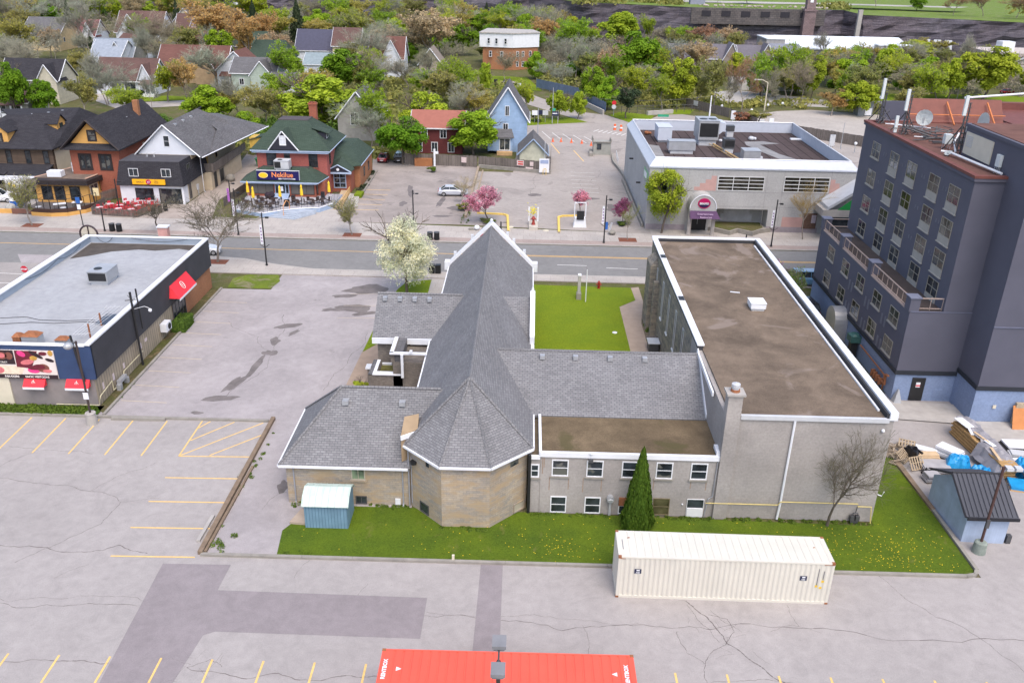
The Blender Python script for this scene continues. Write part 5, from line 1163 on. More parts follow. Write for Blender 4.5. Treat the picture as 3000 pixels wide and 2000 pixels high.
# deck, stairs, rails
dk_=thing('patio_deck','pale blue raised patio deck with white steps in front of the brick restaurant','deck',(-34,117,0))
D=[(-40.4,122.4),(-40.3,115.4),(-35.6,113.6),(-33.3,115.3),(-31.2,116.3),(-28.6,116.9),(-27.2,119.5),(-26.9,124.5),(-30.3,124.5),(-30.3,122.4)]
MB().prism(D,0,.62).build('deck_side',plain('powder_blue_paint',(.33,.42,.56),.7,var=.12),dk_)
MB().prism([(x*.998-.07,y+(.12 if y < 118 else -.1)) for x,y in D],.62,.68).build('deck_floor',plain('deck_floor_grey',(.36,.35,.37),.8,var=.15),dk_)
q=MB();
for a,b in zip(D[1:7],D[2:7]):q.tube([(a[0],a[1],.66),(b[0],b[1],.66)],.07,4)
q.build('deck_edge',WHITE,dk_)
for k in range(4):
    q=MB();s_=.55*k
    q.prism([(-35.3+.25*k,113.9+.55*k*.6),(-31.2,113.0+s_*.85),(-28.9,116.0+.1*k),(-31.2,116.6),(-34.0,115.6)],.13*k,.13*(k+1));q.build('step',plain('step_pale',(.36,.40,.46),.7),dk_)
q=MB();pts=[(-40.2,121.8),(-40.2,115.6),(-35.6,113.8),(-33.6,115.2)]
def rail(q,pts,z0,h,sp=.5,r_=.02):
    for a,b in zip(pts,pts[1:]):
        q.tube([(a[0],a[1],z0+h),(b[0],b[1],z0+h)],r_,4);n=max(1,int(math.hypot(b[0]-a[0],b[1]-a[1])/sp))
        for k in range(n+1):x=a[0]+(b[0]-a[0])*k/n;y=a[1]+(b[1]-a[1])*k/n;q.box(x-r_,x+r_,y-r_,y+r_,z0,z0+h)
rail(q,pts,.68,.9,.6);rail(q,[(-31,116.4),(-28.7,117.0),(-27.4,119.5),(-27.1,123)],.68,.9,.6);q.build('deck_railing',DARKG,dk_)
q=MB();q.tube([(-32.9,114.0,.1),(-32.9,114.1,1.6),(-32.7,115.0,2.1),(-32.5,115.8,1.7),(-32.5,115.8,.7)],.06,5);q.build('handrail',plain('orange_handrail',(.62,.30,.12),.6),dk_)
q=MB();
for k in range(4):q.box(-36.3,-34.1,121.0+.3*k,122.3,.68+.02*k,.75+.14*k)
q.build('porch_steps',BLT,dk_)
rp=thing('wooden_ramp','tan wooden ramp with slatted side beside the restaurant entrance','ramp',(-26,122,0))
q=MB();q.add([(-27.0,118.5,.05),(-25.9,118.5,.05),(-26.3,127,.6),(-27.6,127,.6),(-27.0,118.5,0),(-25.9,118.5,0),(-26.3,127,0),(-27.6,127,0)],[(0,1,2,3),(0,4,5,1),(1,5,6,2),(2,6,7,3),(3,7,4,0)]);q.build('ramp_floor',plain('tan_ramp',(.42,.31,.2),.85),rp)
q=MB();q.add([(-25.85,119.4,.05),(-23.9,120.2,.05),(-24.6,125.6,.3),(-26.2,126.5,.3)],[(0,1,2,3)]);q.build('slatted_floor',linesmat('pale_slats',(.40,.38,.33),(.18,.16,.13),.3,.15,.85,'x'),rp)
q=MB();rail(q,[(-25.95,118.6),(-26.25,126.8)],.1,1.1,.9,.045);q.build('ramp_rail',plain('golden_wood',(.6,.38,.15),.7),rp)
q=MB();q.box(-25.3,-24.2,124.9,127.2,0,.5);single('planter_bed',q,GRASSF,'small raised bed of grass beside the restaurant ramp','planter')
q=MB();kerb(q,[(-24.4,125),(-24.6,141.5)],.2,.25);single('bed_kerb',q,CONCD,'pale kerb with dark shrubs along the restaurant east wall','kerb')
FOLY=plain('parasol_yellow',(.85,.55,.03),.7,var=.06)
def parasol(x,y,label,lean=0.0):
    t=thing('closed_parasol',label,'parasol',(x,y,.68),'closed yellow parasols on the restaurant deck')
    MB().lathe(x,y,[(.03,.68),(.03,2.8)],6).build('pole',LGREY,t);MB().lathe(x,y,[(.05,2.0),(.22,2.05),(.2,2.6),(.13,3.1),(.16,3.3),(.05,3.55),(.01,3.65)],9).build('folded_canopy',FOLY,t)
    MB().cyl(x,y,.68,.76,.25,.25,10).build('base',DARKG,t)
for x,y,l in ((-39.2,119.2,'closed yellow parasol farthest left on the restaurant deck'),(-37.6,116.4,'closed yellow parasol near the front left edge of the deck'),(-34.1,117.3,'closed yellow parasol left of the orange handrail'),(-31.3,118.2,'closed yellow parasol in front of the right porch window'),(-27.9,120.4,'closed yellow parasol at the right end of the deck')):parasol(x,y,l)
TB=plain('dark_wicker',(.045,.028,.024),.8,var=.4,scale=8)
def table_set(x,y,label,red=False,z=.68,n=4,proto={}):
    key=red
    if key not in proto:
        tb=thing('patio_table',label,'table',(x,y,z),None)
        MB().cyl(0,0,.68,.73,.48,.48,14).build('table_top',plain('pink_white_top',(.66,.5,.52),.5) if red else TB,tb,local=True);MB().lathe(0,0,[(.28,0),(.04,.05),(.04,.68)],8).build('pedestal',DARKG,tb,local=True)
        chh=thing('patio_chair','chair','chair',(x,y+.8,z));cm_=plain('red_chair',(.5,.03,.05),.6,var=.15) if red else TB
        MB().box(-.22,.22,-.22,.22,.42,.47).build('seat',cm_,chh,local=True);MB().box(-.22,.22,.18,.23,.47,.92).build('backrest',cm_,chh,local=True)
        for sx in (-.19,.19):
            for sy in (-.19,.19):MB().box(sx-.02,sx+.02,sy-.02,sy+.02,0,.42).build('leg',cm_,chh,local=True)
        index_kids(tb,chh);proto[key]=[tb,chh,False]
    tb,chh,used=proto[key];grp='red chairs on the slatted patio' if red else 'dark chairs on the restaurant deck';gt='pale round tables on the slatted patio' if red else 'dark tables on the restaurant deck'
    lc=('red patio chair at a pale round table on the slatted patio' if red else 'dark wicker chair at a dark table on the blue restaurant deck')
    if not used:tb['group']=gt;tb['label']=label;first=True;proto[key][2]=True
    else:dup(tb,(x,y,z),0,label,gt);first=False
    for k in range(n):
        a=6.2832*k/n+.6;p=(x+.72*math.cos(a),y+.72*math.sin(a),z)
        if first and k==0:chh.location=p;chh.rotation_euler=(0,0,a-math.pi/2);chh['label']=lc;chh['group']=grp
        else:dup(chh,p,a-math.pi/2,lc,grp)
for x,y,n in ((-39.0,117.0,4),(-36.7,115.8,4),(-37.4,118.8,4),(-35.0,116.0,3),(-35.3,118.7,3),(-32.2,118.0,4),(-30.2,118.5,4),(-28.5,119.0,3)):table_set(x,y,'dark table on the blue restaurant deck',n=n)
q=MB();q.ball((-37.0,121.2,1.15),.5,8,6,.9);q.ball((-36.5,121.3,1.2),.5,8,6,.9);single('deck_shrub',q,plain('dark_shrub',(.03,.02,.03),.9,var=.4,scale=6),'dark round potted shrub left of the restaurant steps','shrub')
for i,(x,y) in enumerate(((-33.3,117.2),(-32.9,119.6),(-29.2,121.9))):
    q=MB();q.box(x-.25,x+.25,y-.25,y+.25,.68,1.6);single('deck_cabinet',q,BLACK,['black bin by the orange handrail on the deck','black box by the restaurant wall on the deck','black stand near the rightmost parasol'][i],'bin')
bm=thing('planting_bed','low kerbed bed of grass at the corner of the blue deck','flower bed',(-39,113,0));MB().prism([(-42.0,112.6),(-36.2,112.3),(-35.8,113.3),(-40.2,115.2),(-41.6,114.6)],0,.22).build('bed_edge',CONCD,bm);MB().prism([(-41.8,112.8),(-36.3,112.5),(-36,113.2),(-40.2,115.0),(-41.5,114.5)],.22,.27).build('bed_grass',grassmat('bed_grass',(.1,.13,.02),(.07,.06,.03),(.2,.15,.08),.5),bm)

# ---------------------------------------------------------------- WHITE HOUSE WITH MANSARD FRONT
wh=thing('white_shop_house','white gabled house with charcoal mansard shopfront and yellow sign','house',(-52.5,120,0))
MB().box(-57.4,-48.4,119.3,124,0,2.7).build('shopfront_wall',WHITE,wh);MB().box(-57.4,-48.35,121,129.5,0,2.7).build('side_wall',plain('beige_stucco',(.48,.40,.29),.9,var=.1),wh)
q=MB();q.add([(-57.7,118.9,2.65),(-48.1,118.9,2.65),(-48.1,129.5,2.65),(-57.7,129.5,2.65),(-57.2,119.8,5.9),(-48.7,119.8,5.9),(-48.7,129.5,5.9),(-57.2,129.5,5.9)],[(0,3,2,1),(4,5,6,7),(0,1,5,4),(1,2,6,5),(2,3,7,6),(3,0,4,7)]);q.build('mansard',SH_DARK,wh)
MB().box(-57.2,-48.7,119.8,124.4,5.9,5.96).build('flat_roof',plain('dark_felt',(.065,.062,.07),.8),wh)
MB().box(-56.2,-48.6,124.2,144,2.7,6.0).build('upper_wall',MATS['beige_stucco'],wh)
q=MB();q.add([(-56.3,124.2,6.0),(-47.8,124.2,6.0),(-52.0,124.2,10.2)],[(0,1,2)]);q.build('gable_wall',plain('white_siding',(.66,.68,.73),.6,var=.03),wh)
r=MB();r.slab([(-52,123.8,10.3),(-56.7,123.8,5.9),(-56.7,144,5.9),(-52,140,10.3)],.15);r.slab([(-52,123.8,10.3),(-52,138,10.3),(-48.6,141,8.0),(-47.0,141,5.6),(-47.0,123.8,5.8)],.15);r.slab([(-52.5,138,9.6),(-53,150,7.5),(-44.5,150,5.5),(-46.7,126.5,5.6),(-48.5,136,7.5)],.12)
r.build('roof',SH_MID,wh);roofvents(wh,[(-51.4,127+3.2*k,9.7) for k in range(3)],s=.2)
q=MB();q.tube([(-56.6,123.75,5.95),(-52,123.75,10.25)],.09,4);q.tube([(-47.1,123.75,5.8),(-52,123.75,10.25)],.09,4);q.tube([(-46.9,124,5.7),(-44.5,150,5.45)],.09,4);q.build('verge_trim',WHITE,wh)
win(wh,(-52.3,124.2,7.1),(1,0),.85,1.6,WHITE,GLASS,1,2,.06,name='gable_window')
for x in (-55.8,-51.2):win(wh,(x,119.25,3.9),(1,0),1.35,1.15,WHITE,GLASSC,2,1,.06)
win(wh,(-48.45,121.6,4.1),(0,1),1.3,1.1,DARKG,GLASS,2,1,.06)
win(wh,(-55.3,119.3,.55),(1,0),2.6,1.7,BLACK,GLASS,2,1,.1,name='shop_window');win(wh,(-51.9,119.3,.05),(1,0),3.2,2.2,BLACK,GLASSC,3,1,.1,name='shop_window',label='tall shop window with the door');win(wh,(-48.35,121.2,.3),(0,1),.9,2.2,DARKG,GLASS,1,1,.08)
ys=thing('yellow_sign','yellow shop sign with a red round mark on the charcoal mansard','sign',(-53,118.9,3));MB().box(-55.2,-50.6,118.55,118.8,2.95,3.65).build('sign_board',plain('sign_yellow',(.85,.42,.01),.5,var=.04),ys);discy(-52.9,118.55,3.33,.36,.34,CRIM,'round_mark',ys,.03)
text('GIOLO',.36,MATS['brown_board'],ys,(-54.1,118.54,3.18),(1,0,0),depth=.01);text('42',.4,WHITE,ys,(-52.9,118.5,3.18),(1,0,0),depth=.01);text('MENU',.22,MATS['brown_board'],ys,(-51.8,118.54,3.36),(1,0,0),depth=.01);text('FOOD',.22,MATS['brown_board'],ys,(-51.8,118.54,3.1),(1,0,0),depth=.01)
q=MB();q.box(-49,-46.9,128,142,2.6,2.75);q.build('balcony_floor',WOODD,wh);q=MB();q.box(-47.0,-46.9,128,144,2.75,3.9);q.box(-49,-46.9,127.95,128.05,2.75,3.9);q.build('balcony_railing',WOODD,wh)
MB().box(-48.7,-47.2,127.5,142,0,2.6).build('lower_side_wall',MATS['beige_stucco'],wh);win(wh,(-47.2,128.6,.1),(0,1),1.2,2.3,DARKG,BLACK,1,1,.1,name='side_door');win(wh,(-47.2,131.0,.1),(0,1),2.2,2.3,CONCD,BLACK,1,1,.2,name='side_door')
win(wh,(-48.6,134,3.4),(0,1),1.0,1.5,WOOD,GLASS,1,1,.08);win(wh,(-48.6,129.5,2.8),(0,1),1.2,2.2,WOOD,plain('ochre_door',(.45,.28,.08),.7),1,1,.08,name='balcony_door')
downpipe(wh,-48.1,126.2,0,5.6,WHITE,1,0)
q=MB();q.box(-48.3,-48.1,124.0,124.5,.9,1.7);q.tube([(-48.2,124.3,0),(-48.2,124.3,.9)],.04);q.build('utility_box',LGREY,wh)
q=thing('roof_bench','small grey bench frame standing on the charcoal mansard roof','bench',(-53.8,122.8,5.96));m_=MB();m_.box(-54.4,-53.2,122.6,123.0,6.4,6.48)
for sx in (-54.3,-53.3):m_.tube([(sx-.1,122.5,5.97),(sx+.1,123,6.9)],.03,4);m_.tube([(sx+.1,122.5,5.97),(sx-.1,123,6.5)],.03,4)
m_.build('bench_frame',LGREY,q)
# slatted patio with red furniture
pt=thing('slatted_patio_fence','weathered slatted fence around the red-floored patio','fence',(-55.5,113,0));q=MB()
def slats(q,a,b,h,sp=.16,w_=.09,z0=0):
    L=math.hypot(b[0]-a[0],b[1]-a[1]);n=int(L/sp);u=((b[0]-a[0])/L,(b[1]-a[1])/L)
    for k in range(n):q.obox((a[0],a[1],z0),u,k*sp,k*sp+w_,-.015,.015,.05,h)
    q.obox((a[0],a[1],z0),u,0,L,-.03,-.016,h*.75,h*.85);q.obox((a[0],a[1],z0),u,0,L,-.03,-.016,h*.15,h*.25)
for a,b in (((-58.9,113.1),(-52.3,112.3)),((-52.3,112.3),(-51.7,114.6)),((-58.9,113.1),(-59.6,118.8))):slats(q,a,b,1.05)
q.build('slats',WOODD,pt);MB().sheet([(-58.8,113.3),(-52.4,112.5),(-51.9,114.6),(-51.6,118.8),(-59.4,118.8)],.06).build('patio_floor',plain('red_floor',(.25,.07,.05),.8,var=.15),pt)
for k,(x,y,l) in enumerate(((-58.3,114.2,'front left corner'),(-57.6,116.0,'left side'),(-56.0,115.4,'middle'),(-55.5,113.8,'front middle'),(-53.7,113.6,'front right corner'),(-53.6,115.6,'right side'),(-56.0,117.6,'back left'),(-54.3,117.8,'back middle'),(-52.7,117.9,'back right'))):table_set(x,y,'pale round table at the %s of the slatted patio' % l,True,.06,4)
# ---------------------------------------------------------------- ORANGE GABLED BRICK HOUSE
oh=thing('orange_gabled_house','red brick house with orange gable, charcoal roof and flat-roofed dining extension','house',(-61.5,122,0))
ORA=plain('orange_stucco',(.62,.34,.10),.8,var=.06);DBR=plain('dark_brown_trim',(.03,.022,.022),.7)
MB().box(-65.0,-58.0,121.8,138.5,0,7.3).build('wall',BRICKR,oh)
r=MB();r.slab([(-61.5,120.8,11.3),(-65.7,120.8,7.2),(-65.7,140,7.2),(-61.5,140,11.3)],.16);r.slab([(-61.5,120.8,11.3),(-61.5,140,11.3),(-57.4,140,7.2),(-57.4,120.8,7.2)],.16);r.build('roof',SH_DARK,oh)
r=MB();r.slab([(-65.6,120.7,7.2),(-57.5,120.7,7.2),(-58.6,121.7,7.95),(-64.4,121.7,7.95)],.12);r.build('pent_roof',SH_DARK,oh)
q=MB();q.add([(-64.5,121.6,7.9),(-58.5,121.6,7.9),(-61.5,121.6,10.9)],[(0,1,2)]);q.build('orange_gable',ORA,oh);win(oh,(-61.95,121.58,8.2),(1,0),1.3,1.6,DBR,GLASSC,1,2,.2,name='gable_window')
q=MB();q.tube([(-65.7,120.75,7.15),(-61.5,120.75,11.25)],.14,4);q.tube([(-57.4,120.75,7.15),(-61.5,120.75,11.25)],.14,4);q.build('barge_board',DBR,oh)
q=MB();q.box(-60.6,-59.8,134.4,135.1,8.6,11.9);q.build('chimney',BRICKO,oh);roofvents(oh,[(-62.4,126,10.2),(-62.3,129,10.3),(-60.3,131,9.8)],s=.15)
for x in (-63.9,-61.0):win(oh,(x,121.8,4.0),(1,0),1.9,2.4,DBR,GLASSC,2,1,.3)
for y in (130,134.5):win(oh,(-58.0,y,4.4),(0,1),.7,2.0,CREAMW,CREAMW,1,1,.1)
# extension
ex=[(-69.5,118.4),(-61.6,118.4),(-60.3,128.6),(-66,128.6)]
MB().prism([(-69.2,118.7),(-61.8,118.7),(-60.6,128),(-66,128)],0,2.7).build('extension_wall',ORA,oh);MB().prism([(-69.9,118.0),(-61.4,118.0),(-60.0,128.6),(-66.5,128.4)],2.7,3.35).build('extension_fascia',DBR,oh);MB().prism([(-69.4,119.4),(-62.0,119.0),(-60.7,127.9),(-66.2,127.9)],3.35,3.42).build('extension_roof',asphalt('brown_flat_roof',(.17,.13,.105),.3,scale=.5),oh)
q=MB();q.tube([(-69.4,119.3,3.45),(-66.2,127.9,3.45)],.08,4);q.tube([(-62.0,119,3.45),(-60.7,127.9,3.45)],.1,4);q.build('roof_edge_trim',plain('copper_pink',(.5,.33,.25),.6),oh)
for x in (-68.4,-66.6,-64.4):win(oh,(x,118.7,.4),(1,0),1.5,2.0,DBR,GLASS,1,1,.12)
for k in range(3):win(oh,(-61.75+.24*(k*2.1+.3)/2,119.2+k*2.4,1.1),(.13,1),1.9,1.4,CREAMW if k==0 else DBR,GLASS,2,1,.12)
unit('rooftop_air_conditioner','white wrapped unit on the brown extension roof of the orange gabled house',-65.4,-63.3,122.3,124.9,3.42,4.9,WHITE,None,0,.2)
q=thing('white_roof_box','low white box in front of the wrapped unit on the extension roof','box',(-66.7,119.8,3.42));MB().box(-67.6,-65.6,119.4,120.6,3.5,4.3).build('box_body',WHITE,q);MB().box(-67.4,-65.8,119.5,120.5,3.42,3.5).build('base',DARKG,q)
# fenced black terrace
te=thing('curved_terrace','curved terrace with orange base wall, black railing and sail-cable frame','terrace',(-65,114,0))
C_=[(-66.6,112.2),(-63.8,111.9),(-61.8,112.4),(-60.2,114.0),(-59.4,116.0)]
q=MB();
for a,b in zip(C_,C_[1:]):a_=Vector((*a,0));b_=Vector((*b,0));u=(b_-a_);q.obox(a_,(u.x,u.y),-.03,u.length+.03,-.15,.15,0,.5)
q.build('orange_wall',ORA,te);q=MB()
for a,b in zip(C_,C_[1:]):a_=Vector((*a,0));b_=Vector((*b,0));u=(b_-a_);q.obox(a_,(u.x,u.y),0,u.length,-.1,.1,.5,1.0)
q.build('brown_parapet',plain('brown_boards',(.06,.03,.022),.8),te)
q=MB();rail(q,C_,1.0,1.3,.9,.035)
for (x,y),x2 in zip(C_,(-69,-67,-65.2,-63.4,-61.9)):q.tube([(x,y,2.3),(x2,118.1,3.2)],.02,4)
for k in range(8):x=-68.8+k*.95;q.tube([(x-2.0,112.4,1.9),(x,118.0,3.2)],.018,4)
q.tube([(-68.5,114.4,2.4),(-60.6,114.6,2.3)],.02,4);q.build('black_railing',BLACK,te)
MB().prism([(-68.8,112.6),(-63.8,112.2),(-61.8,112.8),(-60.3,114.3),(-59.6,116.3),(-61.6,118.6),(-69.2,118.6)],0,.1).build('terrace_floor',plain('dark_floor',(.1,.09,.09),.8),te)
for x,y,w_,d,l,a in ((-64.3,115.2,1.6,.8,'long white table on the dark terrace',.5),(-62.3,116.2,1.3,.8,'white folding table at the back right of the dark terrace',.2)):
    t=thing('terrace_table',l,'table',(x,y,.1),rz=a);MB().box(-w_/2,w_/2,-d/2,d/2,.72,.77).build('table_top',WHITE,t,local=True)
    for sx in (-1,1):
        for sy in (-1,1):MB().box(sx*(w_/2-.08)-.02,sx*(w_/2-.08)+.02,sy*(d/2-.08)-.02,sy*(d/2-.08)+.02,0,.72).build('leg',BLACK,t,local=True)
for x,y,l in ((-66.5,113.8,'small white round table nearest the left of the dark terrace'),(-63.0,113.6,'small white round table near the curved front of the dark terrace')):q=MB();q.cyl(x,y,.75,.79,.4,.4,12);q.cyl(x,y,.1,.75,.03,.03,6);q.cyl(x,y,.1,.14,.22,.22,10);single('round_table',q,LGREY,l,'table')
mn=thing('menu_sign','pale yellow menu sign on a brown post beside the dining extension','sign',(-60.2,118,0));MB().box(-60.95,-60.15,118.4,118.5,1.2,2.3).build('sign_board',plain('cream_sign',(.75,.62,.36),.6,var=.15,scale=5),mn);MB().box(-61.1,-60.95,118.38,118.52,0,2.5).build('post',DBR,mn)
gate=MB();slats(gate,(-60.2,118.9),(-58.0,125),1.6);single('side_fence',gate,WOODD,'weathered board fence in the passage between the brick and the white house','fence')
# ---------------------------------------------------------------- DARK-ROOFED HOUSE AT THE LEFT EDGE
dh=thing('dark_roofed_house','wide brown house with charcoal hip roof and orange dormers at the left edge','house',(-76,126,0))
BRW=linesmat('brown_clapboard',(.13,.09,.065),(.05,.035,.03),.18,.12,.8,'y')
MB().box(-84,-70.4,127.0,143,0,5.9).build('wall',BRW,dh);MB().box(-70.42,-70.36,127.6,143,0,5.9).build('cream_side',CREAMW,dh)
r=MB();r.slab([(-85,126.3,5.9),(-69.9,126.3,5.9),(-74.8,133.4,9.5),(-79.8,133.4,9.5)],.16);r.slab([(-69.9,126.3,5.9),(-69.9,148,5.9),(-72.2,141,9.5),(-74.8,133.4,9.5)],.16);r.slab([(-79.8,133.4,9.5),(-74.8,133.4,9.5),(-72.2,141,9.5),(-85,141,9)],.14);r.slab([(-72.2,141,9.5),(-69.9,148,5.9),(-85,148,5.9),(-85,141,9)],.14)
r.build('roof',SH_DARK,dh);roofvents(dh,[(-76.4,134.5,9.3),(-74.7,136,9.3),(-73.5,138,9.3)],s=.17)
def dormer(x,y,z,ux,uy):
    q=MB();u=Vector((ux,uy,0));n=Vector((uy,-ux,0));o=Vector((x,y,z))
    a=[o-u*1.25,o+u*1.25];h=Vector((0,0,1.7));bk=-n*3.4
    q.add([a[0],a[1],a[1]+h,o+Vector((0,0,2.7)),a[0]+h,a[0]+bk+h,a[1]+bk+h,o+bk+Vector((0,0,2.7))],[(0,1,2,3,4),(0,4,5),(1,6,2)]);dd_=q.build('dormer',ORA,dh)
    q=MB();
    for s_ in (-1,1):q.slab([o+u*s_*1.5+n*.25+Vector((0,0,1.55)),o+n*.25+Vector((0,0,2.85)),o+bk*1.2+Vector((0,0,2.85)),o+u*s_*1.5+bk*1.1+Vector((0,0,1.55))],.1)
    q.build('dormer_roof',SH_DARK,dd_);q=MB();q.obox(o,(ux,uy),-.5,.5,.01,.05,0,1.5);q.build('dormer_frame',DBR,dd_);q=MB();q.obox(o,(ux,uy),-.25,.25,.05,.07,.2,1.35);q.build('pane',GLASSC,dd_)
dormer(-78.2,127.6,6.4,1,0);dormer(-71.6,133.2,7.0,0,1)
for x in (-83,-79.6,-77.5,-74.6,-71.9):win(dh,(x,127.0,3.5),(1,0),.9,2.0,DBR,GLASS,1,2,.1)
r=MB();r.slab([(-84,123.0,2.7),(-70.2,123.0,2.7),(-70.6,127.1,3.5),(-84,127.1,3.5)],.14);r.slab([(-78.2,122.7,3.7),(-80.6,122.7,2.8),(-80.4,124,3),(-78.2,126,3.7)],.1);r.slab([(-78.2,122.7,3.7),(-78.2,126,3.7),(-75.9,124,3),(-75.8,122.7,2.8)],.1);r.build('veranda_roof',SH_DARK,dh)
sb=MB();sb.box(-80.5,-70.2,122.8,122.95,2.0,2.65);sbo=sb.build('fascia_sign',WHITE,dh);text('NOSOE ELDOG',.42,plain('dark_lettering',(.08,.03,.06),.6),sbo,(-73.6,122.78,2.15),(1,0,0),depth=.01);text('A',.42,CRIM,sbo,(-71.2,122.78,2.15),(1,0,0),depth=.01)
MB().box(-84,-70.4,124.6,124.7,0,2.6).build('veranda_glazing',plain('dark_veranda',(.02,.018,.02),.3),dh);q=MB()
for x in (-82,-79.5,-77,-74.5,-72,-70.5):q.box(x-.1,x+.1,123.0,123.2,0,2.6)
q.build('veranda_post',BLACK,dh)
pb_=thing('pylon_sign','white pylon sign with a yellow flower picture and blue foot at the left edge','sign',(-68.8,116,0))
MB().obox((-71.0,115.2,0),(1,.1),0,2.1,0,.5,.9,4.3).build('sign_box',WHITE,pb_);MB().obox((-70.8,115.1,0),(1,.1),0,1.7,.52,.53,1.2,4.1) .build('sign_face',plain('sign_face',(.75,.75,.72),.5),pb_);MB().obox((-70.9,115.15,0),(1,.1),0,1.9,.53,.56,.5,1.3).build('blue_foot',plain('sign_blue',(.03,.12,.4),.5),pb_)
q=MB();q.ball((-70.3,114.72,3.6),.25,6,4);q.ball((-69.8,114.75,3.3),.3,6,4);q.ball((-69.6,114.75,2.8),.2,6,4);q.build('flower_mark',plain('flower_yellow',(.8,.6,.05),.5),pb_)
wl_=MB();wl_.box(-76,-69.6,112.9,113.2,0,.55);single('low_orange_wall',wl_,ORA,'low orange garden wall at the left edge beside the pavement','wall')
wl_=MB();wl_.box(-69.6,-66.7,112.6,112.9,0,.7);single('brown_garden_wall',wl_,plain('brown_render',(.17,.08,.06),.8),'low brown wall behind the street tree with wispy crown','wall')
rk_=MB();rk_.ball((-70.6,114.1,.5),.7,9,6,.8);single('painted_boulder',rk_,plain('mottled_boulder',(.35,.34,.32),.9,var=.5,scale=3),'mottled grey boulder beside the pylon sign','boulder')
# ---------------------------------------------------------------- SHIPPING CONTAINERS
def container(name,label,x0,y0,L,mat,rz,z1=2.896,marks='white'):
    t=thing(name,label,'container',(x0,y0,0),'shipping containers on the lot',rz);W=2.44
    q=MB();q.box(0,L,0,.12,0,.16);q.box(0,L,W-.12,W,0,.16);q.box(0,L,0,.1,z1-.1,z1-.001);q.box(0,L,W-.1,W,z1-.1,z1-.001)
    for x in (0,L-.14):
        for y in (0,W-.14):q.box(x,x+.14,y,y+.14,.16,z1-.1)
        q.box(x,x+.14,.14,W-.14,0,.16);q.box(x,x+.14,.1,W-.1,z1-.1,z1)
    q.build('frame',mat,t,local=True)
    side=MB();k=int((L-.28)/.278);pt=(L-.28)/k;pr=[]
    for i in range(k):pr+=[(i*pt,.012),(i*pt+pt*.26,.012),(i*pt+pt*.5,.055),(i*pt+pt*.76,.055)]
    pr.append((L-.28,.012));m=len(pr)
    side.add([(.14+a_,b_,.16) for a_,b_ in pr]+[(.14+a_,b_,z1-.1) for a_,b_ in pr],[(i,i+1,m+i+1,m+i) for i in range(m-1)])
    side.add([(.14+a_,W-b_,.16) for a_,b_ in pr]+[(.14+a_,W-b_,z1-.1) for a_,b_ in pr],[(i+1,i,m+i,m+i+1) for i in range(m-1)])
    side.build('side_panel',mat,t,local=True)
    ke=8;pe=(W-.28)/ke;pr2=[]
    for i in range(ke):pr2+=[(i*pe,.015),(i*pe+pe*.26,.015),(i*pe+pe*.5,.06),(i*pe+pe*.76,.06)]
    pr2.append((W-.28,.015));m2=len(pr2);e=MB()
    e.add([(b_,.14+a_,.16) for a_,b_ in pr2]+[(b_,.14+a_,z1-.1) for a_,b_ in pr2],[(i+1,i,m2+i,m2+i+1) for i in range(m2-1)]);e.build('end_panel',mat,t,local=True)
    dq=MB();dq.box(L-.05,L-.02,.14,W-.14,.16,z1-.1)
    for y in (.5,.95,1.5,1.95):dq.tube([(L-.0,y,.2),(L-.0,y,z1-.15)],.02,5)
    dq.build('door',mat,t,local=True)
    rq=MB();kk=int((L-.5)/.42);pp=(L-.5)/kk;prr=[]
    for i in range(kk):prr+=[(i*pp,-.004),(i*pp+pp*.7,-.004),(i*pp+pp*.78,-.03),(i*pp+pp*.92,-.03)]
    prr.append((L-.5,-.004));m3=len(prr)
    rq.add([(.25+a_,.1,z1+b_) for a_,b_ in prr]+[(.25+a_,W-.1,z1+b_) for a_,b_ in prr],[(i,i+1,m3+i+1,m3+i) for i in range(m3-1)]);rq.box(.14,.25,.1,W-.1,z1-.02,z1-.003);rq.box(L-.25,L-.14,.1,W-.1,z1-.02,z1-.003)
    rq.build('roof',mat,t,local=True)
    for x in (-.01,L-.17):
        for y in (-.01,W-.15):
            for z in (0,z1-.11):MB().box(x,x+.18,y,y+.16,z,z+.125).build('corner_casting',RUST,t,local=True)
    return t
IVORY=plain('ivory_container_paint',(.60,.57,.50),.45,var=.04,scale=.6)
REDK=plain('coral_red_container_paint',(.78,.10,.062),.5,var=.06,scale=.6)
c1=container('shipping_container','long ivory white shipping container parked beside the back lawn',5.86,39.46,12.19,IVORY,-.0087)
WL[c1.name]=Vector((0,0,0))
def mark(par,x,z,w_,h_,mat,nm='marking',y=-.004):return MB().box(x,x+w_,y-.004,y,z,z+h_).build(nm,mat,par,local=True)
NAV2=plain('navy_decal',(.015,.02,.06),.5)
def logo(par,x,z):
    m=mark(par,x,z,.4,.32,NAV2,'square_decal',.005);p_=text('ABS',.13,WHITE,None,(0,0,0),(1,0,0),depth=.002,bold=.004,name='decal_text');p_.parent=m;p_.location=(x+.2,-.004,z+.03)
    MB().box(x+.12,x+.3,-.012,-.006,z+.19,z+.28).build('decal_mark',WHITE,m,local=True)
logo(c1,.95,1.75);logo(c1,10.35,1.65)
for x,z,h_,mt in ((11.35,1.35,1.15,NAV2),(11.65,1.75,.6,NAV2)):mark(c1,x,z,.03,h_,mt,'number_line',.005)
for x,z in ((11.28,1.2),(11.6,1.55),(11.53,1.1)):mark(c1,x,z,.14,.14,plain('hazard_yellow',(.75,.5,.03),.5),'warning_square',.004)
for x,y,s_ in ((.62,1.7,.12),(11.3,1.35,.1)):MB().sheet([(x,y),(x+s_*1.5,y+.05),(x+s_*1.3,y+s_),(x+.05,y+s_*1.1)],2.9).build('rust_spot',RUST,c1,local=True)
MB().box(.3,.33,.7,1.6,2.894,2.9).build('number_line',NAV2,c1,local=True)
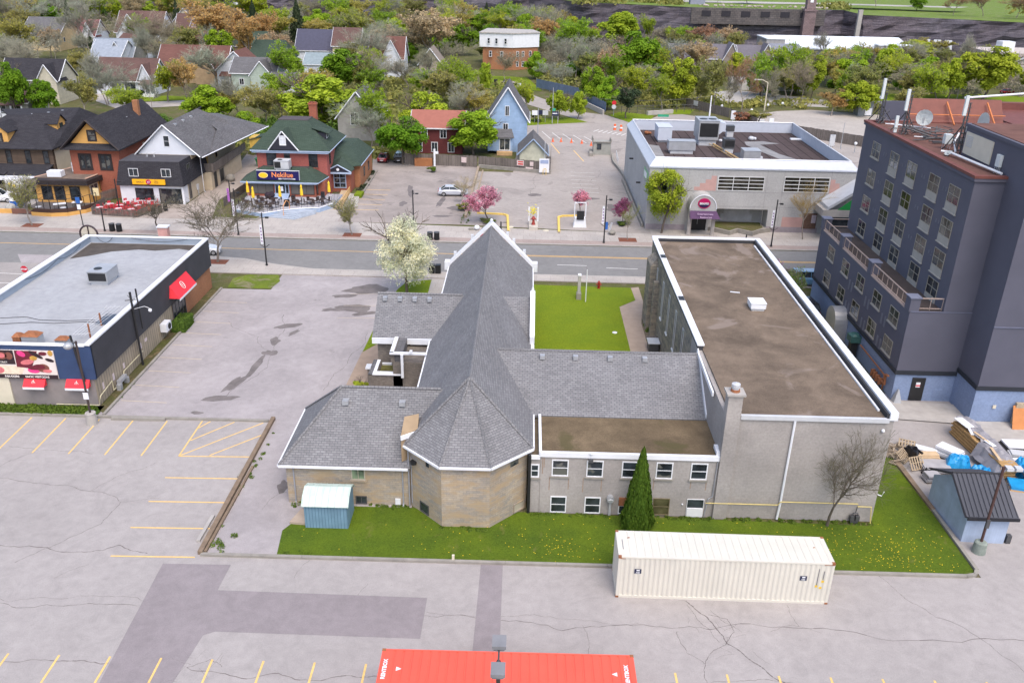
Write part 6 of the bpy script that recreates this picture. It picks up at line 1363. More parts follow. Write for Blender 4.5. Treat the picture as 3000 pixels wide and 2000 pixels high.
for k,(x,w_) in enumerate(((11.6,.5),(.1,.3),(12.0,.15))):MB().box(x,x+w_,-.008,.0,2.76,2.8).build('rust_streak',RUST,c1,local=True)
c2=container('shipping_container','coral red shipping container cut off by the bottom edge, seen from above',-6.33,29.5,12.19,REDK,.004)
for x,d in ((.82,1),(11.3,-1)):MB().add([(x,1.05,2.9),(x+.26*d,1.18,2.9),(x,1.31,2.9)],[(0,1,2)] if d > 0 else [(0,2,1)]).build('white_triangle',WHITE,c2,local=True)
for s_,x,r_ in (('RENTBOX',.35,1),('RENTBOX',11.85,1)):
    p_=text(s_,.27,WHITE,None,(0,0,0),(0,1,0),up=(-1,0,0),depth=.002,bold=.01,name='roof_lettering');p_.parent=c2;p_.location=(x,1.15,2.9)

# ---------------------------------------------------------------- LOT LIGHTS AND POLES
lp=thing('double_lot_light','dark pole with two square grey lamp heads rising in front of the red container','lamp post',(-.55,25.6,0))
MB().tube([(-.55,25.6,0),(-.55,25.6,8.6)],.09,8).build('pole',plain('brown_pole',(.05,.035,.032),.6),lp)
MB().tube([(-.55,24.6,8.75),(-.55,26.6,8.75)],.04,6).build('arm',DARKG,lp)
for y in (24.85,26.3):
    q=MB();q.box(-.83,-.27,y-.33,y+.33,8.82,8.98);q.box(-.77,-.33,y-.27,y+.27,8.7,8.82);q.build('lamp_head',plain('lamp_head_grey',(.2,.2,.21),.6),lp)
MB().cyl(-.55,25.6,0,.7,.3,.3,14).build('base',CONC,lp)
lp=thing('lot_lamp','brown lamp pole in a round concrete base at the corner of the flat-roofed shop','lamp post',(-33.0,57.5,0))
MB().lathe(-33,57.5,[(.42,0),(.36,.9),(.40,.95),(.36,1.0)],16).build('base',CONC,lp);MB().tube([(-33,57.5,.95),(-32.97,57.5,7.0)],.085,8).build('pole',MATS['brown_pole'],lp)
MB().tube([(-32.97,57.5,6.8),(-33.3,57.5,6.95)],.05,6).build('arm',DARKG,lp);MB().ball((-33.6,57.5,6.6),.36,12,8,.75).build('lamp_head',GALV,lp);MB().box(-33.2,-32.8,57.36,57.4,2.2,2.75).build('notice',WHITE,lp)
lp=thing('leaning_lot_pole','rusty brown lamp pole in a stained concrete base beside the pale blue shed','lamp post',(29.2,44.6,0))
MB().lathe(29.2,44.6,[(.42,0),(.38,.75),(.3,.82)],16).build('base',plain('mossy_concrete',(.22,.25,.22),.9,var=.3,scale=3),lp);MB().tube([(29.2,44.6,.8),(29.22,44.6,6.3)],.085,8).build('pole',plain('rusty_brown_pole',(.08,.04,.035),.7),lp)
MB().box(29.1,29.32,44.45,44.55,1.9,2.5).build('junction_box',DARKG,lp)
for dx in (.15,.7):MB().box(29.2+dx,29.6+dx,44.4,44.8,6.1,6.3).build('lamp_head',LGREY,lp)
up=thing('utility_pole','thin black utility pole with crossarm and small lamp on the lot side of the shop','pole',(-33.3,67.8,0))
MB().tube([(-33.3,67.8,0),(-33.35,67.8,6.9)],.1,8).build('pole',BLACK,up);q=MB();q.tube([(-33.8,67.6,6.2),(-32.8,68,6.2)],.05,5);q.tube([(-33.6,67.8,6.6),(-33.1,67.8,6.0)],.03,4);q.build('crossarm',DARKG,up);MB().tube([(-33.3,67.9,5.3),(-32.4,68.0,5.55),(-32.0,68.0,5.4)],.03,5).build('arm',LGREY,up);MB().ball((-31.95,68,5.2),.16,8,6).build('lamp',WHITE,up)
up=MB();up.tube([(-33.15,68.6,3.2),(-33.2,68.6,6.9)],.07,6);single('short_stub_pole',up,BLACK,'short black stub pole beside the utility pole','pole')
up=MB();up.tube([(-34.3,59.9,2.4),(-34.75,60.0,6.3)],.09,6);single('slanted_dark_pole',up,BLACK,'dark pole standing against the navy rear wall near its corner','pole')

# ---------------------------------------------------------------- STREET LAMPS
def street_lamp(x,y,h,label,banner=0,bmat=WHITE,two=True):
    t=thing('street_lamp',label,'street lamp',(x,y,0),'black street lamps along the road')
    MB().lathe(0,0,[(.22,0),(.16,.12),(.1,.4),(.085,1.2),(.075,h)],8).build('pole',BLACK,t,local=True)
    q=MB()
    if two:q.tube([(-.55,0,h*.37+.3),(-.15,0,h*.37),(.15,0,h*.37),(.55,0,h*.37+.3)],.035,5)
    q.tube([(0,0,h*.9),(.45,0,h*.93)],.03,5);q.build('bracket',BLACK,t,local=True)
    MB().box(.35,.75,-.1,.1,h*.9,h*.93).build('lamp_head',BLACK,t,local=True)
    if banner:
        b=MB().box(-.42 if banner < 0 else .12,-.12 if banner < 0 else .42,-.01,.01,h*.42,h*.78).build('banner',bmat,t,local=True)
        q=MB()
        for k in range(5):q.box((-.34 if banner < 0 else .2),(-.2 if banner < 0 else .34),-.016,-.011,h*(.46+.06*k),h*(.49+.06*k))
        q.build('banner_print',plain('banner_print',(.25,.12,.3),.6),b,local=True)
    return t
street_lamp(-14.7,111.0,5.0,'black street lamp at the back edge of the worn parking lot with the silver car')
street_lamp(10.3,105.8,6.3,'black street lamp with blue and white plates in front of the rear lot',-1)
street_lamp(31.7,106.0,6.2,'black street lamp with white banner in front of the pale hall',-1)
street_lamp(-36.5,105.5,6.1,'black street lamp standing before the left corner of the blue deck',-1)
street_lamp(-39.8,113.6,5.1,'black lamp at the deck corner flower bed with purple and pink flags',-1,plain('purple_pink_banner',(.4,.12,.45),.6,var=.4,scale=4),False)
street_lamp(-29.7,94.2,6.4,'black street lamp on the near pavement corner with white banner',-1)
street_lamp(-53.8,105.7,3.2,'short black post with red and white tag near the pavement bins',0,two=False)
street_lamp(-55.7,114.5,4.7,'black lamp post inside the slatted patio',0,two=False)
street_lamp(-3.0,110.0,1.35,'short black bollard lamp at the yellow kerb behind the church gable',0,two=False)
street_lamp(28.5,106.4,1.5,'short black post behind the church hall roof edge',0,two=False)
q=thing('parking_sign_post','black post with blue and white parking plates by the slatted patio','sign',(-57.6,110.6,0));MB().tube([(-57.6,107.8,0),(-57.7,107.8,4.1)],.06,6).build('pole',BLACK,q);MB().box(-57.95,-57.4,107.7,107.74,3.1,3.9).build('blue_plate',MATS['sign_blue'],q);MB().box(-57.9,-57.45,107.7,107.74,2.3,2.95).build('white_plate',WHITE,q)
for i,(x,y,l) in enumerate(((10.28,105.7,''),)):MB().box(x+.1,x+.4,y-.02,y+.02,1.9,2.9).build('blue_plate',MATS['sign_blue'],q)
# bins
def bin_(x,y,label,z=.1,far=False):
    t=thing('litter_bin',label,'bin',(x,y,z),'black slatted litter bins');q=MB()
    for k in range(14):
        a=6.2832*k/14;q.obox((x+.33*math.cos(a),y+.33*math.sin(a),z),(-math.sin(a),math.cos(a)),-.055,.055,-.01,.02,.05,1.0)
    q.cyl(x,y,z+.03,z+.95,.29,.31,14);q.build('body',BLACK,t);MB().lathe(x,y,[(.36,z+.95),(.36,z+1.02),(.22,z+1.05)],14).build('lid',DARKG,t)
bin_(-11.9,105.4,'left bin of the pair behind the white blossom tree');bin_(-11.05,105.45,'right bin of the pair behind the white blossom tree');bin_(-51.9,105.7,'right bin of the pair across the road from the round slatted sign');bin_(-52.85,105.8,'left bin of the pair across the road from the round slatted sign')
for x,y,l in ((-49.9,115.9,'black barrel farthest from the kerb in front of the white shop house'),(-50.3,115.0,'middle black barrel in front of the white shop house'),(-50.9,114.2,'black barrel nearest the road in front of the white shop house')):q=MB();q.lathe(x,y,[(.26,0),(.32,.45),(.27,.95),(.2,.97)],12);single('black_barrel',q,BLACK,l,'barrel','black barrels by the driveway')
q=thing('slatted_bin_pair','black slatted double bin on the near pavement right of the blossom tree','bin',(-9.9,93,.12))
for x in (-10.35,-9.65):
    m_=MB();m_.box(x-.3,x+.3,92.7,93.3,.15,1.15)
    for k in range(7):m_.box(x-.31,x+.31,92.67,93.33,.25+.13*k,.31+.13*k)
    m_.build('bin_body',BLACK,q)
# hydrant, monument, flagpole
hy=thing('fire_hydrant','dark red fire hydrant at the front edge of the bright lawn','hydrant',(8.5,89.7,0));RH=plain('hydrant_red',(.32,.02,.015),.5)
MB().lathe(8.5,89.7,[(.2,0),(.2,.08),(.13,.1),(.13,.6),(.18,.62),(.16,.72),(.06,.85),(.04,.92)],12).build('body',RH,hy);q=MB();q.tube([(8.2,89.7,.45),(8.8,89.7,.45)],.07,8);q.tube([(8.5,89.4,.4),(8.5,89.5,.4)],.09,8);q.build('outlet',RH,hy)
mo=thing('stone_monument','tall narrow stone slab monument on the bright lawn','monument',(6.1,86.4,0));MB().box(5.85,6.35,86.0,86.8,0,.7).build('base',CONCD,mo);MB().box(5.95,6.25,86.1,86.7,.7,2.7).build('slab',plain('pale_stone',(.42,.40,.38),.85),mo);MB().box(5.93,6.27,86.08,86.72,2.7,2.76).build('cap',WHITE,mo)
fp=thing('flagpole','thin white pole standing right of the stone monument','pole',(6.8,85.5,0));MB().tube([(6.8,85.5,0),(6.8,85.5,3.5)],.05,8).build('pole',WHITE,fp);MB().ball((6.8,85.5,3.55),.07).build('finial',WHITE,fp)
mp=MB();mp.box(-3.85,-3.7,42.2,42.35,0,.45);single('kerb_marker_post',mp,CREAMW,'small pale marker post on the kerb of the back lawn','post')
cv=MB();cv.cyl(9.2,77.5,.03,.06,.25,.25,10);single('lawn_cover',cv,WHITE,'small pale round cover in the bright lawn','cover')
# wheel stops
def beam(label,a,b,w_=.22,h_=.16,mat=CONC):
    q=MB();a_=Vector((*a,0));u=Vector((*b,0))-a_;q.obox(a_,(u.x,u.y),0,u.length,-w_/2,w_/2,.0,h_);single('wheel_stop',q,mat,label,'wheel stop','wheel stops on the left lot')
beam('pale concrete wheel stop beside the timber kerb',(-19.75,46.05),(-19.8,43.4));beam('concrete wheel stop on the kerb line right of the lot lamp',(-31.8,58.2),(-27.6,58.25),.25,.2,CONCD);beam('short dark wheel stop by the timber kerb between two yellow lines',(-19.45,51.6),(-19.5,50.6),mat=CONCD);beam('broken dark wheel stop at the bottom of the timber kerb',(-19.4,43.6),(-19.3,42.6),mat=CONCD)
sl=MB();sl.prism([(-14.6,45.5),(-13.6,45.4),(-13.5,46.8),(-14.2,46.9)],.03,.2);single('concrete_slab',sl,plain('tan_concrete',(.4,.32,.25),.9),'loose tan concrete slab beside the blue garden shed','slab')
# blue shed
sh=thing('garden_shed','blue metal shed with pale mint gambrel roof beside the limestone wing','shed',(-12.1,46,0))
BSH=linesmat('blue_corrugated',(.16,.27,.36),(.09,.16,.22),.2,.18,.6,var=.05)
MB().box(-13.5,-10.75,45.15,47.2,.03,1.75).build('wall',BSH,sh)
for x in (-13.5,-10.77):MB().add([(x,45.15,1.75),(x,47.2,1.75),(x,46.9,2.2),(x,46.2,2.45),(x,45.45,2.2),(x+.02,45.15,1.75),(x+.02,47.2,1.75),(x+.02,46.9,2.2),(x+.02,46.2,2.45),(x+.02,45.45,2.2)],[(0,1,2,3,4),(9,8,7,6,5)]).build('gable',BSH,sh)
MNT=linesmat('mint_metal',(.50,.60,.54),(.40,.50,.44),.46,.06,.5,var=.04)
r=MB();P=[(44.98,1.78),(45.5,2.25),(46.2,2.5),(46.9,2.25),(47.35,1.78)]
for (ya,za),(yb,zb) in zip(P,P[1:]):r.slab([(-13.62,ya,za),(-10.62,ya,za),(-10.62,yb,zb),(-13.62,yb,zb)],.04)
for k in range(8):x=-13.55+.41*k;r.tube([(x,y,z+.015) for y,z in P],.02,4)
r.build('roof',MNT,sh)
# pale blue shed near the hotel
sh=thing('pale_blue_shed','pale blue shed with dark standing-seam roof on the right of the back lawn','shed',(30,47.5,0));BS2=linesmat('pale_blue_boards',(.36,.43,.56),(.31,.37,.49),.15,.06,.7,var=.03)
q=MB();q.prism([(28.55,45.6),(31.2,45.5),(31.3,50.0),(28.3,50.1)],0,2.15);q.build('wall',BS2,sh);q=MB();q.add([(28.52,45.6,2.1),(28.26,50.1,2.1),(28.4,47.9,3.6)],[(0,2,1)]);q.build('gable',BS2,sh)
r=MB();r.slab([(28.3,45.3,2.15),(31.55,45.2,2.15),(31.4,47.9,3.72),(28.2,47.9,3.72)],.12);r.slab([(28.2,47.9,3.72),(31.4,47.9,3.72),(31.4,50.35,2.5),(28.1,50.35,2.5)],.12)
SEAM=plain('charcoal_metal_roof',(.062,.064,.078),.7,var=.05);r.build('roof',SEAM,sh);r=MB()
for k in range(11):x=28.45+.3*k;r.tube([(x,45.27,2.2),(x,47.85,3.75)],.018,4)
r.build('roof_seam',plain('seam_black',(.02,.02,.025),.7),sh);r=MB();r.box(28.3,31.55,45.1,45.2,1.98,2.18);r.tube([(28.25,45.3,2.1),(28.2,47.9,3.66)],.08,4);r.tube([(28.1,50.35,2.45),(28.2,47.9,3.66)],.08,4);r.tube([(28.2,47.9,3.76),(31.4,47.9,3.76)],.06,4);r.build('fascia',MATS['seam_black'],sh)
hk=MB();hk.box(31.35,31.65,45.5,45.8,0,.6);single('tap_stand',hk,DARKG,'small grey stand at the right corner of the pale blue shed','stand')

# ---------------------------------------------------------------- BUILDING MATERIALS BY THE HOTEL
TARP=plain('grey_tarpaulin',(.27,.26,.28),.35,var=.2,scale=1.5);BTARP=plain('blue_wrap',(.02,.28,.58),.3,var=.25,scale=2)
def lump(name,label,cx,cy,w_,d,h_,mat,rz=0,seed=1,nx=12,ny=9,cat='tarpaulin',flat_=.5,group=None):
    rr=random.Random(seed);q=MB();vs=[]
    for j in range(ny+1):
        for i in range(nx+1):
            u=i/nx*2-1;v=j/ny*2-1;e_=max(abs(u),abs(v))
            z=h_*(1 if e_ < .62 else max(0,1-((e_-.62)/.38)**1.3))
            z*=1+rr.uniform(-.16,.16) if e_ < .95 else 1
            vs.append((u*w_/2*(1+rr.uniform(-.03,.03)),v*d/2*(1+rr.uniform(-.03,.03)),max(0.01,z+(rr.uniform(-.05,.05) if e_ < .95 else 0))))
    q.add(vs,[(j*(nx+1)+i,j*(nx+1)+i+1,(j+1)*(nx+1)+i+1,(j+1)*(nx+1)+i) for j in range(ny) for i in range(nx)])
    o=q.build(name,mat);tag(o,label,cat,group);o.location=(cx,cy,0);o.rotation_euler=(0,0,rz);return o
tb=thing('tarped_timber_stack','long stack of plywood under a torn grey tarpaulin beside the hotel corner','stack',(34.95,56.2,0),rz=-1.48)
q=MB()
for k in range(9):q.box(-3.4+.12*(k % 3),3.2-.1*(k % 2),-.75+.05*(k % 2),.6-.05*(k % 3),.1+.13*k,.2+.13*k)
q.build('plywood',plain('plywood_edge',(.42,.26,.11),.8,var=.3,scale=3),tb,local=True)
rr=random.Random(3);vs=[];nx,ny=22,10
for j in range(ny+1):
    for i in range(nx+1):
        u=i/nx*2-1;v=j/ny*2-1;vs.append((u*3.6+rr.uniform(-.1,.1),v*1.25+rr.uniform(-.07,.07),(1.42 if abs(v) < .55 else 1.42-(abs(v)-.55)*2.2)+rr.uniform(-.13,.13)-.4*max(0,u)**3))
q=MB();q.add(vs,[(j*(nx+1)+i,j*(nx+1)+i+1,(j+1)*(nx+1)+i+1,(j+1)*(nx+1)+i) for j in range(ny) for i in range(nx) if not (i < 12 and j < 3)]);q.build('tarpaulin',TARP,tb,local=True)
q=MB();q.obox((-3.1,-.2,1.55),(1,.1),0,1.5,0,.7,0,.05);q.obox((-1.6,-.4,1.5),(1,-.3),0,1.1,0,.2,0,.05);q.obox((.2,-.1,1.5),(1,.2),0,.9,0,.35,0,.05);q.build('white_board',WHITE,tb,local=True)
q=MB();q.obox((-1.0,-.35,1.5),(1,.15),0,1.6,0,.16,0,.06);q.obox((1.2,-.3,1.45),(1,-.2),0,1.8,0,.2,0,.06);q.build('plank',plain('raw_plank',(.58,.42,.26),.8),tb,local=True)
lump('blue_wrapped_bale','left blue wrapped bale behind the pale blue shed roof',32.2,54.3,1.9,1.3,.95,BTARP,-.35,5,cat='wrapped bale',group='blue wrapped bales');lump('blue_wrapped_bale','blue wrapped pallet load in front of the tarped timber stack',33.2,53.0,1.7,1.2,.9,BTARP,-.3,6,cat='wrapped bale',group='blue wrapped bales');lump('blue_wrapped_bale','round blue wrapped bale at the right edge of the frame',37.0,53.9,1.9,1.6,1.15,BTARP,.2,7,cat='wrapped bale',group='blue wrapped bales')
bp=thing('blue_topped_pallet','low pallet of blue sheets right of the pale blue shed','pallet',(36.0,52.0,0),rz=-.25)
q=MB();q.box(-1.1,1.1,-.7,.7,.12,.3);q.build('blue_sheet',BTARP,bp,local=True);q=MB()
for k in range(4):q.box(-1.12,1.12,-.7+.4*k,-.58+.4*k,0,.12)
q.build('pallet_boards',WOOD,bp,local=True)
def slabstack(name,label,cx,cy,w_,d,h_,mat,rz,n=4,group='stacked boards and slabs by the hotel'):
    t=thing(name,label,'stack',(cx,cy,0),group,rz);rr=random.Random(int(cx*10));q=MB()
    for k in range(n):dx,dy=rr.uniform(-.08,.08),rr.uniform(-.08,.08);q.box(-w_/2+dx,w_/2+dx,-d/2+dy,d/2+dy,.12+h_*k/n,.12+h_*(k+1)/n-.02)
    q.build('boards',mat,t,local=True);q=MB()
    for k in (-1,0,1):q.box(-w_/2,w_/2,k*d*.4-.05,k*d*.4+.05,0,.11)
    q.build('bearer',WOODD,t,local=True)
slabstack('grey_slab_stack','wide stack of grey slabs behind the left end of the pale blue shed',30.5,54.2,1.9,1.5,.35,plain('slab_grey',(.36,.35,.36),.8,var=.15),-.1)
slabstack('grey_slab_stack','small grey slab stack nearest the pale blue shed gable',29.6,52.6,1.0,.8,.55,MATS['slab_grey'],.1)
slabstack('white_board_stack','white boards lying on the slab stack near the hotel door',30.6,56.0,1.5,.7,.5,WHITE,-.5,3);slabstack('white_board_stack','tall white board stack left of the blue bale',32.2,55.7,1.7,1.0,.8,WHITE,-.9,4)
slabstack('timber_offcut_stack','pale timber offcuts piled beside the slab stack',30.3,55.2,1.6,.6,.6,MATS['raw_plank'],.05,5);slabstack('foam_board_stack','loose pale boards right of the tarped timber stack',37.5,56.0,1.3,.8,.4,LGREY,-.2,4);slabstack('foam_board_stack','low pale boards in front of the loose boards at the right',37.3,55.2,1.4,.4,.3,WHITE,0,3)
dm=thing('white_door_panel','white panel with black rim lying flat at the right edge','panel',(36.6,57.4,0));MB().box(37.2,40.0,56.9,58.1,.3,.42).build('panel',WHITE,dm);MB().box(37.18,40.02,56.88,58.12,.1,.3).build('rim',BLACK,dm)
pw=MB();pw.add([(39.2,60.2,.1),(40.2,60.2,.1),(40.3,61.2,1.7),(39.4,61.2,1.7),(39.2,60.25,.1),(40.2,60.25,.1),(40.3,61.25,1.7),(39.4,61.25,1.7)],[(0,1,2,3),(7,6,5,4),(0,3,7,4),(1,5,6,2),(2,6,7,3)]);single('plywood_sheet',pw,plain('orange_plywood',(.5,.2,.07),.8,var=.15),'orange plywood sheet leaning on the blue hotel wall','board')
pw=MB();pw.box(39.6,42,61.1,61.35,.1,1.95);single('beige_board',pw,plain('beige_board',(.42,.34,.24),.8),'beige board leaning behind the orange plywood','board')
def pallet(label,cx,cy,rz,tilt,z=.5):
    t=thing('wooden_pallet',label,'pallet',(cx,cy,z),'wooden pallets by the lawn corner',rz);t.rotation_euler=(tilt,0,rz);q=MB()
    for k in range(6):q.box(-.6+.21*k,-.5+.21*k,-.5,.5,.1,.125)
    q.build('deck_boards',plain('pallet_wood',(.36,.28,.19),.85,var=.2),t,local=True);q=MB()
    for y in (-.48,0,.42):q.box(-.6,.6,y,y+.07,0,.1)
    q.build('stringer',MATS['pallet_wood'],t,local=True)
pallet('wooden pallet standing tilted against the black bags',29.1,54.2,.3,.9,.45);pallet('wooden pallet lying near the top of the rubble pile',29.5,56.9,-.4,.15,.4);pallet('broken pallet leaning at the lawn corner',28.6,55.4,.8,.7,.3)
lump('black_rubbish_bag','black plastic sheet heap behind the tilted pallet',29.5,55.6,.9,1.9,.8,plain('black_plastic',(.015,.015,.018),.3),.3,9,cat='rubbish');lump('black_rubbish_bag','black plastic heap in front of the wide slab stack',29.9,53.4,1.2,.7,.45,MATS['black_plastic'],0,10,cat='rubbish')
tk=MB();tk.prism([(28.0,48.9),(28.3,48.9),(28.2,55.0),(27.8,55.0)],0,.2);single('timber_edge',tk,MATS['old_timber'],'rotten timber edge along the top right of the back lawn','timber')
rk=MB()
for k in range(60):
    rr=random.Random(k+300);a=Vector((rr.uniform(27.3,29.2),rr.uniform(54.8,57.6),.05+rr.uniform(0,.35)));rk.obox(a,(rr.uniform(-1,1),rr.uniform(-1,1)),0,rr.uniform(.3,1.3),0,rr.uniform(.05,.14),0,rr.uniform(.03,.1))
o=single('timber_rubble',rk,plain('rubble_wood',(.3,.24,.18),.9,var=.4,scale=2),'heap of broken timber at the top corner of the back lawn','rubble');o['kind']='stuff'
rg=MB()
for k in range(4):rg.tube([(24.3+.12*k,63.6,.1),(24.5+.12*k,64.6,.9)],.03,5)
single('black_grille_rack',rg,BLACK,'small black rack by the hall wall near the hotel door','rack')

# ---------------------------------------------------------------- VEHICLES
TYRE=plain('tyre',(.02,.02,.02),.85);RIM=plain('wheel_rim',(.45,.45,.46),.3,metal=.6)
def carpaint(n,c):
    m=plain(n,c,.25,var=.02,spec=.6);m.node_tree.nodes['Principled BSDF'].inputs['Coat Weight'].default_value=.6;return m
def car(name,label,loc,rz,col,L=4.5,W=1.78,H=1.45,kind='sedan',cat='car',group=None):
    """body and cabin as lofted cross-sections along the length; nose towards +x"""
    t=thing(name,label,cat,loc,group,rz)
    prof={'sedan':[(-.5,.45,.75),(-.47,.3,.92),(-.3,.24,.98),(-.1,.22,.98),(.2,.22,.96),(.32,.24,.9),(.46,.28,.78),(.5,.4,.6)],
            'suv':[(-.5,.5,1.0),(-.48,.35,1.12),(-.3,.3,1.15),(0,.3,1.13),(.2,.3,1.1),(.3,.32,1.05),(.46,.34,.95),(.5,.45,.75)]}[kind]
    q=MB();vs=[];
    for (a,zb,zt) in prof:
        w_=W/2*(1-.12*(abs(a)/.5)**4);x=a*L
        vs+=[(x,-w_*.92,zb),(x,-w_,zb+.14),(x,-w_*.99,zt-.18),(x,-w_*.86,zt),(x,w_*.86,zt),(x,w_*.99,zt-.18),(x,w_,zb+.14),(x,w_*.92,zb)]
    n=len(prof);fs=[(i*8+j,i*8+(j+1) % 8,(i+1)*8+(j+1) % 8,(i+1)*8+j) for i in range(n-1) for j in range(8)]
    q.add(vs,[f[::-1] for f in fs]+[tuple(range(8)),tuple(range(n*8-1,n*8-9,-1))]);b=q.build('body',col,t,local=True,smooth=False)
    zt=.95 if kind=='sedan' else 1.1
    cab=[(-.40,0),(-.26,1),(.02,1),(.20,0)] if kind=='sedan' else [(-.48,0),(-.44,1),(.06,1),(.2,0)]
    q=MB();vs=[]
    for a,k in cab:x=a*L;w_=W/2*(.86 if k==0 else .66);z=zt if k==0 else H-.04;vs+=[(x,-w_,z),(x,w_,z)]
    q.add(vs,[(0,2,4,6),(7,5,3,1),(0,1,3,2),(2,3,5,4),(4,5,7,6)]);q.build('window_glass',GLASS,t,local=True)
    q=MB();x1,x2=cab[1][0]*L-.05,cab[2][0]*L+.05;q.add([(x1,-W*.335,H-.05),(x2,-W*.335,H-.05),(x2,W*.335,H-.05),(x1,W*.335,H-.05),(x1+.12,-W*.29,H),(x2-.15,-W*.29,H),(x2-.15,W*.29,H),(x1+.12,W*.29,H)],[(0,3,2,1),(4,5,6,7),(0,1,5,4),(1,2,6,5),(2,3,7,6),(3,0,4,7)])
    for sy in (-1,1):
        for (a0,k0),(a1,k1) in zip(cab,cab[1:]):
            f0=Vector((a0*L,sy*W/2*(.87 if k0==0 else .67),zt if k0==0 else H-.04));f1=Vector((a1*L,sy*W/2*(.87 if k1==0 else .67),zt if k1==0 else H-.04));q.tube([f0,f1],.035,4)
        xm=-.12*L;q.tube([(xm,sy*W/2*.87,zt),(xm,sy*W/2*.67,H-.04)],.03,4)
    q.build('roof',col,t,local=True)
    for sx in (-.31,.32):
        for sy in (-1,1):
            wq=MB();wq.tube([(sx*L,sy*(W/2-.2),.33),(sx*L,sy*(W/2+.01),.33)],.33,16);w_=wq.build('wheel',TYRE,t,local=True)
            MB().tube([(sx*L,sy*(W/2),.33),(sx*L,sy*(W/2+.025),.33)],.2,12).build('rim',RIM,w_,local=True)
    for sy in (-1,1):MB().box(L*.485,L*.5,sy*W*.36-.16,sy*W*.36+.16,.62,.76).build('headlight',LGREY,t,local=True);MB().box(-L*.5,-L*.485,sy*W*.36-.15,sy*W*.36+.15,.7,.88).build('tail_light',plain('tail_light_red',(.35,.01,.01),.3),t,local=True)
    MB().box(-L*.5-.015,-L*.5+.01,-.26,.26,.5,.62).build('number_plate',WHITE,t,local=True)
    return t
car('silver_sedan','silver sedan parked alone beside the pink blossom tree',(-10.8,127.9,.02),R(4),carpaint('silver_paint',(.45,.47,.52)))
car('red_car','dark red car parked at the back of the worn lot under the big tree',(-24.6,149.8,0),R(86),carpaint('dark_red_paint',(.2,.01,.02)))
car('black_car','black car parked next to the dark red one under the big tree',(-21.9,150.0,0),R(90),carpaint('black_paint',(.015,.015,.018)),kind='suv',H=1.7)
car('white_car','white car on the road half hidden behind the shop corner',(-38.6,98.0,0),R(12),carpaint('white_car_paint',(.65,.66,.68)))
car('white_suv','white sport utility car cut off by the left edge beside the pylon sign',(-74.8,118.6,0),R(8),MATS['white_car_paint'],kind='suv',H=1.75,L=4.8)
car('blue_topped_truck','dark pickup with pale blue roof between the hall roof and the hotel',(33.0,92.3,.05),R(0),carpaint('blue_truck_paint',(.16,.32,.50)),kind='suv',H=1.8,L=5.2,cat='truck')
q=MB();q.box(28.6,30.6,91.5,93.1,.7,1.35);single('truck_bed_load',q,BLACK,'dark open bed load behind the blue-roofed truck','load')
car('dark_car','dark car glimpsed between the hall parapet and the hotel base',(29.6,84.2,0),R(95),carpaint('near_black_paint',(.012,.012,.014)),kind='suv',H=1.7)
for x,y,c,l,a in ((-72.2,224.5,'dark_red_paint','dark red car by the ochre roofed house',20),(-68,223,'white_car_paint','white car beside the pale green house',10),(-76.5,221,'near_black_paint','dark car on the back street under the big pale bare tree',15),(128,266,'silver_paint','distant silver car at the far right road',20),(134,250,'dark_red_paint','distant red car at the far right road',20),(-5,246,'near_black_paint','dark car parked before the brick and white apartment block',0)):car('parked_car',l,(x,y,0),R(a),MATS[c],group='distant parked cars')
tr=thing('white_trailer','white box trailer behind the balcony of the white shop house','trailer',(-45.5,153,0));MB().box(-47.8,-43.6,152,155,.5,3.1).build('box_body',WHITE,tr);MB().box(-44.2,-43.55,151.9,152.0,.5,1.3).build('red_stripe',REDC,tr)
for x in (-46.8,-44.4):MB().tube([(x,151.9,.4),(x,152.2,.4)],.4,12).build('wheel',TYRE,tr)
gd=thing('green_wheelie_bin','large green wheeled bin at the back of the driveway','bin',(-43.9,144,0));GB=plain('bin_green',(.01,.17,.06),.5);q=MB();q.add([(-45.0,143.2,.1),(-43.2,143.2,.1),(-43.2,144.6,.1),(-45.0,144.6,.1),(-45.2,143.0,1.3),(-43.0,143.0,1.3),(-43.0,144.8,1.3),(-45.2,144.8,1.3)],[(0,3,2,1),(4,5,6,7),(0,1,5,4),(1,2,6,5),(2,3,7,6),(3,0,4,7)]);q.build('body',GB,gd);MB().box(-45.3,-42.9,142.95,144.85,1.3,1.4).build('lid',GB,gd)
q=MB();q.ball((-44.6,143.8,1.6),.3,8,5);q.ball((-44.0,143.9,1.55),.35,8,5);single('bin_bags',q,BLACK,'black bags on top of the green wheeled bin','bags')
q=MB();q.ball((-46.3,133.2,.5),.8,8,6,.8);single('covered_boulder',q,CONCD,'rounded grey lump at the white shop house side doors','boulder')
bf=MB();slats(bf,(-42.6,118.5),(-41.5,137),1.3,.3,.26);single('driveway_fence',bf,WOODD,'weathered low board fence between the driveway and the brick restaurant','fence')

